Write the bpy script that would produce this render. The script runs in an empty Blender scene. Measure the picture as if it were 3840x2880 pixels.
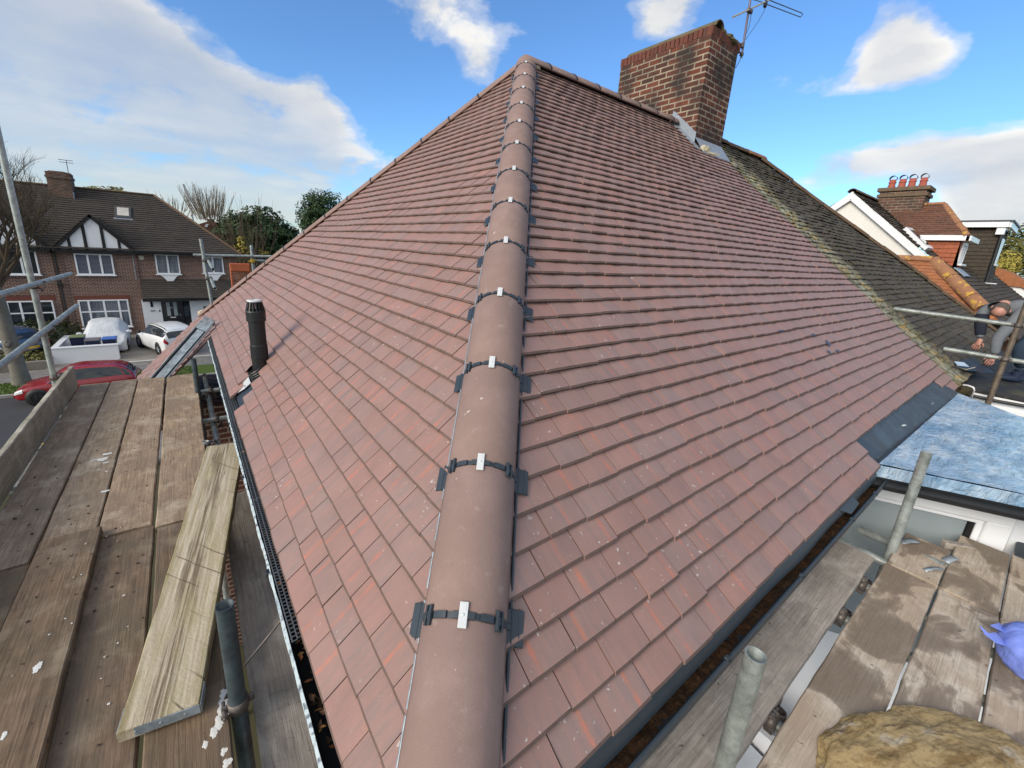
import bpy, bmesh, math, random
from mathutils import Vector, Matrix, Quaternion
from mathutils import noise as mnoise
V = Vector
PI = math.pi
rnd = random.Random(7)
sc = bpy.context.scene
COL = sc.collection

# ------------------------------------------------------------------ camera (solved from the photograph)
W, H = 3840, 2880
CAMP = V((-0.270060, -0.458078, 1.315394))
YAW, PIT, ROL, FPX, SHX, SHY = 0.650990, -0.262519, -0.059944, 1546.175177, -57.877609, -90.192340
_f = V((math.cos(PIT)*math.sin(YAW), math.cos(PIT)*math.cos(YAW), math.sin(PIT)))
_r = V((math.cos(YAW), -math.sin(YAW), 0)); _d = _f.cross(_r)
_c, _s = math.cos(ROL), math.sin(ROL)
CR = _c*_r+_s*_d; CD = -_s*_r+_c*_d; CF = _f
cam = bpy.data.cameras.new('camera'); camo = bpy.data.objects.new('camera', cam); COL.objects.link(camo)
camo.matrix_world = Matrix(((CR.x, -CD.x, -CF.x, CAMP.x), (CR.y, -CD.y, -CF.y, CAMP.y), (CR.z, -CD.z, -CF.z, CAMP.z), (0, 0, 0, 1)))
cam.sensor_width = 36; cam.lens = FPX/W*36
cam.shift_x = -SHX/W; cam.shift_y = SHY/W
cam.clip_start = 0.02; cam.clip_end = 3000
sc.camera = camo

def ray(px, py): return ((px-W/2-SHX)/FPX)*CR+((py-H/2-SHY)/FPX)*CD+CF
def hit(px, py, n, c):
    d = ray(px, py); n = V(n); return CAMP+d*((c-CAMP.dot(n))/d.dot(n))
def hx(px, py, c): return hit(px, py, (1, 0, 0), c)
def hy(px, py, c): return hit(px, py, (0, 1, 0), c)
def hz(px, py, c): return hit(px, py, (0, 0, 1), c)
def zoom(x0, y0, s): return lambda a, b: (x0+a*s, y0+b*s)

# house geometry (metres): right eave along +X at y=0, left eave along +Y at x=XL
AX, AY, HH, FY, XL = 3.276038, 3.960620, 3.445002, 8.163952, -0.052891
GZ = -5.6
APEX = V((AX, AY, HH))
NR = V((0, -HH, AY)).normalized(); SR = V((0, AY, HH)).normalized()
NL = V((-HH, 0, AX)).normalized(); SL = V((AX, 0, HH)).normalized()
def hR(px, py, o=0.0): return hit(px, py, NR, o)
def hL(px, py, o=0.0): return hit(px, py, NL, o)

# ------------------------------------------------------------------ mesh builder
class MB:
    def __init__(s): s.v = []; s.f = []; s.m = []; s.sm = []; s.tv = []; s.uv = []; s.has = False
    def add(s, vs, fs, m=0, smooth=False, tv=None, uvs=None):
        o = len(s.v); s.v += [V(v) for v in vs]
        for i, f in enumerate(fs):
            s.f.append(tuple(o+k for k in f)); s.m.append(m); s.sm.append(smooth)
            s.tv.append(tv or (0, 0, 0)); s.uv.append([uvs[k] for k in f] if uvs else None)
        if tv or uvs: s.has = True
        return s
    def box(s, c, d, rot=None, bev=0.0, m=0, seg=1):
        bm = bmesh.new(); bmesh.ops.create_cube(bm, size=1)
        bmesh.ops.scale(bm, vec=V(d), verts=bm.verts)
        if bev > 0: bmesh.ops.bevel(bm, geom=bm.edges[:], offset=bev, segments=seg, affect='EDGES', profile=.6)
        M = Matrix.Translation(V(c))
        if rot is not None: M = M @ (rot.to_4x4() if hasattr(rot, 'to_4x4') else rot)
        bm.verts.index_update()
        s.add([M @ v.co for v in bm.verts], [[v.index for v in f.verts] for f in bm.faces], m)
        bm.free(); return s
    def bx(s, x0, x1, y0, y1, z0, z1, bev=0.0, m=0): return s.box(((x0+x1)/2, (y0+y1)/2, (z0+z1)/2), (abs(x1-x0), abs(y1-y0), abs(z1-z0)), None, bev, m)
    def quad(s, a, b, c, d, m=0): return s.add([a, b, c, d], [(0, 1, 2, 3)], m)
    def tube(s, pts, r, n=12, caps=True, m=0, smooth=True, ri=None):
        """tube along pts; r number or list; ri inner radius makes it hollow at its ends"""
        pts = [V(p) for p in pts]; k = len(pts)
        rs = r if isinstance(r, (list, tuple)) else [r]*k
        t = [(pts[min(i+1, k-1)]-pts[max(i-1, 0)]).normalized() for i in range(k)]
        u = t[0].orthogonal().normalized(); fr = []
        for i in range(k):
            u = (u-t[i]*u.dot(t[i])).normalized(); fr.append((u, t[i].cross(u)))
        def ring(i, rr): return [pts[i]+(fr[i][0]*math.cos(2*PI*j/n)+fr[i][1]*math.sin(2*PI*j/n))*rr for j in range(n)]
        vs = []
        for i in range(k): vs += ring(i, rs[i])
        fs = [(i*n+j, i*n+(j+1) % n, (i+1)*n+(j+1) % n, (i+1)*n+j) for i in range(k-1) for j in range(n)]
        s.add(vs, fs, m, smooth)
        if ri:
            dd = min(.12, (pts[1]-pts[0]).length*.4)
            for (i, sg) in ((0, 1), (k-1, -1)):
                a = ring(i, rs[i]); b = ring(i, ri); c = [p+t[i]*sg*dd for p in b]
                fs2 = [(j, (j+1) % n, n+(j+1) % n, n+j) for j in range(n)]+[(n+j, n+(j+1) % n, 2*n+(j+1) % n, 2*n+j) for j in range(n)]
                s.add(a+b+c, fs2+[tuple(range(2*n, 3*n))], m, False)
        elif caps:
            s.add(ring(0, rs[0]), [tuple(range(n))[::-1]], m); s.add(ring(k-1, rs[-1]), [tuple(range(n))], m)
        return s
    def lathe(s, prof, c, n=24, axis=None, m=0, smooth=True):
        Q = V((0, 0, 1)).rotation_difference(V(axis)) if axis else Quaternion()
        c = V(c); vs = []; k = len(prof)
        for (r, z) in prof:
            vs += [c+Q @ V((r*math.cos(2*PI*j/n), r*math.sin(2*PI*j/n), z)) for j in range(n)]
        fs = [(i*n+j, i*n+(j+1) % n, (i+1)*n+(j+1) % n, (i+1)*n+j) for i in range(k-1) for j in range(n)]
        return s.add(vs, fs, m, smooth)
    def prism(s, poly, ext, m=0):
        """polygon (3D points) extruded by vector ext"""
        k = len(poly); poly = [V(p) for p in poly]; e = V(ext)
        s.add(poly+[p+e for p in poly], [tuple(range(k)), tuple(range(k, 2*k))[::-1]]+[(j, (j+1) % k, k+(j+1) % k, k+j) for j in range(k)], m)
        return s
    def build(s, name, mats, parent=None, root=None, recalc=True):
        """links ONE mesh object. World coordinates go in; with a root its location is subtracted."""
        me = bpy.data.meshes.new(name)
        off = V(root.location) if root is not None else V((0, 0, 0))
        if root is not None and root.get('_rz') is not None:
            Rz = Matrix.Rotation(-root['_rz'], 3, 'Z'); vs = [Rz @ (v-off) for v in s.v]
        else: vs = [v-off for v in s.v]
        me.from_pydata(vs, [], s.f)
        mats = mats if isinstance(mats, (list, tuple)) else [mats]
        for mt in mats: me.materials.append(mt)
        me.polygons.foreach_set('material_index', s.m)
        me.polygons.foreach_set('use_smooth', s.sm)
        if s.has:
            a = me.attributes.new('tv', 'FLOAT_VECTOR', 'FACE')
            a.data.foreach_set('vector', [c for t in s.tv for c in t])
            ul = me.uv_layers.new(name='UVMap'); buf = []
            for f, u in zip(s.f, s.uv): buf += [c for q in (u or [(0, 0)]*len(f)) for c in q]
            ul.data.foreach_set('uv', buf)
        if recalc:
            bm = bmesh.new(); bm.from_mesh(me); bmesh.ops.recalc_face_normals(bm, faces=bm.faces); bm.to_mesh(me); bm.free()
        me.update()
        o = bpy.data.objects.new(name, me); COL.objects.link(o)
        if parent is not None: o.parent = parent
        return o

def tag(o, label=None, cat=None, group=None, kind=None):
    if label: o['label'] = label
    if cat: o['category'] = cat
    if group: o['group'] = group
    if kind: o['kind'] = kind
    return o
def thing(name, label, cat, loc=(0, 0, 0), group=None):
    o = bpy.data.objects.new(name, None); COL.objects.link(o); o.location = V(loc); o.empty_display_size = .1
    return tag(o, label, cat, group)
def single(name, mb, mat, label, cat, loc=(0, 0, 0), group=None):
    class _L: pass
    o = bpy.data.objects.new('tmp', None); o.location = V(loc)
    q = mb.build(name, mat, None, o); q.location = V(loc); bpy.data.objects.remove(o)
    return tag(q, label, cat, group)
def structure(name, mb, mat): return tag(mb.build(name, mat), kind='structure')

# ------------------------------------------------------------------ materials
class N:
    def __init__(s, name, rough=.7, spec=.4, metal=0.0):
        s.mat = bpy.data.materials.new(name); s.mat.use_nodes = True; s.nt = s.mat.node_tree
        s.b = s.nt.nodes['Principled BSDF']
        s.set('Roughness', rough); s.set('Specular IOR Level', spec); s.set('Metallic', metal)
    def set(s, k, v):
        i = s.b.inputs[k]
        if hasattr(v, 'links') or hasattr(v, 'is_linked'): s.nt.links.new(v, i)
        elif k in ('Base Color', 'Emission Color', 'Subsurface Radius') and len(v) == 3 and k != 'Subsurface Radius': i.default_value = (*v, 1)
        else: i.default_value = v
        return s
    def n(s, t, **kw):
        x = s.nt.nodes.new(t)
        for k, v in kw.items(): setattr(x, k, v)
        return x
    def L(s, a, b): s.nt.links.new(a, b)
    def co(s, kind='Object', scale=(1, 1, 1), rot=(0, 0, 0), loc=(0, 0, 0), vec=None):
        m = s.n('ShaderNodeMapping'); m.inputs['Scale'].default_value = scale; m.inputs['Rotation'].default_value = rot; m.inputs['Location'].default_value = loc
        if vec is None: vec = s.n('ShaderNodeTexCoord').outputs[kind]
        s.L(vec, m.inputs['Vector']); return m.outputs[0]
    def noise(s, vec, scale, detail=4, rough=.55, dist=0.0):
        x = s.n('ShaderNodeTexNoise'); s.L(vec, x.inputs['Vector'])
        x.inputs['Scale'].default_value = scale; x.inputs['Detail'].default_value = detail; x.inputs['Roughness'].default_value = rough; x.inputs['Distortion'].default_value = dist
        return x.outputs['Fac']
    def vor(s, vec, scale, feat='F1', out='Distance', rand=1.0):
        x = s.n('ShaderNodeTexVoronoi'); x.feature = feat; s.L(vec, x.inputs['Vector']); x.inputs['Scale'].default_value = scale; x.inputs['Randomness'].default_value = rand
        return x.outputs[out]
    def wave(s, vec, scale, dist=0.0, detail=2, axis='X'):
        x = s.n('ShaderNodeTexWave'); x.bands_direction = axis; s.L(vec, x.inputs['Vector']); x.inputs['Scale'].default_value = scale; x.inputs['Distortion'].default_value = dist; x.inputs['Detail'].default_value = detail
        return x.outputs['Fac']
    def ramp(s, fac, stops, interp='LINEAR'):
        x = s.n('ShaderNodeValToRGB'); cr = x.color_ramp; cr.interpolation = interp
        while len(cr.elements) > 1: cr.elements.remove(cr.elements[-1])
        for i, (p, c) in enumerate(stops):
            e = cr.elements[0] if i == 0 else cr.elements.new(p)
            e.position = p; c = (c, c, c) if isinstance(c, (int, float)) else c; e.color = (*c, 1)
        s.L(fac, x.inputs['Fac']); return x.outputs['Color']
    def mix(s, fac, a, b, mode='MIX'):
        x = s.n('ShaderNodeMix', data_type='RGBA', blend_type=mode)
        for v, i in ((fac, x.inputs['Factor']), (a, x.inputs[6]), (b, x.inputs[7])):
            if hasattr(v, 'is_linked'): s.L(v, i)
            elif isinstance(v, (int, float)): i.default_value = v
            else: i.default_value = (*v, 1)
        return x.outputs[2]
    def math(s, op, a, b=0.0, c=0.0, clamp=False):
        x = s.n('ShaderNodeMath', operation=op, use_clamp=clamp)
        for v, i in ((a, x.inputs[0]), (b, x.inputs[1]), (c, x.inputs[2])):
            if hasattr(v, 'is_linked'): s.L(v, i)
            else: i.default_value = v
        return x.outputs[0]
    def bump(s, h, strength=.3, dist=.01):
        x = s.n('ShaderNodeBump'); x.inputs['Strength'].default_value = strength; x.inputs['Distance'].default_value = dist
        s.L(h, x.inputs['Height']); s.L(x.outputs[0], s.b.inputs['Normal']); return s
    def objrand(s): return s.n('ShaderNodeObjectInfo').outputs['Random']
    def sep(s, vec):
        x = s.n('ShaderNodeSeparateXYZ'); s.L(vec, x.inputs[0]); return x.outputs
    def attr(s, name):
        x = s.n('ShaderNodeAttribute'); x.attribute_name = name; return x.outputs['Vector']
    def offs(s, vec, k=37.0):
        x = s.n('ShaderNodeVectorMath', operation='ADD'); s.L(vec, x.inputs[0])
        c = s.n('ShaderNodeCombineXYZ'); r = s.math('MULTIPLY', s.objrand(), k); s.L(r, c.inputs[0]); s.L(r, c.inputs[1]); s.L(c.outputs[0], x.inputs[1]); return x.outputs[0]

def plain(name, col, rough=.6, spec=.4, metal=0.0, var=.15, scale=6, bump=0.0, bscale=80):
    n = N(name, rough, spec, metal); v = n.offs(n.co())
    f = n.noise(v, scale, 5)
    n.set('Base Color', n.mix(f, tuple(c*(1-var) for c in col), tuple(min(1, c*(1+var)) for c in col)))
    if bump: n.bump(n.noise(v, bscale, 4), bump, .004)
    return n.mat

def tile_mat(name, base, alt, red, streak, streak_amt=1.0, speck=.5, dirt=.35):
    new = name.startswith('new')
    n = N(name, .60 if new else .85, .5 if new else .2); uv = n.n('ShaderNodeUVMap').outputs[0]; t = n.sep(n.attr('tv')); u = n.sep(uv); ob = n.co()
    c = n.mix(n.ramp(t[0], [(0, 0), (1, 1)]), base, alt); c = n.mix(n.ramp(n.math('FRACT', n.math('MULTIPLY', t[1], 5.3)), [(.55, 0), (1, .30)]), c, tuple(x*.55 for x in base))
    c = n.mix(n.math('MULTIPLY', n.ramp(t[1], [(.45, 0), (1, 1)]), .75), c, red)
    # mottled handling of the pigment within one tile: bands run down the slope
    band = n.noise(n.co(scale=(9, .8, 1), vec=n.n('ShaderNodeVectorMath', operation='ADD').outputs[0]), 1, 4)
    va = [x for x in n.nt.nodes if x.type == 'VECT_MATH'][-1]; n.L(uv, va.inputs[0]); n.L(n.attr('tv'), va.inputs[1])
    sc2 = n.n('ShaderNodeVectorMath', operation='SCALE'); n.L(n.attr('tv'), sc2.inputs[0]); sc2.inputs['Scale'].default_value = 31.0; n.L(sc2.outputs[0], va.inputs[1])
    c = n.mix(n.ramp(band, [(.35, 0), (.7, .55)]), c, red)
    c = n.mix(n.ramp(band, [(.3, .45), (.5, 0)]), c, tuple(x*.8 for x in alt))
    # one orange streak per tile at its own place
    d = n.math('ABSOLUTE', n.math('SUBTRACT', u[0], n.math('ADD', n.math('MULTIPLY', t[2], .7), .15)))
    w = n.math('ADD', n.math('MULTIPLY', n.noise(n.co(scale=(1, 3, 1), vec=va.outputs[0]), 3, 3), .13), .005)
    g = n.math('SUBTRACT', 1.0, n.math('DIVIDE', d, w), clamp=True)
    on = n.math('GREATER_THAN', n.math('FRACT', n.math('MULTIPLY', t[2], 7.31)), .45)
    plainf = n.math('GREATER_THAN', t[2], -.5)
    g = n.math('MULTIPLY', n.math('MULTIPLY', g, on), n.math('MULTIPLY', plainf, streak_amt))
    along = n.ramp(n.noise(va.outputs[0], 2.2, 3), [(.35, .1), (.65, .8)])
    c = n.mix(n.math('MULTIPLY', g, along), c, streak)
    # dirt and white scuffs
    dn = n.noise(ob, 5, 6, .6); c = n.mix(n.ramp(dn, [(.35, dirt), (.6, 0)]), c, tuple(x*.6 for x in base))
    sp = n.math('MULTIPLY', n.ramp(n.noise(ob, 42, 2, .6), [(.685, 0), (.72, 1)]), n.ramp(n.noise(ob, 1.9, 4, .6), [(.44, 0), (.62, 1)]))
    c = n.mix(n.math('MULTIPLY', sp, speck), c, (.62, .58, .56))
    fine = n.noise(ob, 420, 2, .7); c = n.mix(n.ramp(fine, [(.3, .22), (.7, 0)]), c, tuple(x*.45 for x in base))
    n.set('Base Color', c); n.bump(n.math('ADD', n.math('MULTIPLY', fine, .3), n.noise(ob, 60, 4)), .25, .003)
    return n.mat

def brick_mat(name, c1, c2, mortar, bw=.235, rh=.083, ms=.011, soot=0.0, axis=None, rough=.85):
    """bricks laid in world metres; x and y run together so that every vertical face is bonded"""
    n = N(name, rough, .25); ob = n.co(); s = n.sep(ob)
    cb = n.n('ShaderNodeCombineXYZ'); n.L(n.math('ADD', s[0], s[1]), cb.inputs[0]); n.L(s[2], cb.inputs[1])
    br = n.n('ShaderNodeTexBrick'); n.L(cb.outputs[0], br.inputs['Vector'])
    br.offset = .5; br.inputs['Scale'].default_value = 1; br.inputs['Brick Width'].default_value = bw; br.inputs['Row Height'].default_value = rh
    br.inputs['Mortar Size'].default_value = ms; br.inputs['Mortar Smooth'].default_value = .25; br.inputs['Bias'].default_value = 0
    br.inputs['Color1'].default_value = (0, 0, 0, 1); br.inputs['Color2'].default_value = (1, 1, 1, 1); br.inputs['Mortar'].default_value = (.5, .5, .5, 1)
    k = n.ramp(br.outputs['Color'], [(0, c2), (.35, c1), (.65, tuple(x*.75 for x in c1)), (1, tuple(x*.9 for x in c2))])
    k = n.mix(n.ramp(n.noise(ob, 22, 5), [(.35, .5), (.65, 0)]), k, tuple(x*.55 for x in c2))
    mo = n.mix(n.noise(ob, 9, 4), tuple(x*.7 for x in mortar), mortar)
    k = n.mix(br.outputs['Fac'], k, mo)
    if soot: k = n.mix(n.math('MULTIPLY', n.ramp(n.noise(ob, 2.2, 5), [(.4, 0), (.62, 1)]), soot), k, (.03, .027, .025))
    n.set('Base Color', k); n.bump(n.math('SUBTRACT', n.math('MULTIPLY', n.noise(ob, 50, 4), .35), br.outputs['Fac']), .6, .008)
    return n.mat

def wood_mat(name, a, b, stain, wet=0.0, pale=None, green=0.0, mark=.5):
    """scaffold board: grain runs along local X"""
    n = N(name, .82, .2); v = n.offs(n.co(), 53.0)
    g = n.noise(n.co(vec=v, scale=(1.2, 15, 15)), 1.6, 6, .6, 1.1)
    g2 = n.noise(n.co(vec=v, scale=(1.0, 90, 90)), 1.2, 3, .6)
    big = n.noise(v, 2.3, 5, .6)
    c = n.mix(n.ramp(g, [(.3, 0), (.7, 1)]), a, b)
    c = n.mix(n.ramp(g2, [(.32, .5), (.52, 0)]), c, tuple(x*.5 for x in a))
    g3 = n.noise(n.co(vec=v, scale=(2.2, 48, 48), loc=(2, 3, 1)), 2.0, 5, .65, .9); c = n.mix(n.ramp(g3, [(.36, .55), (.48, 0)]), c, tuple(x*.42 for x in a)); c = n.mix(n.ramp(g3, [(.55, 0), (.7, .35)]), c, tuple(min(1, x*1.25) for x in b))
    c = n.mix(n.ramp(n.noise(n.co(vec=v, scale=(.7, 1.5, 1)), 11, 6, .68), [(.38, .55), (.62, 0)]), c, tuple(x*.62 for x in stain))
    c = n.mix(n.ramp(n.noise(n.co(vec=v, scale=(.4, 9, 1), loc=(5, 1, 0)), 1.1, 3), [(.62, 0), (.66, .5), (.70, 0)]), c, tuple(x*.3 for x in a))
    c = n.mix(n.ramp(big, [(.42, 0), (.64, .8)]), c, stain)
    if pale: c = n.mix(n.ramp(n.noise(v, 3.7, 6, .65), [(.52, 0), (.7, .75)]), c, pale)
    if green: c = n.mix(n.math('MULTIPLY', n.ramp(n.noise(v, 1.7, 4), [(.45, 0), (.65, 1)]), green), c, (.12, .13, .05))
    if wet:
        w = n.ramp(n.noise(n.co(vec=v, loc=(9, 3, 0), scale=(1, 1.6, 1)), 2.7, 5, .55, .5), [(.505, 0), (.54, .75), (.585, 1)])
        c = n.mix(n.math('MULTIPLY', w, wet), c, tuple(x*.42 for x in stain))
        n.set('Roughness', n.mix(w, (.85,)*3, (.5,)*3))
    # knots, oil spots, saw cuts, plaster splashes
    kn = n.ramp(n.vor(n.co(vec=v, scale=(.55, 1.3, 1)), 5.5), [(.0, .85), (.05, .5), (.09, 0)]); c = n.mix(kn, c, tuple(x*.4 for x in a))
    sp = n.ramp(n.noise(v, 28, 2, .5), [(.70, 0), (.74, .7)]); c = n.mix(sp, c, (.04, .03, .025))
    cut = n.math('MULTIPLY', n.ramp(n.wave(n.co(vec=v, rot=(0, 0, .22)), 4.6, 2.2, 2, 'X'), [(.985, 0), (1, 1)]), n.ramp(n.noise(v, 2.6, 2), [(.5, 0), (.62, mark)])); c = n.mix(cut, c, (.035, .025, .02))
    wp = n.math('MULTIPLY', n.ramp(n.noise(n.co(vec=v, loc=(3, 7, 1)), 17, 4, .65, .4), [(.655, 0), (.69, 1)]), n.ramp(n.noise(n.co(vec=v, loc=(1, 5, 2)), 1.9, 1), [(.56, 0), (.64, mark)])); c = n.mix(wp, c, (.72, .72, .68))
    n.set('Base Color', c); n.bump(n.math('ADD', n.math('ADD', g, g3), n.math('MULTIPLY', g2, .6)), .55, .005)
    return n.mat

def tube_mat(name, col, rust=.25, dark=.3):
    n = N(name, .5, .5, .55); v = n.offs(n.co())
    c = n.mix(n.ramp(n.noise(v, 11, 7, .72), [(.35, 0), (.65, 1)]), tuple(x*.55 for x in col), tuple(min(1, x*1.25) for x in col))
    c = n.mix(n.ramp(n.noise(v, 16, 5, .6), [(.55, 0), (.7, dark)]), c, (.08, .08, .075))
    c = n.mix(n.ramp(n.noise(v, 3, 5, .7), [(.6, 0), (.72, rust)]), c, (.2, .1, .05))
    n.set('Base Color', c); n.set('Roughness', n.ramp(n.noise(v, 20, 3), [(.3, .38), (.7, .62)])); n.set('Metallic', .35)
    n.bump(n.noise(v, 70, 4), .12, .002)
    return n.mat

def glass_mat(name, col=(.02, .025, .03), rough=.04, curtain=None, leaded=0, blind=False):
    n = N(name, rough, .7); ob = n.co(); c = n.mix(n.noise(ob, 1.1, 2), tuple(x*.5 for x in col), tuple(x*1.6 for x in col))
    if curtain: c = n.mix(n.ramp(n.noise(n.co(scale=(5, 1, .5)), 2.2, 3), [(.3, .15), (.7, .9)]), c, curtain)
    if blind: c = n.mix(n.ramp(n.wave(ob, 4.2, 0, 0, 'Z'), [(.35, 0), (.6, 1)]), c, (.16, .18, .22))
    if leaded:
        for ax in ('X', 'Z'): c = n.mix(n.ramp(n.wave(ob, leaded, 0, 0, ax), [(.955, 0), (.99, .35)]), c, (.05, .05, .055))
    n.set('Base Color', c); return n.mat

def leaf_mat(name, a, b, trans=.25):
    n = N(name, .55, .3); g = n.n('ShaderNodeNewGeometry').outputs['Random Per Island']
    n.set('Base Color', n.mix(g, a, b)); n.set('Subsurface Weight', 0.0); return n.mat

m = {}
m['tile'] = tile_mat('new_roof_tile', (.315, .195, .168), (.28, .203, .186), (.36, .19, .155), (.62, .175, .085), .85, .9, .3)
m['tile_edge'] = plain('tile_shaded_edge', (.15, .105, .092), .95, .1, var=.3, scale=30)  # shade of the course edges put into the colour of noses and chamfers
n = N('hip_tile_concrete', .8, .25); v = n.co(); c = n.mix(n.noise(v, 3, 5), (.275, .188, .165), (.345, .245, .218)); c = n.mix(n.math('MULTIPLY', n.objrand(), .35), c, (.25, .17, .15))
c = n.mix(n.ramp(n.noise(v, 7, 6, .65), [(.42, .45), (.6, 0)]), c, (.215, .145, .125))
c = n.mix(n.ramp(n.noise(n.co(scale=(1, 1, 1)), 16, 5, .65), [(.62, 0), (.75, .4)]), c, (.5, .46, .43))
c = n.mix(n.ramp(n.noise(v, 380, 2, .7), [(.3, .3), (.65, 0)]), c, (.12, .085, .075))
c = n.mix(n.math('MULTIPLY', n.ramp(n.noise(n.co(scale=(1, 1, .25)), 31, 3, .6), [(.72, 0), (.75, 1)]), .8), c, (.66, .63, .61))
n.set('Base Color', c); n.bump(n.noise(v, 260, 3), .25, .002); m['hip'] = n.mat
m['black'] = plain('black_plastic', (.014, .016, .019), .42, .5, var=.3, scale=14)
m['slate_plastic'] = plain('slate_blue_plastic', (.03, .042, .055), .45, .5, var=.25, scale=20)
m['felt'] = plain('roofing_felt', (.022, .031, .045), .5, .4, var=.35, scale=9, bump=.25)
m['white_plate'] = plain('white_coated_plate', (.58, .60, .61), .35, .5, var=.06)
m['upvc'] = plain('white_upvc', (.78, .80, .83), .32, .5, var=.04, scale=2)
m['white_paint'] = plain('white_render', (.74, .76, .79), .75, .3, var=.08, scale=1.5, bump=.1)
m['cream_render'] = plain('cream_render', (.70, .69, .65), .85, .2, var=.08, scale=1.2, bump=.2, bscale=120)
m['lead'] = plain('lead_flashing', (.27, .31, .36), .5, .5, .2, var=.25, scale=11)
m['mortar'] = plain('pale_mortar', (.52, .46, .33), .9, .2, var=.25, scale=18, bump=.4)
m['brick_chimney'] = brick_mat('chimney_brick', (.215, .066, .040), (.085, .042, .034), (.40, .34, .25), .24, .083, .012, .85)
m['brick_wall'] = brick_mat('house_brick', (.20, .085, .06), (.105, .052, .042), (.42, .34, .29), .25, .085, .013, .1)
m['brick_far'] = brick_mat('far_chimney_brick', (.2, .09, .06), (.12, .07, .05), (.3, .25, .2), .25, .085, .012, .5)
m['red_tile_hung'] = tile_mat('hung_red_tile', (.38, .12, .065), (.32, .11, .07), (.42, .13, .06), (.45, .18, .09), .3, .2, .2)
m['brown_tile'] = tile_mat('brown_old_tile', (.15, .078, .055), (.12, .075, .06), (.19, .085, .055), (.2, .1, .06), .2, .9, .5)
m['orange_tile'] = tile_mat('orange_old_tile', (.36, .15, .075), (.29, .13, .075), (.40, .15, .06), (.4, .2, .1), .2, .2, .5)
m['grey_tile'] = tile_mat('grey_brown_old_tile', (.075, .065, .052), (.06, .055, .047), (.09, .065, .05), (.1, .08, .06), .2, .4, .5)
m['dark_tile'] = tile_mat('dark_slate_tile', (.068, .062, .056), (.05, .047, .045), (.085, .07, .06), (.09, .07, .06), .1, .25, .4)
# neighbour's weathered tiles with the lichen strip beside the party line
n = N('mossy_old_tile', .85, .2); ob = n.co(); s = n.sep(ob); t = n.sep(n.attr('tv'))
c = n.mix(t[0], (.05, .042, .034), (.092, .077, .06)); c = n.mix(n.ramp(n.noise(ob, 6, 5), [(.4, 0), (.7, .5)]), c, (.10, .088, .068))
wob = n.math('ADD', s[0], n.math('MULTIPLY', n.math('SUBTRACT', n.noise(ob, 2.4, 4), .5), .9))
strip = n.ramp(n.math('DIVIDE', n.math('ABSOLUTE', n.math('SUBTRACT', wob, .33)), .55), [(.12, 1), (1, 0)])
c = n.mix(n.math('MULTIPLY', n.ramp(n.noise(ob, 13, 5, .6), [(.40, 0), (.50, .95)]), strip), c, (.33, .33, .26))
c = n.mix(n.math('MULTIPLY', n.ramp(n.noise(n.co(loc=(4, 2, 7)), 7, 4, .6), [(.54, 0), (.60, .85)]), strip), c, (.42, .25, .045))
c = n.mix(n.math('MULTIPLY', n.ramp(n.noise(n.co(loc=(1, 2, 3)), 9, 4, .6), [(.5, 0), (.6, .7)]), strip), c, (.13, .13, .03))
c = n.mix(n.ramp(n.noise(ob, 40, 2), [(.72, 0), (.76, .5)]), c, (.4, .4, .37))
c = n.mix(n.ramp(n.noise(n.co(loc=(8, 2, 3)), 3, 5, .6), [(.5, 0), (.7, .6)]), c, (.075, .07, .03))
n.set('Base Color', c); n.bump(n.noise(ob, 30, 5), .5, .01); m['moss_tile'] = n.mat
m['moss_ridge'] = plain('mossy_ridge', (.13, .085, .055), .9, .2, var=.5, scale=7, bump=.5)
n = N('lichen_ridge', .9, .2); ob = n.co(); c = n.mix(n.noise(ob, 5, 4), (.26, .125, .065), (.33, .17, .1)); c = n.mix(n.ramp(n.noise(ob, 6, 4, .6), [(.56, 0), (.62, .9)]), c, (.5, .31, .06)); n.set('Base Color', c); m['lichen_ridge'] = n.mat
m['board'] = wood_mat('scaffold_board_brown', (.37, .255, .165), (.52, .39, .265), (.27, .205, .15), 0, (.57, .48, .355), 0, .35)
m['board_plain'] = wood_mat('scaffold_board_plain', (.33, .24, .165), (.47, .37, .27), (.235, .185, .14), 0, (.53, .46, .36), .1, .12)
m['board_dark'] = wood_mat('scaffold_board_dark', (.19, .125, .08), (.30, .215, .145), (.14, .108, .082), 0, (.32, .26, .19), .15, .12)
m['board_wet'] = wood_mat('scaffold_board_wet', (.50, .42, .335), (.64, .565, .47), (.42, .325, .24), .82, (.68, .62, .53), .04, .2)
m['board_grey'] = wood_mat('scaffold_board_grey', (.38, .34, .30), (.54, .49, .435), (.34, .30, .26), .2, (.60, .56, .5), 0, .25)
m['board_loose'] = wood_mat('scaffold_board_bleached', (.44, .35, .22), (.66, .57, .41), (.36, .28, .16), 0, (.70, .63, .49), .3, .0)
m['board_mossy'] = wood_mat('toe_board_mossy', (.38, .35, .28), (.55, .51, .41), (.33, .31, .25), 0, (.62, .58, .47), .35, .1)
m['tube'] = tube_mat('galvanised_tube', (.36, .40, .39), .3, .35)
m['tube_pale'] = tube_mat('pale_galvanised_tube', (.31, .345, .325), .35, .55)
m['tube_dark'] = tube_mat('dark_painted_tube', (.075, .105, .12), .15, .3)
m['tube_rust'] = tube_mat('rusty_tube', (.16, .13, .10), .9, .4)
m['coupler'] = tube_mat('coupler_steel', (.15, .13, .12), .9, .4)
m['zinc'] = tube_mat('zinc_band', (.33, .39, .44), .1, .1)
m['rubber'] = plain('tyre_rubber', (.012, .012, .013), .8, .3)
m['glass_dark'] = glass_mat('dark_window_glass')
m['glass_blind'] = glass_mat('window_glass_blind', (.05, .06, .09), .1, None, 0, True)
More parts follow.
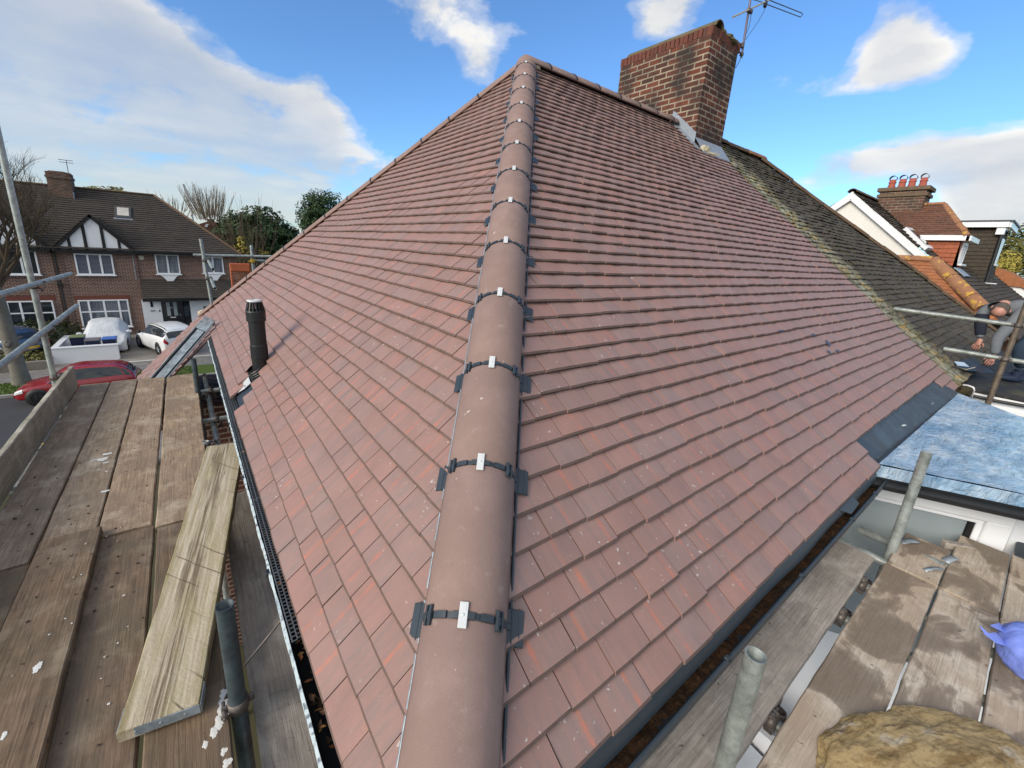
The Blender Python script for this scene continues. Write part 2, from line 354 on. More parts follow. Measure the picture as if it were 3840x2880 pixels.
m['glass_net'] = glass_mat('window_glass_net_curtain', (.06, .075, .10), .08, (.26, .29, .33), 1.35)
m['glass_lead'] = glass_mat('window_glass_leaded', (.06, .075, .1), .08, (.17, .2, .24), 1.2)
m['glass_sky'] = glass_mat('rooflight_glass', (.45, .44, .4), .12)
n = N('frosted_glass', .22, .6); n.set('Base Color', n.mix(n.noise(n.co(), 1.3, 3), (.24, .29, .31), (.33, .37, .39))); m['glass_frost'] = n.mat
m['timber_black'] = plain('black_timber', (.014, .013, .014), .5, .4, var=.3)
m['leaf_dark'] = leaf_mat('evergreen_leaf', (.012, .03, .010), (.045, .085, .022))
m['leaf_hedge'] = leaf_mat('hedge_leaf', (.018, .025, .010), (.055, .065, .022))
m['leaf_bush'] = leaf_mat('bush_leaf', (.05, .06, .015), (.16, .15, .035))
m['leaf_pale'] = leaf_mat('willow_leaf', (.16, .19, .07), (.28, .28, .12))
m['leaf_yellow'] = leaf_mat('yellow_leaf', (.30, .24, .04), (.42, .36, .08))
m['bark'] = plain('bark_grey', (.17, .16, .135), .9, .2, var=.45, scale=5, bump=.6, bscale=18)
m['twig'] = plain('twig_brown', (.11, .085, .06), .9, .2, var=.4, scale=2)
m['twig_pale'] = plain('twig_pale', (.25, .215, .165), .9, .2, var=.3, scale=1)

# bleached plank: dark weathered grooves along its middle, mossy edges
n = N('bleached_plank', .85, .2); v = n.co(); q = n.sep(v)
g = n.noise(n.co(scale=(1.1, 34, 20)), 1.5, 6, .62, .8); c = n.mix(n.ramp(g, [(.32, 0), (.66, 1)]), (.34, .27, .175), (.62, .55, .43))
wob = n.math('ADD', q[1], n.math('MULTIPLY', n.math('SUBTRACT', n.noise(n.co(scale=(1.6, .2, 1)), 2.2, 3), .5), .09))
band = n.ramp(n.math('ABSOLUTE', n.math('SUBTRACT', wob, .012)), [(.0, 1), (.035, .75), (.05, 0)])
c = n.mix(n.math('MULTIPLY', band, n.ramp(n.noise(n.co(scale=(1.5, 60, 1)), 1.3, 4, .6), [(.42, 0), (.56, .95)])), c, (.13, .095, .06))
c = n.mix(n.ramp(n.noise(n.co(scale=(.8, 3, 1)), 4, 5, .6), [(.45, 0), (.68, .6)]), c, (.36, .31, .17))
c = n.mix(n.math('MULTIPLY', n.ramp(n.math('ABSOLUTE', q[1]), [(.095, 0), (.122, 1)]), n.ramp(n.noise(v, 6, 4), [(.35, .2), (.6, .9)])), c, (.24, .21, .10))
c = n.mix(n.math('MULTIPLY', n.ramp(n.wave(n.co(rot=(0, 0, .75)), 3.1, 1.2, 2, 'X'), [(.985, 0), (1, 1)]), n.ramp(n.noise(v, 2.1, 2), [(.52, 0), (.6, .8)])), c, (.09, .06, .04))
n.set('Base Color', c); n.bump(n.math('ADD', g, n.noise(v, 70, 4)), .5, .005); m['board_loose'] = n.mat

# ================================================================== OUR HOUSE
TW, G = .184, .105
house = thing('semi_detached_house', 'nearest brick house with a newly laid mauve brown tiled hip roof', 'house', (0, 0, GZ))
def hp(name, mb, mat, parent=None): return mb.build(name, mat, parent or house, house)

def slope_tiles(mb, P0, U, S, Nn, k0, k1, ulo, uhi, smax, hipL=True, hipR=True, skip=None, seed=1, jit=1.6, tw=TW, g=G, sag=.008, edge=0):
    r = random.Random(seed)
    def pt(u, s, h): return P0+U*u+S*s+Nn*h
    for k in range(k0, k1):
        s = k*g; s1 = min(s+.2, smax)
        if s1 <= s+.02: continue
        lo, hi = ulo(s), uhi(s)
        if hi-lo < .06: continue
        js = []; i0 = int(math.floor((lo-1)/tw)); off = (k % 2)*.5*tw
        j = i0*tw+off
        while j < hi:
            if j > lo+(.21 if hipL else .05) and j < hi-(.21 if hipR else .05): js.append(j)
            j += tw
        edges = [lo]+js+[hi]
        for i in range(len(edges)-1):
            a, b = edges[i], edges[i+1]
            if skip and skip((a+b)/2, k): continue
            first, last = i == 0, i == len(edges)-2
            ga = .0012+r.random()*.0018; gb = .0012+r.random()*.0018
            a0 = lo if first else a+ga; b0 = hi if last else b-gb
            a1 = (ulo(s1) if hipL else a0) if first else a0; b1 = (uhi(s1) if hipR else b0) if last else b0
            if b1-a1 < .01: a1 = b1 = (a1+b1)/2
            w = mnoise.noise(V((a*1.3, s*2.1, seed*3.7)))*sag
            h = .036+w+r.uniform(-.0012, .0022)*jit; ds = r.uniform(-.0025, .0025)*jit+mnoise.noise(V((a*.8, s*1.1, 9)))*.004
            tl = r.uniform(-.0012, .0012)*jit
            plainf = (first and hipL) or (last and hipR)
            tv = (r.random(), r.random(), -1.0 if plainf else r.random())
            vs = []; uvs = []; ts = .0185
            for (sq, hq, sh, kk) in ((s+ds, h-ts, 0, 0), (s+ds-.0012, h-.0055, 0, 0), (s+ds+.009, h, .009, 0), (s1, .001+(h-.036)*.3, s1-s, 1)):
                for q, f in enumerate((0, .34, .67, 1)):
                    aa = a1 if kk else a0; bb = b1 if kk else b0
                    uu = aa+(bb-aa)*f; cam_ = (.0022 if q in (1, 2) else 0)
                    vs.append(pt(uu, sq, hq+cam_+tl*(f-.5)*2)); uvs.append((f*(b0-a0)/tw, sh/g))
            fs = [(rw*4+q, rw*4+q+1, rw*4+q+5, rw*4+q+4) for rw in range(3) for q in range(3)]
            fs += [(0, 4, 8, 12), (3, 15, 11, 7)]
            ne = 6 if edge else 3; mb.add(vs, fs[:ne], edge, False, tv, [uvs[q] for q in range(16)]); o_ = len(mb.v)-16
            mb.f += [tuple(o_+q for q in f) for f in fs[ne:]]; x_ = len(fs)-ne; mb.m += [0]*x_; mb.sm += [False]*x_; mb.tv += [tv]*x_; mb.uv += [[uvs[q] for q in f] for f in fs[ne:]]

# ---- right (rear) slope
xh = lambda s: s*SR.y*AX/AY+.02
PARTY = 7.17
def hiR(s):
    k = round(s/G)
    return 3.44 if k < 2 else PARTY
mb = MB()
smR = V((0, AY, HH)).length
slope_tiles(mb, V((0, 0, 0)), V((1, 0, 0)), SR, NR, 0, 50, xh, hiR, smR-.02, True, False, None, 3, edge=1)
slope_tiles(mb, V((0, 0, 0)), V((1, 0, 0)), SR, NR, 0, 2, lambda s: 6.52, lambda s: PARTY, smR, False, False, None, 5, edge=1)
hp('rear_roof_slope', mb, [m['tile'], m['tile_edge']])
# ---- left (side) slope, running down further beyond y=6.3
c0 = XL/SL.x
yl = lambda s: (c0+s)*SL.x*AY/AX+.02
yf = lambda s: FY+((c0+s)*SL.x-XL)*(AY-FY)/(AX-XL)-.0
smL = V((AX, 0, HH)).length-c0
PL0 = SL*c0
UL, NLn = V((0, 1, 0)), NL
def skipL(u, k): return (k in (0, 1) and 3.16 < u < 3.50) or (k == 2 and 3.34 < u < 3.62) or (k in (3,) and 3.42 < u < 3.66)
mb = MB()
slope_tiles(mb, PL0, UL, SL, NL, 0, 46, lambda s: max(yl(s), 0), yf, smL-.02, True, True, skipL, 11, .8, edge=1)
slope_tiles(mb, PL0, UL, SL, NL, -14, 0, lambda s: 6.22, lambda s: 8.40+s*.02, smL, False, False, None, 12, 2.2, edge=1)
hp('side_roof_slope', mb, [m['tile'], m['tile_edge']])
# dark sealant smears left on a few tiles
mb = MB()
for (px, py, rx_, ry_, q_) in ((3050, 1255, .05, .012, 1), (3105, 1285, .045, .03, 2), (3140, 1315, .05, .010, 3), (2930, 1240, .07, .008, 4), (3110, 1320, .03, .02, 5)):
    c = hR(px, py, .040); ring = []
    for i in range(22):
        a_ = 2*PI*i/22; f = 1+.6*mnoise.noise(V((math.cos(a_)*1.8, math.sin(a_)*1.8, q_*5))); ring.append(c+V((1, 0, 0))*math.cos(a_)*rx_*f+SR*math.sin(a_)*ry_*f)
    mb.add([c+NR*.001]+ring, [(0, 1+i, 1+(i+1) % 22) for i in range(22)])
tag(hp('sealant_smear', mb, plain('sealant', (.05, .05, .075), .5)), kind='stuff')
# ---- felt under the tiles
mb = MB(); e = -.006
def onR(x, y, o=0): return V((x, y, y*HH/AY))+NR*o
def onL(x, y, o=0): return V((x, y, x*HH/AX))+NL*o
mb.add([onR(.02, .03, e), onR(PARTY, .03, e), onR(PARTY, AY, e), APEX+NR*e], [(0, 1, 2, 3)])
mb.add([onL(XL+.02, 0, e), onL(XL+.02, FY, e), APEX+NL*e], [(0, 2, 1)])
mb.add([onL(-1.05, 6.25, e), onL(-1.05, 8.36, e), onL(.1, 8.36, e), onL(.1, 6.25, e)], [(0, 1, 2, 3)])
# far (front) slope, seen only as an edge
mb.add([V((XL, FY, XL*HH/AX)), V((PARTY, FY, XL*HH/AX)), V((PARTY, AY, HH)), APEX], [(0, 1, 2, 3)])
hp('roof_underlay', mb, m['felt'])
# felt apron hanging into the right gutter
mb = MB(); k = 40
for i in range(k):
    x0, x1 = .1+i*3.3/k, .1+(i+1)*3.3/k
    w0, w1 = [mnoise.noise(V((x*2.2, 0, 3)))*.008 for x in (x0, x1)]
    mb.add([(x0, .012, .003), (x1, .012, .003), (x1, -.018+w1*.4, -.022), (x0, -.018+w0*.4, -.022), (x1, -.026+w1, -.066+w1), (x0, -.026+w0, -.066+w0)], [(0, 1, 2, 3), (3, 2, 4, 5)], 0, True)
mb.add([(2.60, -.012, -.015), (2.86, -.012, -.015), (2.88, -.05, -.05), (2.70, -.055, -.055)], [(0, 1, 2, 3)])
hp('felt_apron', mb, m['slate_plastic'])

# ---- walls, soffit, fascia
mb = MB(); mb.bx(.30, PARTY, .30, 7.9, GZ, -.25); mb.bx(-.75, .30, 6.5, 8.2, GZ, -1.15)
hp('wall', mb, m['brick_wall'])
mb = MB(); mb.bx(.0, PARTY, .0, .035, -.24, -.045); mb.bx(.05, PARTY, .04, .32, -.25, -.235)
mb.bx(XL+.055, XL+.085, .06, 6.4, -.28, -.1); mb.bx(.05, .32, .3, 7.9, -.262, -.25); mb.bx(-.98, -.95, 6.25, 8.35, -1.3, -1.1)
hp('fascia', mb, m['black'])

# ---- half round hip and ridge tiles
def frame(d, n):
    d = V(d).normalized(); n = V(n); n = (n-d*n.dot(d)).normalized(); return d, n, n.cross(d)
def cap_tile(P, d, n, L, r=.125, up=.097, ang=78, th=.016, seg=16, flare=0.0):
    d, n, b = frame(d, n); mb = MB(); vs = []
    for (t, rr) in ((0, r), (0.006, r+.003), (L-.006, r+.003), (L, r)):
        for i in range(seg+1):
            a = math.radians(-ang+2*ang*i/seg); R_ = rr-.003
            vs.append(P+n*(up-r)+d*t+(n*math.cos(a)+b*math.sin(a))*R_)
    k = seg+1
    for t in (L, 0):
        for i in range(k):
            a = math.radians(-ang+2*ang*i/seg); vs.append(P+n*(up-r)+d*t+(n*math.cos(a)+b*math.sin(a))*(r-th))
    fs = [(q*k+i, q*k+i+1, (q+1)*k+i+1, (q+1)*k+i) for q in range(5) for i in range(seg)]
    fs += [(5*k+i, 5*k+i+1, i+1, i) for i in range(seg)]
    fs += [(0, k, 2*k, 3*k, 4*k, 5*k), (seg, 5*k+seg, 4*k+seg, 3*k+seg, 2*k+seg, k+seg)]
    mb.add(vs, fs[:3*seg], 0, True); mb.v = mb.v  # curved skin
    mb.f += [tuple(q) for q in fs[3*seg:]]; x = len(fs)-3*seg; mb.m += [0]*x; mb.sm += [False]*x; mb.tv += [(0, 0, 0)]*x; mb.uv += [None]*x
    return mb
def arc_band(mb, P, d, n, b, r, up, a0, a1, w, th=.004, seg=8, m=0):
    vs = []
    for t in (-w/2, w/2):
        for rr in (r, r+th):
            for i in range(seg+1):
                a = math.radians(a0+(a1-a0)*i/seg); vs.append(P+n*(up-r)+d*t+(n*math.cos(a)+b*math.sin(a))*rr)
    k = seg+1; fs = []
    for i in range(seg): fs += [(k+i, k+i+1, 3*k+i+1, 3*k+i), (i, i+1, k+i+1, k+i), (2*k+i, 3*k+i, 3*k+i+1, 2*k+i+1)]
    fs += [(0, k, 3*k, 2*k), (seg, 2*k+seg, 3*k+seg, k+seg)]
    mb.add(vs, fs, m)
def union(par, P, d, n, fins=None, r=.125, up=.097, full=True):
    d, n, b = frame(d, n)
    mb = MB(); arc_band(mb, P, d, n, b, r-.006, up-.006, -76, 76, .016, .004, 16)
    if full:
        for (a0, a1) in ((-40, -22), (-14, -4), (4, 14), (22, 40), (54, 66), (-66, -54)): arc_band(mb, P, d, n, b, r-.003, up-.003, a0, a1, .017, .007, 4)
        for sg in (-1, 1):
            for (a, w, L) in ((46, .005, .05), (54, .0035, .05)):
                an = math.radians(a*sg); q = P+n*(up-r)+(n*math.cos(an)+b*math.sin(an))*(r+.004); nn = n*math.cos(an)+b*math.sin(an); tt = d.cross(nn)
                M3 = Matrix((d, tt, nn)).transposed(); mb.box(q, (L, w*2, .011), M3, .0012)
            an = math.radians(50*sg); nn = n*math.cos(an)+b*math.sin(an); q = P+n*(up-r)+nn*(r+.003); mb.box(q, (.02, .02, .006), Matrix((d, d.cross(nn), nn)).transposed(), .001)
    else: arc_band(mb, P, d, n, b, r, up, -70, 70, .02, .006, 12)
    if fins:
        for (pn, pu) in fins:   # plane normal, direction away from the hip in that plane
            q = P+pu*.137+pn*.036; w = d-pn*d.dot(pn); w.normalize()
            M3 = Matrix((w, pn.cross(w), pn)).transposed(); mb.box(q, (.094, .070, .006), M3, .003)
            for z in (-.018, .006): mb.box(q+pn.cross(w)*z+pn*.003, (.1, .004, .003), M3, .0008)
            mb.box(P+pu*.108+pn*.037, (.018, .04, .012), M3, .002)
    us = hp('union_strip', mb, m['black'] if not fins else m['slate_plastic'], par)
    if full:
        mb = MB(); M3 = Matrix((d, d.cross(n), n)).transposed(); Q = P+n*(up+.006)
        mb.box(Q, (.062, .024, .004), M3, .0012); mb.lathe([(0, .0045), (.003, .0042), (.0045, .002)], Q, 10, n)
        mb.box(Q+d*.018+n*.002, (.018, .013, .0015), M3, .0005); mb.box(Q-d*.022+n*.002, (.004, .016, .001), M3, .0003)
        hp('clamp_plate', mb, m['white_plate'], par)
hd = V((AX, AY, HH)).normalized(); hside = V((AY, -AX, 0)).normalized(); hn = hside.cross(hd); hn = hn if hn.z > 0 else -hn
finR = (NR, (V((1, 0, 0))-hd*hd.x).normalized()); finL = (NL, (V((0, 1, 0))-hd*hd.y).normalized())
hl = V((AX, AY, HH)).length
js = [-.02]+[0.503107+.45*k for k in range(13)]+[hl+.05]
for i in range(len(js)-1):
    a, b = js[i], js[i+1]
    o = hp('hip_tile', cap_tile(hd*(a+.007), hd, hn, b-a-.014, up=0.097173), m['hip'])
    if i > 0: union(o, hd*a, hd, hn, [finR, finL], up=0.097173)
# dark membrane showing as a thin roll at both flanks of the hip tiles
for (pn, pu), mm, off in ((finR, m['slate_plastic'], .128), (finL, m['zinc'], .131)):
    mb = MB(); mb.tube([hd*a+pu*off+pn*.034 for a in (.02, 2, 4, hl-.1)], .0055, 6); hp('hip_roll', mb, mm)
# ridge tiles to the chimney
xr = [AX-.05]+[AX+.30+.45*k for k in range(7)]+[6.43]
for i in range(len(xr)-1):
    P = V((xr[i]+.004, AY, HH)); o = hp('ridge_tile', cap_tile(P, (1, 0, 0), (0, 0, 1), xr[i+1]-xr[i]-.008, up=.10, r=.13), m['hip'])
    if i > 0: union(o, V((xr[i], AY, HH)), (1, 0, 0), (0, 0, 1), None, .13, .10, False)
# far hip
F0 = V((XL-.03, FY+.02, (XL-.03)*HH/AX)); fd = (APEX-F0).normalized(); fl = (APEX-F0).length
fn = fd.cross(V((AY-FY, -(AX-XL), 0))); fn = fn if fn.z > 0 else -fn
fj = [0]+[.40+.45*k for k in range(13)]+[fl+.03]
fj = [q for q in fj if q < fl-.2]+[fl+.03]
for i in range(len(fj)-1):
    o = hp('hip_tile', cap_tile(F0+fd*(fj[i]+.005), fd, fn, fj[i+1]-fj[i]-.01, r=.105, up=.075), m['hip'])
    if i > 0: union(o, F0+fd*fj[i], fd, fn, None, .105, .075, False)
# mortar at the apex and the end of the far hip
mb = MB()
def lump(mb, c, d, seed=0, k=3, m=0, amp=.3):
    bm = bmesh.new(); bmesh.ops.create_icosphere(bm, subdivisions=k, radius=.5)
    for v in bm.verts: v.co *= 1+amp*mnoise.noise(v.co*3+V((seed, seed*2, 0)))+amp*.5*mnoise.noise(v.co*8+V((seed*5, 0, 0)))
    mb.add([V(c)+V((v.co.x*d[0], v.co.y*d[1], v.co.z*d[2])) for v in bm.verts], [[v.index for v in f.verts] for f in bm.faces], m, False); bm.free()
lump(mb, APEX+V((.10, -.09, .0)), (.10, .05, .08), 1); hp('mortar_bedding', mb, m['mortar']); mb = MB(); lump(mb, F0+V((.0, .0, .04)), (.16, .16, .12), 3)
hp('mortar_bedding', mb, m['mortar'])
o = hp('apex_cap', MB().lathe([(.128, -.10), (.128, -.03), (.118, .02), (.095, .06), (.05, .088), (0, .098)], APEX, 24), m['hip'])

# ---- gutters
def half_gutter(mb, A, B, r=.056, lip=.008, out=None, m=0, seg=10):
    A, B = V(A), V(B); d = (B-A).normalized(); b = out or V((d.y, -d.x, 0)); z = V((0, 0, 1))
    for rr in (r, r-.004):
        vs = []
        for P in (A, B): vs += [P+b*math.cos(PI+PI*i/seg)*rr+z*math.sin(PI+PI*i/seg)*rr for i in range(seg+1)]
        k = seg+1; mb.add(vs, [(i, i+1, k+i+1, k+i) for i in range(seg)], m, True)
    for P in (A, B):
        vs = [P+b*math.cos(PI+PI*i/seg)*r+z*math.sin(PI+PI*i/seg)*r for i in range(seg+1)]; mb.add(vs, [tuple(range(seg+1))], m)
    for sg in (-1, 1): mb.box((A+B)/2+b*sg*(r-.001)+z*.002, ((B-A).length, .006, lip), Matrix((d, b, z)).transposed(), .0015, m)
gx, gz = -.056, -.115
mb = MB(); half_gutter(mb, (gx, .12, gz), (gx, 6.30, gz), out=V((1, 0, 0)))
for y in (.42, 1.3, 2.2, 3.1, 4.0, 4.9, 5.8):
    arc = [V((gx+math.cos(PI+PI*i/10)*.060, y, gz+math.sin(PI+PI*i/10)*.060)) for i in range(11)]; mb.tube(arc, .006, 6)
    mb.box((gx-.064, y, gz+.004), (.014, .03, .016), None, .002)
gl = hp('gutter', mb, m['black'])
# lip of the gutter with old pale paint, slightly ragged
mb = MB(); k = 160
pts = []
for i in range(k+1):
    y = .1+i*6.2/k; w = .0042+.002*mnoise.noise(V((y*9, 0, 0)))+(.003*mnoise.noise(V((y*31, 3, 0))))
    zz = gz+.010+.003*mnoise.noise(V((y*6, 7, 0))); xx = gx-.058+.003*mnoise.noise(V((y*4, 2, 9)))
    pts.append((V((xx-w, y, zz)), V((xx+w, y, zz+.002)), V((xx-w-.001, y, zz-.013-.004*mnoise.noise(V((y*20, 5, 5)))))))
for i in range(k):
    a, b = pts[i], pts[i+1]; mb.add([a[0], a[1], b[1], b[0], a[2], b[2]], [(0, 1, 2, 3), (4, 0, 3, 5)])
n = N('weathered_pale_paint', .5, .5); v = n.co(); n.set('Base Color', n.mix(n.ramp(n.noise(v, 34, 5, .65), [(.5, 0), (.6, .85)]), (.60, .70, .73), (.10, .12, .15))); m['pale_lip'] = n.mat
hp('gutter_lip', mb, m['pale_lip'], gl)
# black leaf guard: long bars and cross bars
mb = MB(); y0, y1 = .86, 6.28
for i in range(7):
    x = gx-.048+i*.0165; mb.box((x, (y0+y1)/2, gz+.034+.012*math.sin(PI*i/6)), (.0036, y1-y0, .006))
y = y0
while y < y1:
    big = abs((y % .62)) < .013
    for i in range(6):
        xa, xb = gx-.048+i*.0165, gx-.048+(i+1)*.0165
        mb.box(((xa+xb)/2, y, gz+.034+.012*math.sin(PI*(i+.5)/6)), (xb-xa, .009 if big else .0032, .004))
    y += .020
hp('leaf_guard', mb, plain('leaf_guard_plastic', (.10, .11, .12), .35, .5), gl)
# leaves and grit in the gutter
r = random.Random(5)
def leaf_litter(mb, n, fx, fy, fz, s0, s1, rr, m=0):
    for i in range(n):
        c = V((fx(), fy(), fz())); L = rr.uniform(s0, s1); a = rr.uniform(0, 6.28); t = V((rr.uniform(-.7, .7), rr.uniform(-.7, .7), 1)).normalized()
        u = t.orthogonal().normalized(); u = Quaternion(t, a) @ u; w = t.cross(u)
        mb.add([c-u*L, c+w*L*.6+t*L*.2, c+u*L*1.1, c-w*L*.5+t*L*.15], [(0, 1, 2, 3)], m)
n = N('dead_leaf', .7, .3); g = n.n('ShaderNodeNewGeometry').outputs['Random Per Island']; n.set('Base Color', n.ramp(g, [(0, (.05, .03, .015)), (.4, (.12, .06, .03)), (.75, (.34, .12, .04)), (1, (.42, .24, .08))])); m['dead_leaf'] = n.mat
mb = MB(); leaf_litter(mb, 130, lambda: gx+r.uniform(-.035, .04), lambda: r.choice((r.uniform(.14, 1.0), r.uniform(.5, 2.5))), lambda: gz-.025+r.uniform(-.02, .022), .006, .018, r)
leaf_litter(mb, 46, lambda: gx+r.uniform(-.03, .04), lambda: r.uniform(.9, 4.6), lambda: gz+.046, .004, .012, r)
tag(hp('dead_leaves', mb, m['dead_leaf'], gl), kind='stuff')
# right gutter full of rusty grit
ry, rz = -.008, -.088
mb = MB(); half_gutter(mb, (.12, ry, rz), (3.50, ry, rz), out=V((0, -1, 0))); mb.bx(.12, 3.5, ry-.064, ry-.052, rz-.03, rz+.012, .003)
for x in (.55, 1.17, 1.9, 2.69, 3.2):
    mb.tube([V((x, ry+math.cos(PI+PI*i/10)*.060, rz+math.sin(PI+PI*i/10)*.060)) for i in range(11)], .0055, 6); mb.box((x, ry-.056, rz+.008), (.022, .016, .018), None, .002); mb.box((x+.012, ry-.060, rz-.002), (.004, .02, .012))
gr = hp('gutter', mb, m['slate_plastic'])
mb = MB(); kx, ky = 190, 9
for i in range(kx+1):
    for j in range(ky+1):
        x = .12+i*3.36/kx; y = ry-.050+j*.094/ky
        mb.v.append(V((x, y, rz-.034+.010*mnoise.noise(V((x*14, y*20, 0)))+.008*mnoise.noise(V((x*50, y*60, 2)))-.012*(1-abs(j/ky-.5)*2))))
o_ = ky+1
for i in range(kx):
    for j in range(ky): mb.f.append((i*o_+j, i*o_+j+1, (i+1)*o_+j+1, (i+1)*o_+j)); mb.m.append(0); mb.sm.append(False); mb.tv.append((0, 0, 0)); mb.uv.append(None)
n = N('rusty_gutter_grit', .95, .1); v = n.co(); c = n.ramp(n.noise(v, 11, 6, .7), [(.3, (.022, .017, .013)), (.5, (.06, .034, .02)), (.68, (.11, .055, .026)), (.8, (.07, .055, .03))]); n.set('Base Color', n.mix(n.ramp(n.noise(v, 160, 3), [(.4, .6), (.6, 0)]), c, (.02, .014, .01))); n.bump(n.noise(v, 120, 4), .8, .008)
tag(hp('gutter_grit', mb, n.mat, gr), kind='stuff')

# ---- soil vent pipe through the side slope
vb = onL(.17, 3.46); mb = MB(); vt = hy(935, 1127, 3.46); top = V((vb.x, 3.46, vt.z))
zc = top.z
mb.lathe([(.062, vb.z-.10), (.062, vb.z+.12)], (vb.x, 3.46, 0), 40); mb.lathe([(.0625, vb.z+.12), (.066, vb.z+.125), (.066, vb.z+.235), (.062, vb.z+.24)], (vb.x, 3.46, 0), 40, smooth=False); mb.lathe([(.062, vb.z+.22), (.062, zc-.16)], (vb.x, 3.46, 0), 40); mb.lathe([(.062, zc-.172), (.073, zc-.168), (.073, zc-.09)], (vb.x, 3.46, 0), 40, smooth=False)
mb.tube([onL(.05, 3.46, .02), onL(.05, 3.46, .021)], .01, 4)
vp = hp('vent_pipe', mb, m['black'])
mb = MB()
for i in range(16):
    a = 2*PI*i/16; c_, s_ = math.cos(a), math.sin(a); p0 = V((vb.x+c_*.070, 3.46+s_*.070, zc-.09)); p1 = V((vb.x+c_*.050, 3.46+s_*.050, zc-.005))
    t = (p1-p0).normalized(); u = V((-s_, c_, 0)); mb.box((p0+p1)/2, ((p1-p0).length, .011, .007), Matrix((t, u, t.cross(u))).transposed())
mb.lathe([(.074, zc-.095), (.074, zc-.082), (.066, zc-.08)], (vb.x, 3.46, 0), 28)
hp('vent_cage', mb, m['black'], vp)
hp('cage_cap', MB().lathe([(.056, zc-.008), (.057, zc+.003), (.03, zc+.008), (.024, zc-.002), (0, zc-.004)], (vb.x, 3.46, 0), 28), m['white_plate'], vp)
mb = MB(); ax = (NL*.75+V((0, 0, 1))*.25).normalized(); c_ = vb-V((0, 0, .03))
mb.lathe([(.105, -.02), (.10, .0), (.080, .02), (.080, .035), (.074, .04), (.078, .052), (.072, .058), (.075, .07), (.068, .078), (.064, .095)], c_, 32, ax, smooth=False)
hp('rubber_boot', mb, m['black'], vp)
sheet = [hL(*zoom(700, 1050, 600/1531)(*q), .012) for q in ((437, 1010), (590, 925), (612, 985), (545, 1045), (468, 1090))]
hp('flashing_sheet', MB().add(sheet+[p-NL*.004 for p in sheet], [(0, 1, 2, 3, 4), (9, 8, 7, 6, 5)]+[(i, (i+1) % 5, 5+(i+1) % 5, 5+i) for i in range(5)]), m['white_plate'], vp)

# ---- metal gutter lying on the lower tiles
z7 = zoom(560, 1170, 260/1725)
ga, gb = hL(*z7(1520, 330), .09), hL(*z7(440, 1590), .09)
gd = (gb-ga).normalized(); gb = ga+gd*((gb-ga).length+1.0)
gs = NL.cross(gd).normalized(); gs = gs if gs.y > 0 else -gs
mg = thing('metal_gutter', 'grey metal gutter length with a mesh guard lying on the lower tiles', 'gutter', ga)
def mp(name, mb, mat, parent=None): return mb.build(name, mat, parent or mg, mg)
tc_ = (CAMP-ga).normalized(); nz = (tc_-gd*tc_.dot(gd)).normalized()*.8+(NL-gd*NL.dot(gd))*.35; nz = (nz-gd*nz.dot(gd)).normalized(); gs = nz.cross(gd); M3 = Matrix((gd, gs, nz)).transposed(); ga = ga+NL*.05; gb = gb+NL*.05
mid = (ga+gb)/2; L_ = (gb-ga).length
mb = MB(); mb.box(mid-nz*.055, (L_, .12, .006), M3)
for sg in (-1, 1):
    mb.box(mid+gs*.06*sg-nz*.028, (L_, .005, .055), M3); mb.box(mid+gs*.067*sg, (L_, .02, .005), M3)
mp('channel', mb, m['slate_plastic'])
mb = MB()
for sg in (-1, 1): mb.tube([ga+gs*.076*sg+nz*.002, gb+gs*.076*sg+nz*.002], .006, 8)
mp('rim', mb, m['zinc'])
mp('guard_mesh', MB().box(mid-nz*.006+gd*.03, (L_-.2, .085, .003), M3), m['zinc'])
mb = MB(); mb.box(ga+gd*.05+nz*.004, (.15, .135, .012), M3, .004); mb.box(ga-gd*.035-nz*.02, (.05, .15, .075), M3, .008)
for q in (0, 1): mb.tube([ga-gd*(.045+.024*q)-gs*.07+nz*.022, ga-gd*(.045+.024*q)+gs*.07+nz*.022], .008, 8)
mp('stop_end', mb, m['zinc'])

# ---- flat roofed rear wing
wz = -.005
e0 = V((3.44, .02, wz)); e1 = hz(*zoom(2800, 1350, 1/2.074)(2157, 1080), wz); ed = (e1-e0).normalized(); e2 = e0+ed*2.2
b0 = hz(3595, 1480, wz+.02); b1 = hz(3840, 1574, wz+.02); b2 = b0+(b1-b0).normalized()*2.2
def grid_patch(mb, A, B, C, D, nx, ny, fz, m=0, smooth=True):
    """bilinear sheet A-B-C-D with height noise"""
    o = len(mb.v)
    for i in range(nx+1):
        for j in range(ny+1):
            u, w = i/nx, j/ny; p = A.lerp(B, u).lerp(D.lerp(C, u), w); mb.v.append(p+V((0, 0, fz(p))))
    for i in range(nx):
        for j in range(ny):
            mb.f.append((o+i*(ny+1)+j, o+(i+1)*(ny+1)+j, o+(i+1)*(ny+1)+j+1, o+i*(ny+1)+j+1)); mb.m.append(m); mb.sm.append(smooth); mb.tv.append((0, 0, 0)); mb.uv.append(None)
nx_ = V((ed.y, -ed.x, 0)); nx_ = nx_ if nx_.x < 0 else -nx_     # outward, towards -X
EM = Matrix((ed, nx_, V((0, 0, 1)))).transposed(); ec = (e0+e2)/2; el = (e2-e0).length
up0, up1 = onR(3.46, .22, -.004), onR(6.5, .22, -.004)
mb = MB(); wr = lambda p: .004*mnoise.noise(p*3)+.003*mnoise.noise(p*9)
grid_patch(mb, up0, up1, b0+V((.1, 0, 0)), e0+V((.02, 0, .004)), 40, 10, wr)
grid_patch(mb, e0+V((.02, 0, .004)), b0+V((.1, 0, 0)), b2, e2, 60, 60, wr)
n = N('wet_roof_membrane', .3, .5); v = n.co()
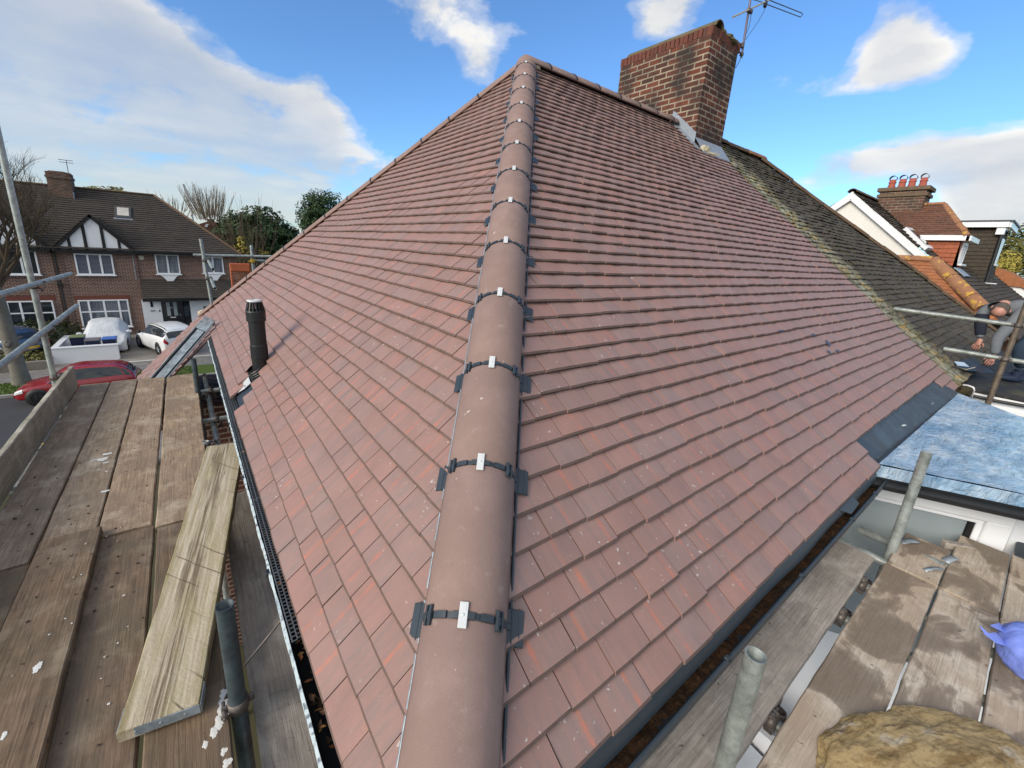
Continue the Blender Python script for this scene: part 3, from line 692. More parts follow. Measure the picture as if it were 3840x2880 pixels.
c = n.mix(n.noise(v, 2.2, 5), (.022, .030, .038), (.045, .055, .065)); c = n.mix(n.ramp(n.noise(v, 9, 5, .7), [(.6, 0), (.72, .35)]), c, (.3, .33, .34)); n.set('Base Color', c)
n.set('Roughness', n.ramp(n.noise(v, 5, 4), [(.3, .42), (.7, .6)])); n.bump(n.noise(v, 11, 4), .3, .01); m['membrane'] = n.mat
n = N('silver_sky_sheen_coating', .2, .6); v = n.co()
c = n.mix(n.ramp(n.noise(v, 3.2, 5, .6), [(.35, 0), (.65, 1)]), (.16, .31, .50), (.42, .57, .73)); c = n.mix(n.ramp(n.noise(n.co(scale=(1, 2.2, 1)), 4.2, 6, .62, .8), [(.50, 0), (.68, .5)]), c, (.74, .82, .88)); n.set('Base Color', c)  # reflected sky put into the coating's blue base and pale crinkles
n.set('Roughness', n.ramp(n.noise(v, 6, 4), [(.35, .07), (.7, .26)])); n.bump(n.noise(n.co(scale=(1, 2, 1)), 6, 7, .62, 1.6), 1.0, .05); m['coating'] = n.mat
fr = hp('flat_roof', mb, m['membrane'])
mb = MB(); w0, w1 = hz(*zoom(2800, 1350, 1/2.074)(1085, 745), wz+.03), hz(*zoom(2800, 1350, 1/2.074)(1645, 262), wz+.03)
w0 = e0+ed*.03+V((.01, 0, .03)); grid_patch(mb, w0, w1, b2+V((0, 0, .022)), e2+V((0, 0, .022)), 70, 70, lambda p: wr(p)+.004+.004*abs(mnoise.noise(p*6)))
mb.box(ec+nx_*.008+V((0, 0, -.012)), (el+.02, .010, .085), EM, .003)
hp('silver_coating', mb, m['coating'], fr)
mb = MB()
for i in range(3):  # chalk scribble left by the roofer
    q0 = zoom(2800, 1350, 1/2.074); ptsx = [(1070+i*14, 455+i*8), (1110, 470+i*9), (1160+6*i, 500+i*6), (1215, 505+5*i), (1240, 520), (1215, 524-3*i), (1150, 512-i*2), (1100, 490)]
    mb.tube([hz(*q0(*k_), wz+.05)+V((0, 0, .012)) for k_ in ptsx], .0035, 4)
q0 = zoom(2800, 1350, 1/2.074); mb.tube([hz(*q0(*k_), wz+.05)+V((0, 0, .012)) for k_ in ((1280, 292), (1330, 300), (1390, 330), (1440, 352), (1450, 343), (1420, 330))], .0035, 4)
hp('chalk_mark', mb, plain('chalk', (.45, .52, .56), .9), fr)
mb = MB(); mb.box(ec+V((0, 0, -.035)), (el+.02, .012, .085), EM, .003); mb.box(ec-nx_*.12+V((0, 0, -.085)), (el, .25, .014), EM)
half_gutter(mb, e0+nx_*.045+V((0, 0, -.085)), e2+nx_*.045+V((0, 0, -.085)), .04, .008, nx_)
hp('wing_fascia', mb, m['black'])
gw = ec-nx_*.29; 
mb = MB(); mb.box(gw-nx_*.06+V((0, 0, -1.6)), (el-.06, .1, 3.0), EM); hp('wing_wall', mb, m['white_paint'])
# window under the wing eaves: wide frosted pane, white frame
def wl(a, z): return e0+ed*a-nx_*.29+V((0, 0, z))
z4_ = zoom(2800, 1350, 1/2.074)
def wp(a, b): p_ = hit(*z4_(a, b), nx_, nx_.dot(wl(0, 0)+nx_*.05)); return (p_-wl(0, 0)).dot(ed), p_.z-wz
_, zt1 = wp(1010, 985); _, zt0 = wp(970, 1050); aR0, _ = wp(1840, 1300); aR1, _ = wp(2070, 1300); zt1 = max(zt1, -.1)
mb = MB()
for (a0, a1, z0, z1) in ((-.1, aR1, zt0, zt1+.03), (aR0, aR1, -1.6, zt0), (-.1, .0, -1.6, zt0)):
    c_ = wl((a0+a1)/2, (z0+z1)/2); mb.box(c_+nx_*.03, (a1-a0, .075, z1-z0), EM, .008)
for (a0, a1, z0, z1) in ((.0, aR0, zt0-.035, zt0), (aR0-.035, aR0, -1.6, zt0-.035)): mb.box(wl((a0+a1)/2, (z0+z1)/2)+nx_*.018, (a1-a0, .05, z1-z0), EM, .004)
wf = hp('window_frame', mb, m['upvc'])
hp('window_gasket', MB().box(wl(aR0-.05, (zt0-1.65)/2)+nx_*.012, (.03, .045, 1.6+zt0), EM, .003), m['rubber'], wf)
hp('window_pane', MB().box(wl((aR0-.06)/2, (zt0-1.65)/2), (aR0-.06, .02, 1.6+zt0), EM), m['glass_frost'], wf)

# ---- chimney stack on the ridge
cx0, cx1, cy0, cy1 = 6.45, 7.30, 3.55, 5.20; ct = 4.60
ch = hp('chimney', MB().bx(cx0, cx1, cy0, cy1, 2.4, ct), m['brick_chimney'])
mb = MB(); r2 = random.Random(9)
def soldier(p, d, nrm, L):
    q = 0
    while q < L:
        w = .076; o = p+d*(q+w/2)+nrm*(.0+r2.uniform(-.004, .008)); z = r2.uniform(-.006, .006)
        mb.box(o+V((0, 0, ct+.062+z)), (w-.011, .1, .125), Matrix((d, nrm, V((0, 0, 1)))).transposed(), .005, r2.choice((0, 0, 1, 2))); q += w
soldier(V((cx0+.05, cy0, 0)), V((0, 1, 0)), V((-1, 0, 0)), cy1-cy0); soldier(V((cx0, cy0+.05, 0)), V((1, 0, 0)), V((0, -1, 0)), cx1-cx0)
mb.bx(cx0+.03, cx1-.03, cy0+.03, cy1-.03, ct, ct+.115, 0, 3)
hp('soldier_course', mb, [plain('soldier_brick_red', (.15, .058, .042), .85, .2, var=.35, scale=14, bump=.3), plain('soldier_brick_dark', (.10, .05, .04), .85, .2, var=.4, scale=14), plain('soldier_brick_brown', (.12, .05, .038), .85, .2, var=.4, scale=14), m['mortar']], ch)
mb = MB(); cap = [(.14, -.02), (.14, .03), (.10, .09), (.05, .12), (0, .125)]
tt = cap_tile(V((cx0+.17, cy0-.02, ct+.12)), (0, 1, 0), (0, 0, 1), 1.6, .13, .11)
mb.add(tt.v, tt.f); mb.lathe([(.11, 0), (.11, .05), (.17, .07), (.185, .10), (.17, .135), (.08, .15), (0, .152)], (cx0+.5, cy0+.25, ct+.10), 24)
lump(mb, (cx0+.62, cy0+.15, ct+.11), (.5, .4, .14), 4)
hp('chimney_capping', mb, plain('mossy_capping', (.13, .115, .07), .95, .1, var=.5, scale=9, bump=.5), ch)
# stepped lead flashing on the face towards the hip
mb = MB(); zs = lambda y: (y if y <= AY else 2*AY-y)*HH/AY
ys = [3.535+.078*i for i in range(7)]
poly = [(ys[0], zs(ys[0])-.05)]
for i in range(6): poly += [(ys[i], zs(ys[i])+.20+.0), (ys[i+1]-.012, zs(ys[i])+.20+.045)]
poly += [(ys[6], zs(ys[5])+.1), (ys[6], zs(ys[6])-.05)]
mb.prism([V((cx0-.003, y, z)) for y, z in poly], (-.006, 0, 0))
mb.add([onR(cx0-.16, 3.40, .032), onR(cx0+.01, 3.40, .034), onR(cx0-.002, AY, .05), onR(cx0-.15, AY-.03, .034)], [(0, 1, 2, 3)])
mb.add([onR(cx0-.05, 3.36, .034), onR(cx1, 3.36, .034), V((cx1, cy0-.006, zs(cy0)+.12)), V((cx0-.01, cy0-.006, zs(cy0)+.12))], [(0, 1, 2, 3)])
hp('stepped_flashing', mb, m['lead'], ch)
mb = MB()
lump(mb, onR(cx0+.10, 3.42, .04), (.26, .10, .13), 6); lump(mb, onR(cx0+.42, 3.42, .02), (.5, .08, .07), 7); lump(mb, onR(cx0+.22, 3.38, .03), (.3, .06, .05), 5)
hp('mortar_fillet', mb, m['mortar'], ch)

# ---- television aerial on its chimney bracket
mx = hy(*zoom(2650, 0, 400/2212)(735, 1110), cy0+.05); my = cy0+.05
mt_ = hy(*zoom(2650, 0, 400/2212)(915, -60), my); za = zoom(2650, 0, 400/2212)
tv = thing('tv_aerial', 'thin metal television aerial on a mast bracketed to the brick chimney', 'aerial', mx)
def tp(name, mb, mat, parent=None): return mb.build(name, mat, parent or tv, tv)
tp('mast', MB().tube([mx-V((0, 0, .06)), mt_+(mt_-mx)*.25], .017, 10), plain('aerial_mast', (.16, .13, .17), .45, .5, .3))
bA = hy(*za(545, 355), my-.03); bB = hy(*za(1300, 0), my-.03)
tp('boom', MB().tube([bA, bA+(bB-bA)*1.5], .014, 8), plain('aerial_alloy', (.42, .38, .30), .45, .5, .4))
d1, d2, d3 = hy(*za(1290, 0), my-.02), hy(*za(1960, 265), my-.02), hy(*za(1260, 95), my-.02)
d4 = hy(*za(1945, 355), my-.02); d5 = hy(*za(1995, 300), my-.02)
tp('dipole', MB().tube([d1, d2, d5, d4, d3], .0075, 8), m['tube_dark'])
mb = MB(); db = hy(*za(1218, 85), my-.03); mb.box(db, (.07, .05, .11), None, .02); tp('junction_box', mb, m['black'])
tp('reflector', MB().tube([hy(*za(960, -10), my-.02), hy(*za(1170, 52), my-.02)], .006, 6), m['tube_dark'])
mb = MB(); jb = hy(*za(890, 225), my-.02); mb.box(jb, (.12, .06, .05), None, .008); mb.tube([jb, jb+V((.09, 0, -.02))], .006, 6)
bx_ = hy(*za(735, 940), my); mb.box(bx_, (.05, .05, .07), None, .006); mb.tube([bx_, V((cx1-.01, my, bx_.z))], .012, 6); lo_ = hy(*za(725, 1125), my); mb.box(lo_, (.05, .05, .05), None, .006); mb.tube([lo_, V((cx1-.01, my, lo_.z+.03))], .012, 6)
tp('bracket', mb, m['coupler'])
mb = MB(); mb.tube([hy(*za(*q), my+.02) for q in ((1215, 150), (1190, 230), (1080, 430), (950, 620), (800, 830))], .004, 5)
mb.tube([hy(*za(*q), my+.02) for q in ((920, 240), (910, 420), (870, 580), (825, 690))], .004, 5)
mb.tube([hy(*za(*q), my) for q in ((720, 1150), (690, 1250), (640, 1340), (600, 1410))], .005, 5)
tp('cable', mb, m['black'])

# ================================================================== NEIGHBOUR'S HALF
nb = thing('neighbouring_house', 'other half of the semi with an old black tiled roof, lichen along its edge', 'house', (PARTY, 0, GZ))
def np_(name, mb, mat, parent=None): return mb.build(name, mat, parent or nb, nb)
NX, NE = 9.55, 14.45       # their ridge ends here; their eaves corner
nxh = lambda s: NE+(NX-NE)*min(1, s/smR)
mb = MB(); slope_tiles(mb, V((0, 0, .0)), V((1, 0, 0)), SR, NR, 0, 50, lambda s: PARTY+.004, lambda s: nxh(s), smR-.02, False, True, None, 21, 4.0, TW, G, .022)
np_('rear_roof_slope', mb, m['moss_tile'])
mb = MB(); a_ = V((NX, AY, HH)); c_ = V((NE, -.02, -.02)); hd2 = (a_-c_).normalized(); L2 = (a_-c_).length; hn2 = hd2.cross(V((AY, NE-NX, 0))); hn2 = hn2 if hn2.z > 0 else -hn2
r = random.Random(4)
k = int(L2/.42)
for i in range(k): o = np_('hip_tile', cap_tile(c_+hd2*(i*.42), hd2, hn2, .41, .12, .085+r.uniform(-.012, .012)), m['moss_ridge'])
x = 7.32
while x < NX-.1: np_('ridge_tile', cap_tile(V((x, AY, HH)), (1, 0, 0), (0, 0, 1), .41, .125, .09+r.uniform(-.01, .01)), m['moss_ridge'] if x < 8.6 else m['lichen_ridge']); x += .42
mb = MB(); mb.bx(PARTY+.01, NE-.3, .34, 7.6, GZ, -.25); np_('wall', mb, m['brick_wall'])
mb = MB(); mb.add([V((PARTY, AY, HH)), a_, V((NE, 8, -.05)), V((PARTY, 8, -.05))], [(0, 1, 2, 3)]); mb.add([a_, V((NE, 0, -.03)), V((NE, 8, -.05))], [(0, 1, 2)]); np_('far_roof_slope', mb, m['dark_tile'])
# their flat rear roof where the roofer stands, white fascia towards us
t = zoom(3340, 1040, 500/1659)
fx = 7.62; mb = MB()
mb.add([V((fx, .10, -.045)), V((12.5, .10, -.045)), V((12.5, -2.6, -.045)), V((fx, -2.6, -.045))], [(0, 1, 2, 3)])
mb.bx(fx-.02, fx+.05, -2.6, .08, -.085, -.03, .012)
n = N('old_black_felt_roof', .8, .25); v = n.co(); c = n.mix(n.noise(v, 3, 5), (.02, .022, .026), (.05, .05, .052)); c = n.mix(n.ramp(n.noise(v, 5, 5, .65), [(.55, 0), (.66, .8)]), c, (.14, .12, .045)); n.set('Base Color', c); n.bump(n.noise(v, 20, 4), .4, .01)
np_('flat_roof', mb, n.mat)
mb = MB(); mb.bx(fx, fx+.04, -2.6, -.02, -.42, -.09, .008); mb.bx(fx-.03, fx, -2.6, -.05, -.26, -.2, .008); mb.bx(fx-.035, fx, -2.6, -.05, -.40, -.34, .008)
np_('fascia', mb, m['upvc'])
mb = MB(); mb.bx(fx+.1, fx+.2, -2.6, .1, GZ, -.42); np_('wing_wall', mb, m['white_paint'])
mb = MB(); mb.tube([V((fx-.06, y_, -.12+.01*math.sin(y_*7))) for y_ in (.0, -.3, -.7, -1.2, -2.4)], .02, 8); np_('gutter', mb, m['black'])

# ================================================================== SCAFFOLD
ZB = -.5; BT = .042
def board_mesh(L, Wd, T=BT, seed=0, rough=.0025, end=None):
    """local: length along X from 0 to L, width centred on Y, top at z=0; worn edges"""
    r = random.Random(seed); nx = max(6, int(L/.09)); mb = MB(); prof = [(-.5, -1), (-.5, -.14), (-.478, 0), (-.25, .0), (0, .0), (.25, .0), (.478, 0), (.5, -.14), (.5, -1)]
    k = len(prof); vs = []
    for i in range(nx+1):
        x = L*i/nx; cx = 1
        for (a, b) in prof:
            y = a*Wd; z = b*T
            if abs(a) >= .47: y += rough*1.6*mnoise.noise(V((x*5, a*9, seed*3.1)))+rough*mnoise.noise(V((x*19, a*9, seed)))
            else: z += rough*.8*mnoise.noise(V((x*3, a*6, seed*2.3)))
            xe = x+(rough*2.5*mnoise.noise(V((a*11, 3, seed))) if i in (0, nx) else 0)
            vs.append(V((xe, y, z)))
    mb.add(vs, [(i*k+j, i*k+j+1, (i+1)*k+j+1, (i+1)*k+j) for i in range(nx) for j in range(k-1)]+[(i*k+k-1, i*k, (i+1)*k, (i+1)*k+k-1) for i in range(nx)])
    mb.add(vs[:k], [tuple(range(k))]); mb.add(vs[-k:], [tuple(range(k))])
    return mb
def board(label, p0, ang, L, Wd, mat, group, z=ZB, seed=0, T=BT, tilt=0.0, roll=0.0, cat='scaffold board', band=None):
    o = board_mesh(L, Wd, T, seed).build('scaffold_board', mat)
    o.location = (p0[0], p0[1], z); o.rotation_euler = (roll, tilt, ang); tag(o, label, cat, group)
    if band is not None:
        for xe in band:
            mb = MB(); x = -.0015 if xe == 0 else L+.0015
            mb.box((x, 0, -T/2), (.003, Wd-.004, T-.006), None, .001)
            s_ = 1 if xe == 0 else -1
            for sg in (-1, 1): mb.box((x+s_*.045, sg*(Wd/2+.0015), -T/2), (.09, .003, T-.008), None, .001)
            for q in (-.3, 0, .3): mb.lathe([(.006, 0), (.004, .002), (0, .003)], (x-s_*.0015, q*Wd, -T/2), 8, (-s_, 0, 0))
            b_ = mb.build('end_band', m['zinc']); b_.parent = o
    return o
GA = 'boards of the long platform beside the leaf guarded gutter'
Y90 = PI/2
xs = lambda a, b: ((a+b)/2, b-a)
for (a, b, y0, y1, mt, lab, sd) in (
    (-1.395, -1.137, 2.55, 6.06, 'board_plain', 'scaffold board running along the foot of the upright edge board', 1),
    (-1.122, -.880, 2.60, 6.07, 'board_plain', 'brown scaffold board with white plaster smears in its middle', 2),
    (-.868, -.613, 2.61, 6.09, 'board', 'brown scaffold board with a row of parallel saw cuts across it', 3),
    (-.592, -.290, 2.55, 6.06, 'board', 'wide orange brown scaffold board of scratched wood beside the small scaffold poles', 4)):
    c_, w_ = xs(a, b); board(lab, (c_, y0), Y90, y1-y0, w_, m[mt], GA, ZB+(sd-2)*.002, sd)
for (a, b, y0, y1, mt, lab, sd, zz) in (
    (-1.40, -1.125, -.2, 2.53, 'board_dark', 'reddish brown dark board left of the raised thick board', 5, ZB-.004),
    (-1.105, -.845, .35, 2.66, 'board_dark', 'dark board lying raised on top of its neighbours with its end showing', 6, ZB+.045),
    (-.850, -.598, .2, 2.585, 'board_dark', 'dark stained board right of the raised board, partly covered by it', 7, ZB-.002),
    (-.580, -.318, .3, 2.53, 'board_dark', 'dark board with long white plaster streaks under the loose plank', 8, ZB+.002),
    (-.240, -.045, .35, 2.9, 'board_grey', 'single grey board squeezed between the open pole and the black gutter', 9, ZB-.10)):
    c_, w_ = xs(a, b); board(lab, (c_, y0), Y90, y1-y0, w_, m[mt], GA, zz, sd)
# plaster splashes and grit on the boards
plast = plain('dried_plaster', (.70, .70, .67), .9, .1, var=.12, scale=25)
def splash(par, pts, seed, z=.002, z0=ZB):
    """flat irregular dried splash around pixel points, laid on one board"""
    mb = MB(); rr = random.Random(seed)
    for (px, py, rad, st) in pts:
        c = hz(px, py, z0); k = 26; ring = []
        for i in range(k):
            a_ = 2*PI*i/k; f = 1+.55*mnoise.noise(V((math.cos(a_)*1.6, math.sin(a_)*1.6, seed+px*.01)))+.35*mnoise.noise(V((math.cos(a_)*4, math.sin(a_)*4, px*.03)))
            ring.append(V((c.x+math.cos(a_)*rad*f, c.y+math.sin(a_)*rad*st*f, z0+z)))
        mb.add([V((c.x, c.y, z0+z+.001))]+ring, [(0, 1+i, 1+(i+1) % k) for i in range(k)])
    o = mb.build('plaster_splash', plast); me = o.data; M_ = par.matrix_basis.inverted()
    for v in me.vertices: v.co = M_ @ v.co
    o.parent = par; o['kind'] = 'stuff'
def bget(s_): return [o for o in COL.objects if o.get('category') == 'scaffold board' and s_ in o['label']][0]
splash(bget('white plaster smears'), [(352, 1725, .018, .5), (385, 1722, .03, 1.1), (402, 1702, .028, .8), (398, 1735, .02, .6), (340, 1732, .012, .5), (372, 1762, .012, .5), (395, 1842, .022, .7), (400, 1768, .009, 1), (335, 1990, .005, 1)], 3)
splash(bget('lying raised'), [(141, 2502, .014, 1.7), (245, 2320, .004, 1), (270, 2338, .004, 1), (15, 2760, .008, 2), (305, 2155, .004, 1), (185, 2380, .004, 1)], 5, .002, ZB+.045)
splash(bget('long white plaster streaks'), [(840, 2600, .016, 1.3), (838, 2650, .022, 1.8), (822, 2710, .016, 1.6), (800, 2750, .012, 1.6), (770, 2795, .010, 1.5), (850, 2680, .014, 1.0), (838, 2820, .012, 1.5), (848, 2865, .016, 1.5)], 7)
splash(bget('partly covered by it'), [(465, 2233, .006, .7), (480, 2350, .003, 1), (442, 2412, .004, 1), (408, 2640, .005, 1), (380, 2545, .003, 1)], 9)
mb = MB(); rr = random.Random(31)
for i in range(150):
    x, y = rr.uniform(-1.35, -.34), rr.uniform(1.1, 4.6); s_ = rr.uniform(.003, .009)*(1 if y < 2.6 else 1.1); lump(mb, (x, y, ZB+(.047 if -1.09 < x < -.86 and y < 2.6 else .003)), (s_*rr.uniform(1, 2.2), s_*rr.uniform(1, 2), s_), i, 1, rr.choice((0, 0, 1)))
tag(mb.build('grit', [plain('dark_grit', (.06, .045, .035), .9, .2, var=.4), plain('pale_grit', (.42, .38, .31), .9, .2, var=.3)]), 'crumbs of grit and mortar strewn on the brown boards', 'debris', kind='stuff')
# upright edge board
q0, q1 = V((-1.425, 1.6, 0)), V((-1.405, 6.02, 0))
o = board_mesh((q1-q0).length, .27, .038, 12, .004).build('toe_board', m['board_mossy']); o.location = (q0.x, q0.y, ZB+.11); o.rotation_euler = (0, 0, math.atan2(q1.y-q0.y, q1.x-q0.x))
o.rotation_euler = (Matrix.Rotation(math.atan2(q1.y-q0.y, q1.x-q0.x), 4, 'Z') @ Matrix.Rotation(Y90, 4, 'X')).to_euler()
tag(o, 'mossy pale toe board standing on edge along the outside of the platform', 'toe board')
# loose plank: steel banded end on the boards, far end up on the gutter
p0 = V(((-.63-.425)/2+.005, 1.13, 0)); pF = V((-.17, 3.05, 0))
dv = pF-p0; L_ = 2.02; ang = math.atan2(dv.y, dv.x)
o = board('pale bleached loose plank with a steel banded end lying across the platform', (p0.x, p0.y), ang, L_, .245, m['board_loose'], None, ZB+.075, 13, .052, -.075, 0, 'plank', (0,))

# tubes and couplers
def tube_obj(name, label, A, B, mat, group=None, cat='scaffold tube', r=.0265, couplers=(), hollow=True, mid=None):
    A, B = V(A), V(B); root = None
    mb = MB(); k = max(2, int((B-A).length/.4)); mb.tube([A.lerp(B, i/k) for i in range(k+1)], r, 20, True, 0, True, r-.005 if hollow else None)
    o = bpy.data.objects.new('tmp', None); o.location = A; q = mb.build(name, mat, None, o, False); q.location = A; bpy.data.objects.remove(o)
    q.data.polygons.foreach_set('use_smooth', [len(p.vertices) == 4 for p in q.data.polygons])
    tag(q, label, cat, group); d = (B-A).normalized()
    for (t, side, mt) in couplers: coupler(q, A+d*t, d, V(side), r, A, mt)
    return q
def coupler(parent, P, d, side, r, org, mat='coupler'):
    """swivel clamp: two collars, flanges with bolt and nut"""
    side = (side-d*side.dot(d)).normalized(); w = d.cross(side); mb = MB()
    for k_ in (0, 1):
        c = P+side*(k_*2*(r+.004)); ax = d if k_ == 0 else w
        Rr = r+.006; mb.lathe([(r+.0005, -.024), (Rr, -.024), (Rr, .024), (r+.0005, .024)], c, 20, ax)
        dirn = w if k_ == 0 else d
        for sg in (-1, 1):
            f = c+dirn*sg*(Rr+.010); mb.box(f, (.034, .022, .012), Matrix((ax, dirn*sg, ax.cross(dirn*sg))).transposed(), .003)
        f = c+dirn*(Rr+.012); b_ = ax.cross(dirn).normalized(); mb.tube([f-b_*.035, f+b_*.045], .0065, 8); mb.lathe([(.012, -.006), (.012, .006)], f+b_*.028, 6, b_); mb.lathe([(0, .006), (.012, .006)], f+b_*.028, 6, b_)
    q = mb.build('coupler', m[mat], None, None)
    for v in q.data.vertices: v.co -= org
    q.parent = parent
GS = 'scaffold tubes of the long platform'
tube_obj('scaffold_standard', 'tall grey green upright tube at the outer corner of the platform, crossed by two rails', (-1.555, 5.86, GZ), (-1.545, 5.86, 2.6), m['tube'], GS, couplers=((GZ*-1+.665, (1, 0, 0), 'coupler'), (GZ*-1+.20, (1, 0, 0), 'coupler'), (GZ*-1-.33, (1, 0, 0), 'coupler')))
rA = hx(264, 1027, -1.49); rB = hx(0, 1105, -1.49); tube_obj('guard_rail', 'upper of the two pale rails sloping across the tall outer upright', rA, rA+(rB-rA).normalized()*5.2, m['tube_pale'], GS)
rA = hx(287, 1147, -1.49); rB = hx(0, 1372, -1.49); tube_obj('guard_rail', 'lower of the two pale rails, ending in front of the bay window across the road', rA, rA+(rB-rA).normalized()*5.2, m['tube_pale'], GS)
tube_obj('scaffold_standard', 'dark blue open pole with white paint at its mouth, standing between boards near the plank', (-.285, 1.075, -2.4), (-.285, 1.075, 0.0), m['tube_dark'], GS, r=.03, couplers=((1.92, (0, 1, 0), 'coupler'),))
pp = hy(725, 1345, 5.2); tube_obj('scaffold_standard', 'slim dark pole rising behind the far corner of the orange brown board', (pp.x, 5.2, GZ), (pp.x, 5.2, pp.z), m['tube_dark'], GS, couplers=((pp.z-GZ-.46, (1, 0, 0), 'coupler'),))
p3 = hy(770, 1655, 3.72); tube_obj('scaffold_standard', 'short grey pole with an open mouth beside the gutter, next to the plank', (p3.x, 3.72, GZ), (p3.x, 3.72, p3.z), m['tube'], GS, couplers=((p3.z-GZ-.05, (1, 0, 0), 'coupler'),))
tube_obj('scaffold_ledger', 'horizontal grey tube running below the gutter alongside the boards', (-.185, .3, -.64), (-.20, 6.4, -.64), m['tube'], GS)
e = zoom(700, 1050, 600/1531)
for (ya, lab) in ((5.45, 'farthest of the short cross tubes between boards and gutter'), (4.45, 'middle short cross tube clamped under the black leaf guard')):
    tube_obj('scaffold_transom', lab, (-1.5, ya, -.575), (.22, ya, -.575), m['tube'], GS, couplers=((1.33, (0, 0, -1), 'coupler'),))
tube_obj('scaffold_transom', 'short cross tube with a shiny blue white sleeve beside the gutter', (-1.5, 3.62, -.55), (.02, 3.62, -.55), m['tube'], GS)
sl = single('tube_sleeve', MB().tube([(-.245, 3.62, -.55), (-.105, 3.62, -.55)], .031, 16), plain('sleeve_white', (.55, .66, .74), .3, .5, var=.3, scale=20), 'shiny blue white sleeve on the short cross tube', 'sleeve', (-.2, 3.62, -.55))
tube_obj('scaffold_transom', 'thick cross tube showing at the bottom edge beside the open pole', (-1.5, .80, -.66), (.2, .80, -.66), m['tube'], GS)
single('steel_rod', MB().tube([(-.25, 1.25, -.50), (-.06, 1.33, -.40), (-.03, 1.36, -.30)], .005, 8), m['coupler'], 'thin steel rod bridging the open pole and the black gutter', 'rod', (-.25, 1.25, -.5))
# front scaffold behind the far hip
GF = 'scaffold tubes behind the far hip'
wz_ = zoom(700, 820, 400/1659); yF = 9.1
a = hy(*wz_(215, 310), yF); b = hy(*wz_(385, 1290), yF)
tube_obj('scaffold_standard', 'upright tube beyond the far hip with two stub tubes pointing out of it', (b.x+(b.x-a.x)*2, yF, b.z-(a.z-b.z)*2), a, m['tube'], GF)
a = hy(*wz_(100, 565), yF+.06); b = hy(*wz_(1300, 590), yF+.06)
tube_obj('guard_rail', 'long level tube in front of the upstairs windows across the road', a, b+(b-a)*1.2, m['tube'], GF)
a = hy(*wz_(1003, 415), yF+.12); b = hy(*wz_(1035, 790), yF+.12)
tube_obj('scaffold_standard', 'slim upright tube with a yellow clamp above the orange guard', (b.x, yF+.12, b.z-2), a, m['tube'], GF)
a = hy(*wz_(1025, 660), yF+.1); single('yellow_clamp', MB().box(a, (.085, .085, .08), None, .02).tube([a-V((.08, 0, .01)), a+V((.08, 0, .01))], .014, 8), plain('yellow_paint', (.5, .33, .03), .5), 'small yellow clamp on the slim upright tube', 'clamp', a)
a = hy(*wz_(1050, 655), yF+.18); tube_obj('guard_rail', 'short level tube running right from the yellow clamp', a, a+V((2.4, 0, -.02)), m['tube'], GF)
for (c0_, c1_, lab) in (((330, 640), (415, 790), 'upper stub tube with a dark open mouth on the upright beyond the far hip'), ((370, 920), (440, 1085), 'lower stub tube with a dark open mouth on the upright beyond the far hip')):
    e1_ = hy(*wz_(*c1_), yF-.75); s1_ = hy(*wz_(*c0_), yF+.05)
    tube_obj('stub_tube', lab, s1_, e1_, m['tube_pale'], GF, couplers=((.1, (-1, 0, .1), 'coupler'),))
# orange plastic brick guard
a, b, c_ = hy(*wz_(660, 690), 9.25), hy(*wz_(985, 680), 9.25), hy(*wz_(700, 1060), 9.25)
og = thing('brick_guard', 'orange plastic brick guard panel with a mesh below, behind the far hip', 'brick guard', c_)
n = plain('orange_plastic', (.62, .17, .07), .5, .4, var=.12)
wd = b.x-a.x; ht = 1.0; x0, z1 = a.x, a.z
mb = MB(); mb.bx(x0, x0+wd, 9.235, 9.265, z1-.17, z1, .012); mb.bx(x0+.02, x0+wd-.02, 9.228, 9.236, z1-.15, z1-.02, .006)
mb.build('top_panel', n, og, og)
mb = MB(); mb.bx(x0, x0+.035, 9.235, 9.265, z1-ht, z1-.17, .008); mb.bx(x0+wd-.035, x0+wd, 9.235, 9.265, z1-ht, z1-.17, .008); mb.bx(x0, x0+wd, 9.235, 9.265, z1-ht-.04, z1-ht, .008)
mb.build('frame', n, og, og)
mb = MB()
for i in range(1, 12): mb.bx(x0+wd*i/12-.003, x0+wd*i/12+.003, 9.247, 9.253, z1-ht, z1-.17)
for i in range(1, 20): mb.bx(x0, x0+wd, 9.2475, 9.2525, z1-ht+.83*i/20-.003, z1-ht+.83*i/20+.003)
mb.build('mesh_panel', n, og, og)

# ---- right platform, parallel to the rear eaves
ZR = -.45; GB = 'boards of the platform beside the wet flat roof'
A_ = PI
def rb(label, y0, y1, x0, x1, mt, sd, z=ZR, T=BT): board(label, (x0, (y0+y1)/2), 0, x1-x0, y1-y0, m[mt], GB, z, sd, T)
rb('grey board tucked under the gutter of the rear slope, nearest the tiles', -.172, .085, .2, 3.08, 'board_grey', 21, ZR, .05)
rb('short wet board with its end against the wing window, nearest the galvanised pole', -.455, -.228, 3.105, 3.63, 'board_wet', 22)
rb('long pale board with dark wet patches right of the gap over white roofing', -.452, -.222, .1, 3.085, 'board_wet', 23, ZR-.003)
rb('second short wet board reaching farthest towards the wing window', -.690, -.462, 3.10, 3.95, 'board_wet', 24)
rb('long wet brown board behind the lump of stone, left of the blue bag', -.692, -.463, .0, 3.08, 'board_wet', 25, ZR-.002)
rb('short wet board end at the edge of view behind the blue bag', -.93, -.699, 3.08, 4.0, 'board_wet', 26)
rb('long wet board carrying the blue bag', -.935, -.700, -.1, 3.06, 'board_wet', 27, ZR-.002)
rb('outermost wet board of the platform, barely in view', -1.18, -.95, -.1, 4.1, 'board_wet', 28, ZR-.004)
single('dark_panel', MB().bx(3.96, 4.85, -1.0, -.705, ZR-.02, ZR+.012, .006), m['felt'], 'dark blue grey panel standing out past the end of the wet boards', 'panel', (4, -.8, ZR))
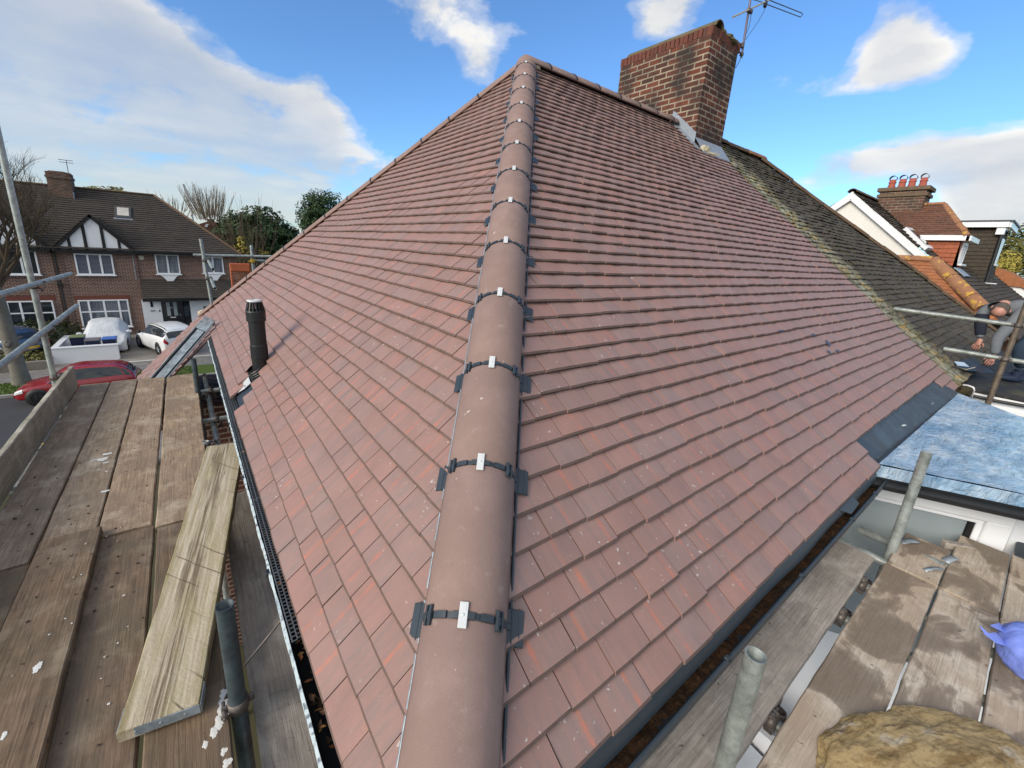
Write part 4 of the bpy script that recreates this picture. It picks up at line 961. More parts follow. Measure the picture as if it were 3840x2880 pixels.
# lifted slivers and steel end plates on the wet boards
def curl(label, c, d, w, rise, mat):
    c = V(c); mb = MB(); k = 8; vs = []
    for i in range(k+1):
        t = i/k; p = c+V(d)*t+V((0, 0, rise*math.sin(t*2.2))); s_ = V((d[1], -d[0], 0)).normalized()*w*(1-.35*t)*(1+.25*mnoise.noise(V((t*7, c.x, 3))))
        vs += [p-s_, p+s_, p+s_-V((0, 0, .005)), p-s_-V((0, 0, .005))]
    fs = [(i*4+j, i*4+(j+1) % 4, i*4+4+(j+1) % 4, i*4+4+j) for i in range(k) for j in range(4)]+[(0, 1, 2, 3), (4*k+3, 4*k+2, 4*k+1, 4*k)]
    mb.add(vs, fs, 0, True); return single('end_plate', mb, mat, label, 'end plate', c)
b_ = zoom(2400, 1950, .651)
P_ = hz(*b_(1545, 125), ZR); curl('bent metal end plate curling up by the galvanised pole', P_+V((-.05, .03, .002)), (.08, -.07, 0), .028, .02, m['zinc'])
P_ = hz(*b_(1800, 240), ZR); curl('bent metal end plate lifted over the dark gap between the wet boards', P_+V((-.04, .03, .002)), (.07, -.04, 0), .026, .025, m['zinc'])
P_ = hz(*b_(1700, 290), ZR); curl('twisted wet sliver of metal at the corner of the short board', P_+V((-.06, .04, .002)), (.08, -.07, 0), .014, .025, m['zinc'])
GT = 'scaffold tubes of the platform beside the wet flat roof'
bs = hz(*b_(1395, 320), ZR-.2); tp_ = hit(3445, 1735, (0, 1, 0), bs.y)
tube_obj('scaffold_standard', 'galvanised pole standing in front of the wing window at the end of the gap', (bs.x, bs.y, GZ), (bs.x, bs.y, tp_.z), m['tube'], GT)
# near standard: centre of its mouth and foot
t_ = zoom(2400, 1950, .651); yN = -.19
tt_ = hy(*t_(668, 775), yN)
tube_obj('scaffold_standard', 'pale galvanised pole with an open bright mouth in front of the gutter, nearest the stone', (tt_.x, yN, GZ), (tt_.x, yN, tt_.z), m['tube_pale'], GT, r=.0285)
for (x, lab, mt) in ((1.50, 'cross tube bridging the gap above the white roof, nearest the stone', 'tube_pale'), (2.42, 'cross tube in the gap halfway along the platform', 'tube_pale'), (2.83, 'cross tube in the gap just before the galvanised pole', 'tube_pale'), (3.22, 'grey cross tube sticking out under the wing window by the gutter end', 'tube')):
    tube_obj('scaffold_transom', lab, (x, .28, ZR-.075), (x, -1.4, ZR-.075), m[mt], GT, couplers=(((.46, (1, 0, -.2), 'coupler'),) if x < 3 else ()))
s0_, s1_ = hx(*t_(1262, 55), 3.55), hx(*t_(1400, 115), 3.5)
tube_obj('stub_tube', 'short broken looking tube end poking out in front of the wing window', s0_, s0_+(s1_-s0_)*3.2, m['tube'], GT)
single('timber_batten', MB().box(hz(*t_(1790, 140), ZR)+V((.05, -.03, -.02)), (.16, .05, .05), Matrix.Rotation(-.9, 3, 'Z'), .006), m['board_grey'], 'short rough batten end between the two short wet boards', 'batten', hz(*t_(1790, 140), ZR))

# lump of stone in the foreground
st = MB(); bm = bmesh.new(); bmesh.ops.create_icosphere(bm, subdivisions=6, radius=1)
outl = [hz(*t_(*q), ZR+.04) for q in ((900, 1429), (1120, 1340), (1230, 1215), (1420, 1130), (1560, 1050), (1700, 1030), (1830, 1100), (1960, 1210), (2080, 1310), (2212, 1400))]
cx_ = sum((p.x for p in outl))/len(outl)-.17; cy_ = sum((p.y for p in outl))/len(outl)-.02
for v in bm.verts:
    c0_ = v.co.copy(); f = 1+.20*mnoise.noise(c0_*1.7+V((4, 1, 2)))+.12*mnoise.noise(c0_*3.4+V((1, 7, 2)))+.03*mnoise.noise(c0_*9)+.012*mnoise.noise(c0_*24)+.05*round(3*mnoise.noise(c0_*2.6+V((7, 2, 1))))/3
    rd = abs(mnoise.noise(V((c0_.x*2+c0_.y*5, c0_.z*4, 3))))*.10+.12*abs(mnoise.noise(c0_*2.3+V((3, 3, 8))))
    v.co = V((c0_.x*.36*f, c0_.y*.30*f, max(-.02, c0_.z*.13*(f-rd))))
st.add([v.co+V((0, 0, 0)) for v in bm.verts], [[v.index for v in f.verts] for f in bm.faces]); bm.free()
n = N('tan_stone', .9, .2); v = n.co(); c = n.mix(n.noise(v, 5, 6, .65), (.30, .20, .085), (.46, .36, .20)); c = n.mix(n.ramp(n.noise(n.co(scale=(2, 7, 3), rot=(0, 0, .5)), 3, 6, .65), [(.48, 0), (.62, .8)]), c, (.17, .105, .04)); c = n.mix(n.ramp(n.noise(v, 9, 5), [(.62, 0), (.72, .7)]), c, (.52, .47, .38)); c = n.mix(n.ramp(n.noise(v, 60, 4), [(.35, .5), (.5, 0)]), c, (.12, .08, .035))
n.set('Base Color', c); n.bump(n.math('ADD', n.noise(v, 14, 6, .6), n.math('MULTIPLY', n.noise(v, 70, 3), .3)), .5, .012)
o = st.build('stone_lump', n.mat); o.location = (cx_+.0, cy_-.13, ZR-.005); o.rotation_euler = (0, 0, -.35); o.scale = (1.38, 1.05, .66); tag(o, 'rough tan lump of stone lying on the wet boards in the foreground', 'stone')
# blue bag
bc = hz(*t_(2175, 760), ZR+.08); bg_ = MB(); bm = bmesh.new(); bmesh.ops.create_icosphere(bm, subdivisions=5, radius=1)
for v in bm.verts:
    c0_ = v.co.copy(); f = 1+.14*mnoise.noise(c0_*1.6+V((9, 2, 2)))+.05*mnoise.noise(c0_*4)+.05*abs(mnoise.noise(V((c0_.x*6, c0_.y*2+c0_.z*3, 1))))
    v.co = V((c0_.x*.18*f, c0_.y*.135*f, max(-.085, c0_.z*.11*f)))
bg_.add([v.co.copy() for v in bm.verts], [[v.index for v in f.verts] for f in bm.faces], 0, True); bm.free()
n = N('blue_plastic_bag', .45, .4); n.set('Base Color', n.mix(n.noise(n.co(), 7, 4), (.13, .19, .60), (.24, .32, .80))); n.bump(n.noise(n.co(scale=(3, 1, 1)), 12, 4), .35, .02); n.set('Subsurface Weight', 0.0)
o = bg_.build('plastic_bag', n.mat); o.location = bc+V((0.02, -.07, .01)); o.rotation_euler = (0, 0, .5); tag(o, 'bright blue plastic bag tied in a bundle on the wet boards', 'bag')
mb = MB()
def ear(pts, wd_):
    vs = []
    for i, p in enumerate(pts):
        w_ = wd_*(1-i/(len(pts)-1))+.002; d_ = (pts[min(i+1, len(pts)-1)]-pts[max(i-1, 0)]).normalized(); s_ = V((d_.y, -d_.x, .3)).normalized(); vs += [p-s_*w_, p+s_*w_]
    mb.add(vs, [(i*2, i*2+1, i*2+3, i*2+2) for i in range(len(pts)-1)], 0, True)
ear([hz(*t_(*q), ZR+h_)-V(o.location) for q, h_ in (((2090, 690), .12), ((2030, 680), .13), ((1990, 650), .14), ((1958, 608), .16))], .03)
ear([hz(*t_(*q), ZR+h_)-V(o.location) for q, h_ in (((2110, 630), .13), ((2060, 620), .15), ((2018, 608), .16))], .028)
me = mb.build('tied_ends', n.mat); me.parent = o; me.rotation_euler = (0, 0, -.5)

# ---- below the right platform: white lean-to roof
ln = thing('lean_to_extension', 'white roofed lean-to seen through the gaps between the wet boards', 'extension', (1.5, -1.0, GZ))
mb = MB(); mb.add([V((-.2, .28, -2.3)), V((2.9, .28, -2.3)), V((2.9, -2.8, -2.75)), V((-.2, -2.8, -2.75))], [(0, 1, 2, 3)]); mb.build('roof', plain('white_textured_roof', (.62, .68, .74), .7, .3, var=.2, scale=5, bump=.4, bscale=25), ln, ln)
mb = MB(); [mb.bx(x-.03, x+.03, -2.8, .28, -2.5, -2.20) for x in (.02, 1.05, 2.0, 2.98)]; mb.build('glazing_bar', m['upvc'], ln, ln)
mb = MB(); mb.bx(.05, 2.95, -2.75, .28, GZ, -2.80); mb.build('wall', m['white_paint'], ln, ln)

# ================================================================== GROUND, ROAD
def sheet(mb, x0, x1, y0, y1, z, nx=1, ny=1, m=0):
    for i in range(nx):
        for j in range(ny):
            a, b = x0+(x1-x0)*i/nx, x0+(x1-x0)*(i+1)/nx; c, d = y0+(y1-y0)*j/ny, y0+(y1-y0)*(j+1)/ny
            mb.add([(a, c, z), (b, c, z), (b, d, z), (a, d, z)], [(0, 1, 2, 3)], m)
    return mb
n = N('garden_ground', .95, .1); v = n.co(); n.set('Base Color', n.mix(n.noise(v, .4, 6), (.045, .055, .025), (.10, .085, .055))); 
structure('ground', sheet(MB(), -1200, 1200, -600, 1800, GZ-.012), n.mat)
n = N('asphalt', .85, .3); v = n.co(); c = n.mix(n.noise(v, .9, 6), (.036, .038, .044), (.060, .062, .068)); c = n.mix(n.ramp(n.noise(v, 90, 2), [(.45, 0), (.7, .4)]), c, (.11, .11, .11)); n.set('Base Color', c); n.bump(n.noise(v, 120, 3), .3, .01)
structure('road', sheet(MB(), -120, 60, 17.45, 23.55, GZ), n.mat)
n = N('paving', .9, .2); v = n.co(); br = n.n('ShaderNodeTexBrick'); n.L(v, br.inputs['Vector']); br.inputs['Scale'].default_value = 1; br.inputs['Brick Width'].default_value = .9; br.inputs['Row Height'].default_value = .6; br.inputs['Mortar Size'].default_value = .012
br.inputs['Color1'].default_value = (.20, .19, .175, 1); br.inputs['Color2'].default_value = (.26, .25, .23, 1); br.inputs['Mortar'].default_value = (.08, .08, .07, 1)
n.set('Base Color', n.mix(n.ramp(n.noise(v, 2, 5), [(.4, .5), (.7, 0)]), br.outputs['Color'], (.14, .13, .12))); m['paving'] = n.mat
mb = MB(); mb.bx(-120, 60, 14.6, 17.3, GZ-.1, GZ+.11); mb.bx(-120, 60, 25.45, 27.35, GZ-.1, GZ+.112); structure('pavement', mb, m['paving'])
mb = MB()
for (y0, y1) in ((17.3, 17.45), (23.55, 23.70)):
    x = -30
    while x < 15: mb.bx(x, x+.905, y0, y1, GZ-.1, GZ+.118, .012); x += .915
structure('kerb', mb, plain('kerb_stone', (.30, .29, .27), .9, .2, var=.2, scale=3))
structure('road_marking', sheet(MB(), -60, 30, 17.75, 17.85, GZ+.005), plain('yellow_line', (.55, .40, .06), .8, .3, var=.25, scale=5))
n = N('verge_grass', .9, .1); v = n.co(); n.set('Base Color', n.mix(n.noise(v, 5, 6, .7), (.05, .085, .02), (.11, .15, .04)))
structure('grass_verge', sheet(MB(), -120, 60, 23.70, 25.45, GZ+.115), n.mat)
r = random.Random(2); mb = MB()
for i in range(5200):
    x, y = r.uniform(-8.2, -.5), r.uniform(23.72, 25.43); hgt = r.uniform(.03, .08); a = r.uniform(0, 6.28); dx, dy = math.cos(a)*.02, math.sin(a)*.02
    mb.add([(x-dx, y-dy, GZ+.113), (x+dx, y+dy, GZ+.113), (x+r.uniform(-.03, .03), y+r.uniform(-.03, .03), GZ+.115+hgt)], [(0, 1, 2)])
tag(mb.build('grass', leaf_mat('grass_blade', (.05, .10, .02), (.14, .20, .05)), None, None, False), 'short green grass on the verge beyond the road', 'grass', kind='stuff')
n = N('drive_concrete', .9, .2); v = n.co(); c = n.mix(n.noise(v, 1.1, 6), (.20, .185, .165), (.29, .27, .245)); n.set('Base Color', n.mix(n.ramp(n.noise(v, 5, 6), [(.5, 0), (.75, .4)]), c, (.13, .12, .10)))
structure('driveway', sheet(MB(), -6.1, 8, 27.35, 35.0, GZ+.118), n.mat)
mb = MB(); mb.bx(-3.3, 6, 27.36, 27.50, GZ+.05, GZ+.128, .01); structure('kerb_edging', mb, plain('pale_edging', (.55, .54, .5), .9, .2))
GD = GZ+.118

# ================================================================== HOUSE ACROSS THE ROAD
FYD = 35.0
hs = thing('semi_detached_house', 'brick semi across the road with black and white timbered gables and a dark roof', 'house', (-4.4, FYD, GZ))
def hq(name, mb, mat, parent=None): return mb.build(name, mat, parent or hs, hs)
fz = zoom(0, 500, 960/1694)
def P(a, b, y=FYD): return hy(*fz(a, b), y)
EZ = -.14; X0, X1 = -15.0, 2.86; RX = -1.40
mb = MB(); mb.bx(X0, X1, FYD, FYD+8, GZ, EZ); hq('wall', mb, m['brick_wall'])
mb = MB(); mb.bx(-5.86, -2.62, FYD-.06, FYD, GZ, EZ-.02); mb.bx(-9.7, -6.42, FYD-.06, FYD, GZ, EZ-.02); hq('bay_wall', mb, m['brick_wall'])
Sx = V((0, 4.5, 3.68)).normalized(); Nx = V((0, -3.68, 4.5)).normalized(); E0 = V((0, FYD-.42, EZ+.03)); smx = V((0, 4.5, 3.68)).length
mb = MB(); slope_tiles(mb, E0, V((1, 0, 0)), Sx, Nx, 0, 28, lambda s: X0, lambda s: 3.08+(RX-3.08)*min(1, s/smx), smx-.02, False, True, None, 31, 2.2, .37, .21, .01)
hq('roof', mb, m['dark_tile'])
rp = E0+Sx*smx
mb = MB(); mb.add([V((X0, rp.y, rp.z)), V((RX, rp.y, rp.z)), V((3.08, rp.y+4.6, EZ)), V((X0, rp.y+4.6, EZ))], [(0, 1, 2, 3)]); mb.add([V((RX, rp.y, rp.z)), V((3.08, FYD-.42, EZ+.03)), V((3.08, rp.y+4.6, EZ))], [(0, 1, 2)]); mb.add([V((X0, E0.y, E0.z-.02)), V((3.08, E0.y, E0.z-.02)), V((RX, rp.y, rp.z-.02)), V((X0, rp.y, rp.z-.02))], [(0, 1, 2, 3)]); hq('far_roof_slope', mb, m['dark_tile'])
c_ = V((3.12, E0.y-.02, E0.z+.02)); a_ = V((RX, rp.y, rp.z)); hd3 = (a_-c_).normalized(); hn3 = hd3.cross(V((4.5, 4.48, 0))); hn3 = hn3 if hn3.z > 0 else -hn3
mb = cap_tile(c_, hd3, hn3, (a_-c_).length, .11, .07); hq('hip_capping', mb, m['moss_ridge'])
hq('ridge_capping', cap_tile(V((X0, rp.y, rp.z)), (1, 0, 0), (0, 0, 1), RX-X0, .11, .08), m['moss_ridge'])
mb = MB(); mb.bx(-2.62, 3.1, FYD-.44, FYD-.40, EZ-.14, EZ+.04); mb.bx(-2.62, 3.1, FYD-.40, FYD, EZ-.15, EZ-.13); half_gutter(mb, (-2.6, FYD-.5, EZ+.0), (3.1, FYD-.5, EZ+.0), .06, .01, V((0, -1, 0))); hq('gutter', mb, m['black'])
# gables
def gable(xc, hw, zb, za, yf):
    mb = MB(); s_ = V((hw, 0, za-zb)); L_ = s_.length
    for sg in (-1, 1):
        Sg = V((-sg*hw, 0, za-zb)).normalized(); Ng = V((sg*(za-zb), 0, hw)).normalized()
        back = lambda s: (zb+(za-zb)*s/L_-E0.z)/3.68*4.5+E0.y
        slope_tiles(mb, V((xc+sg*(hw+.12), yf-.12, zb-.11)), V((0, 1, 0)), Sg, Ng, 0, int(L_/.21)+1, lambda s: 0, lambda s: max(.3, back(s)-(yf-.12)+.1), L_, False, False, None, 40+sg, 2, .37, .21, .01)
    hq('gable_roof', mb, m['grey_tile'])
    mb = MB(); mb.prism([V((xc-hw+.05, yf, zb)), V((xc+hw-.05, yf, zb)), V((xc, yf, za-.08))], (0, .3, 0)); g_ = hq('gable_panel', mb, m['white_paint'])
    mb = MB(); sl = (za-zb)/hw
    for sg in (-1, 1):
        d_ = V((-sg*hw, 0, za-zb)); L2 = d_.length; d_.normalize(); c0 = V((xc+sg*hw, yf-.05, zb-.02)); nn = V((sg*(za-zb), 0, hw)).normalized()
        mb.box(c0+d_*L2/2-nn*.07, (L2+.02, .09, .15), Matrix((d_, V((0, 1, 0)), d_.cross(V((0, 1, 0))))).transposed())
    mb.bx(xc-hw-.05, xc+hw+.05, yf-.04, yf+.02, zb-.16, zb+.03); mb.prism([V((xc-.22, yf-.055, za-.26)), V((xc+.22, yf-.055, za-.26)), V((xc, yf-.055, za))], (0, .1, 0))
    for dx, w_, ln in ((-.40, .15, .10), (.40, .15, -.10), (-1.10, .13, .05), (1.10, .13, -.05)):
        zt = zb+sl*(hw-abs(dx))-.16
        mb.prism([V((xc+dx-w_/2, yf-.025, zb)), V((xc+dx+w_/2, yf-.025, zb)), V((xc+dx+w_/2+ln*.0, yf-.025, zt)), V((xc+dx-w_/2+ln*.0, yf-.025, zt))], (0, .03, 0))
    hq('gable_timber', mb, m['timber_black'], g_)
ga_ = P(545, 545, FYD-.5)
gable(-4.42, 1.92, EZ-.05, ga_.z+.12, FYD-.30); gable(-7.92, 1.62, EZ-.05, ga_.z-.02, FYD-.30)
mb = MB(); mb.bx(-6.4, -5.9, FYD-.34, FYD-.0, EZ-.16, EZ-.0); hq('valley_fascia', mb, m['timber_black'])
# windows
def window(x0, x1, z0, z1, cols, y, glass, trans=None, sill=True, fw=.075, rows=None):
    mb = MB(); yf = y-.075
    mb.bx(x0, x1, yf, y+.02, z0, z0+fw, .008); mb.bx(x0, x1, yf, y+.02, z1-fw, z1, .008); mb.bx(x0, x0+fw, yf+.002, y+.02, z0+fw, z1-fw, .008); mb.bx(x1-fw, x1, yf+.002, y+.02, z0+fw, z1-fw, .008)
    for c in cols: xx = x0+(x1-x0)*c; mb.bx(xx-fw*.62, xx+fw*.62, yf+.004, y+.02, z0+fw, z1-fw, .006)
    if trans:
        zt = z0+(z1-z0)*trans; e = [0]+list(cols)+[1]
        for i in range(len(e)-1): mb.bx(x0+(x1-x0)*e[i]+fw*.62, x0+(x1-x0)*e[i+1]-fw*.62, yf+.006, y+.02, zt-fw*.5, zt+fw*.5, .005)
    o = hq('window', mb, m['upvc'])
    hq('pane', MB().bx(x0+fw*.8, x1-fw*.8, y-.045, y-.03, z0+fw*.8, z1-fw*.8), m[glass], o)
    if sill: hq('sill', MB().bx(x0-.07, x1+.07, y-.17, y+.01, z0-.06, z0-.002, .01), m['upvc'], o)
    return o
a, b = P(483, 790), P(770, 942); a2 = P(735, 790)
yb = FYD-.06
window(a.x+.02, (b.x+a2.x)/2, b.z+.05, a.z-.02, (.34, .67), yb, 'glass_blind')
a, b = P(515, 1105), P(885, 1277); a2 = P(840, 1095)
window(a.x-.0, (b.x+a2.x)/2, b.z+.03, (a.z+a2.z)/2, (.2, .5, .8), yb, 'glass_lead', .58)
lw = hq('window_lintel', MB().bx(a.x-.15, a2.x+.2, FYD-.068, FYD-.05, a.z+.02, a.z+.30), plain('lintel_brick', (.16, .06, .045), .85, .2, var=.35, scale=8))
# neighbour's bay windows on the left, behind the tree
window(-8.95, -7.0, -1.67, -.30, (.33, .67), yb, 'glass_dark'); window(-9.05, -6.75, -4.75, -3.17, (.2, .42, .72), yb, 'glass_dark', .55)
hq('window_lintel', MB().bx(-9.2, -6.6, FYD-.068, FYD-.05, -3.15, -2.87), bpy.data.materials['lintel_brick'])
for (pa, pb) in (((1020, 795), (1200, 935)), ((1332, 812), (1487, 930))):
    a, b = P(*pa), P(*pb); o = window(a.x, b.x-.02, b.z+.03, a.z-.02, (.5,), FYD, 'glass_net')
    xm = (a.x+b.x)/2; w2 = (b.x-a.x)/2; z_ = b.z-.03; mb = MB(); pr = []
    for i in range(9):
        t_ = i/8; pr.append((w2*(.85-.62*t_**.6), z_-.42*t_))
    mb.prism([V((xm+q, FYD-.14, z)) for q, z in pr]+[V((xm-q, FYD-.14, z)) for q, z in pr[::-1]], (0, .13, 0)); hq('window_apron', mb, m['upvc'], o)
# lean-to porch roof, door, panels
pz0, pz1 = P(1000, 965).z, P(1000, 1083).z
Sp = V((0, 1.1, pz0-pz1)).normalized(); Np = V((0, -(pz0-pz1), 1.1)).normalized()
mb = MB(); slope_tiles(mb, V((0, FYD-1.1, pz1+.02)), V((1, 0, 0)), Sp, Np, 0, int(V((0, 1.1, pz0-pz1)).length/.16)+1, lambda s: -2.58, lambda s: 3.0, V((0, 1.1, pz0-pz1)).length, False, False, None, 44, 2, .37, .16, .01)
mb.add([V((-2.58, FYD-1.1, pz1-.0)), V((3., FYD-1.1, pz1)), V((3., FYD, pz0-.02)), V((-2.58, FYD, pz0-.02))], [(0, 1, 2, 3)]); hq('porch_roof', mb, m['dark_tile'])
mb = MB(); mb.bx(-2.6, 3.02, FYD-1.16, FYD-1.1, pz1-.16, pz1+.02); mb.bx(-2.58, 3, FYD-1.1, FYD, pz1-.15, pz1-.12); half_gutter(mb, (-2.6, FYD-1.22, pz1+.0), (3, FYD-1.22, pz1+.0), .06, .01, V((0, -1, 0))); hq('porch_fascia', mb, m['black'])
yp = FYD-.35; d_ = zoom(520, 1110, 220/2147)
def D(a, b): return hy(*d_(a, b), yp)
px0, px1, dx0, dx1, gx1 = D(130, 400).x, D(830, 400).x, D(850, 400).x, D(1620, 400).x, D(1880, 400).x; zt_ = pz1-.16
mb = MB(); mb.bx(px0, px1, yp, FYD, GD, zt_); pnl = hq('white_panel', mb, m['white_paint'])
q0, q1 = D(410, 200), D(535, 405); hq('panel_window', MB().bx(q0.x, q1.x, yp-.02, yp+.01, q1.z, q0.z, .006), m['glass_dark'], pnl)
q0, q1 = D(430, 515), D(600, 560)
mb = MB()
for i, (w_, h_) in enumerate(((.05, .07), (.045, .09), (.05, .06), (.07, .1))): # wrought number sign, too small to read in the photograph
    xx = q0.x+(q1.x-q0.x)*(i+.3)/4; mb.tube([V((xx-w_/2, yp-.02, q1.z)), V((xx, yp-.02, q1.z+h_)), V((xx+w_/2, yp-.02, q1.z+.02)), V((xx+w_*.8, yp-.02, q1.z+.05))], .012, 5)
hq('house_number', mb, m['black'], pnl)
q0, q1 = D(740, 510), D(795, 572); hq('door_bell', MB().bx(q0.x, q1.x, yp-.03, yp+.01, q1.z, q0.z, .006), m['black'], pnl)
dr = hq('door', MB().bx(dx0, dx1, yp, FYD, GD+.03, zt_-.04), plain('black_door_paint', (.012, .012, .016), .3, .5))
for (qa, qb) in (((990, 230), (1150, 725)), ((1245, 220), (1400, 715))):
    q0, q1 = D(*qa), D(*qb); hq('door_glass', MB().bx(q0.x, q0.x+.19, yp-.015, yp+.01, q1.z, q0.z, .005), m['glass_frost'], dr)
q0 = D(1200, 430); hq('door_knocker', MB().lathe([(.025, 0), (.04, .015), (.055, 0)], q0+V((0, -.01, 0)), 14, (0, -1, 0)), m['zinc'], dr)
q0, q1 = D(1165, 765), D(1375, 795); hq('letter_slot', MB().bx(q0.x, q1.x, yp-.02, yp+.01, q1.z, q0.z, .006), m['white_plate'], dr)
q0 = D(1530, 660); hq('door_handle', MB().tube([q0+V((-.09, -.05, .01)), q0+V((0, -.05, .01)), q0+V((.01, -.05, -.12))], .014, 8), m['zinc'], dr)
hq('side_light', MB().bx(dx1+.03, gx1-.05, yp+.05, FYD, GD+.03, zt_-.04), m['glass_dark'])
mb = MB(); mb.bx(gx1, gx1+2.4, yp, FYD, GD, zt_); gd_ = hq('garage_panel', mb, m['upvc'])
hq('panel_window', MB().bx(gx1+.75, gx1+1.15, yp-.02, yp+.01, zt_-.95, zt_-.5, .006), m['glass_net'], gd_)
# chimney, rooflight, pipes, alarm box
a, b = P(303, 250, 38.2), P(455, 440, 38.2); xx1 = P(450, 300, 38.2).x
c1 = hq('chimney', MB().bx(a.x-.05, xx1+.1, 38.2, 39.4, b.z-.6, a.z-.12), m['brick_far'])
mb = MB(); mb.bx(a.x-.1, xx1+.15, 38.15, 39.45, a.z-.34, a.z-.2); mb.bx(a.x-.06, xx1+.1, 38.19, 39.41, a.z-.12, a.z+.02); lump(mb, ((a.x+xx1)/2, 38.8, a.z), (1.1, 1.0, .25), 5); hq('chimney_crown', mb, m['brick_far'], c1)
mb = MB(); mb.bx(xx1-.85, xx1+.14, 38.17, 38.2, b.z-.35, b.z+.05); mb.bx(xx1+.1, xx1+.13, 38.15, 39.3, b.z-.1, b.z+.5); hq('lead_apron', mb, m['lead'], c1)
ra = [E0+Sx*0]
def onx(a, b, o=0): return hit(*fz(a, b), Nx, Nx.dot(E0)+o)
q = [onx(757, 480, .08), onx(868, 487, .08), onx(868, 562, .08), onx(760, 555, .08)]
cc = sum(q, V((0, 0, 0)))/4; wl_ = (q[1]-q[0]).length; hl_ = (q[3]-q[0]).length; RM = Matrix((V((1, 0, 0)), Sx, Nx)).transposed()
rl = hq('roof_window', MB().box(cc-Nx*.04, (wl_, hl_, .1), RM, .02), plain('roof_window_frame', (.05, .05, .055), .5))
hq('pane', MB().box(cc+Nx*.012+Sx*.03, (wl_-.26, hl_-.34, .02), RM), m['glass_sky'], rl)
hq('flashing', MB().box(cc-Sx*(hl_/2+.05)-Nx*.05, (wl_+.1, .12, .02), RM), m['lead'], rl)
mb = MB(); xp = P(372, 850).x; zh = P(400, 1000).z; mb.tube([V((xp, FYD-.1, EZ-.1)), V((xp, FYD-.1, zh+.05))], .045, 8); mb.box((xp, FYD-.12, zh), (.22, .16, .14), None, .02); mb.tube([V((xp, FYD-.1, zh)), V((xp, FYD-.1, GD))], .04, 8); hq('drain_pipe', mb, m['black'])
mb = MB(); xp = P(885, 850).x; mb.tube([V((xp, FYD-.08, EZ-.12)), V((xp, FYD-.08, pz0))], .02, 6); hq('drain_pipe', mb, m['zinc'])
q0 = P(935, 822); hq('alarm_box', MB().bx(q0.x-.13, q0.x+.13, FYD-.1, FYD, q0.z-.14, q0.z+.14, .03), plain('alarm_cream', (.45, .44, .33), .5))
# aerial on that chimney
q0, q1 = P(437, 180, 38.8), P(462, 345, 38.8)
ta = thing('tv_aerial', 'far television aerial beside the chimney of the house across the road', 'aerial', q1)
MB().tube([q1+V((.05, 0, -.3)), q0], .02, 6).build('mast', m['tube_dark'], ta, ta)
mb = MB(); mb.tube([q0+V((-.35, 0, .02)), q0+V((.3, 0, .02))], .014, 5); [mb.tube([q0+V((dx, -.2, z)), q0+V((dx, .2, z))], .01, 5) for dx in (-.3, -.15, 0, .15, .28) for z in (.02, -.12)]; mb.tube([q0+V((-.3, 0, -.12)), q0+V((.28, 0, -.12))], .012, 5); mb.build('boom', m['tube_dark'], ta, ta)
MB().box(q1+V((.03, -.05, 0)), (.16, .12, .2), None, .02).build('bracket', m['coupler'], ta, ta)

# ================================================================== TREES AND PLANTS
def branch_tree(mb, base, d, L, r, depth, rr, spread=.5, upw=.15, n=5, wob=.12, kids=(2, 3), shrink=.72, rmin=.006, tips=None):
    pts = [base]; p = V(base); dd = V(d).normalized(); k = 4
    for i in range(k):
        dd = (dd+V((rr.uniform(-wob, wob), rr.uniform(-wob, wob), rr.uniform(-wob, wob)+upw*.25))).normalized(); p = p+dd*L/k; pts.append(p)
    e = r*.62; mb.tube(pts, [r+(e-r)*i/k for i in range(k+1)], max(4, n), False)
    if depth == 0 or r < rmin:
        if tips is not None: tips.append(p)
        return
    for i in range(rr.randint(*kids)):
        ax = V((rr.uniform(-1, 1), rr.uniform(-1, 1), rr.uniform(-.4, .8))); nd = (dd+ax.normalized()*spread*rr.uniform(.7, 1.4)+V((0, 0, upw))).normalized()
        bpt = pts[-1] if i == 0 else pts[rr.choice((2, 3, 4))]
        branch_tree(mb, bpt, nd, L*shrink*rr.uniform(.75, 1.15), e*rr.uniform(.7, .95), depth-1, rr, spread, upw, n-1, wob, kids, shrink, rmin, tips)
def leaf_blobs(mb, blobs, n, s0, s1, rr, shell=.55, flat=0.0):
    tot = sum(b[1].x*b[1].y*b[1].z for b in blobs)
    for c, e in blobs:
        k = int(n*(e.x*e.y*e.z)/tot)
        for i in range(k):
            while True:
                q = V((rr.uniform(-1, 1), rr.uniform(-1, 1), rr.uniform(-1, 1)))
                if shell*rr.random() < q.length < .96+.38*mnoise.noise(q*2.6+c): break
            if mnoise.noise((c+V((q.x*e.x, q.y*e.y, q.z*e.z)))*(2.2/max(e.x, .6))) < -.22: continue
            p = c+V((q.x*e.x, q.y*e.y, q.z*e.z)); t_ = (q.normalized()+V((rr.uniform(-.8, .8), rr.uniform(-.8, .8), rr.uniform(-.3, .9)))).normalized()
            u = t_.orthogonal().normalized(); u = Quaternion(t_, rr.uniform(0, 6.28)) @ u; w_ = t_.cross(u); L_ = rr.uniform(s0, s1)
            mb.add([p-u*L_, p+w_*L_*.5, p+u*L_, p-w_*L_*.5], [(0, 1, 2, 3)])
def leafy(name, label, base, trunk_h, blobs, n, s0, s1, leaf, group=None, seed=1, cat='tree', r0=.2):
    rr = random.Random(seed); t_ = thing(name, label, cat, base, group); base = V(base)
    zc_ = sum(V(c).z*V(e).x for c, e in blobs)/sum(V(e).x for c, e in blobs); trunk_h = (zc_-base.z)*.42; mb = MB(); branch_tree(mb, base, V((0, 0, 1)), trunk_h, r0, 3, rr, .6, .1, 7, .08, (2, 3), .5); mb.build('trunk', m['bark'], t_, t_)
    mb = MB(); leaf_blobs(mb, [(V(c), V(e)) for c, e in blobs], n, s0, s1, rr); mb.build('crown', m[leaf], t_, t_, False); return t_
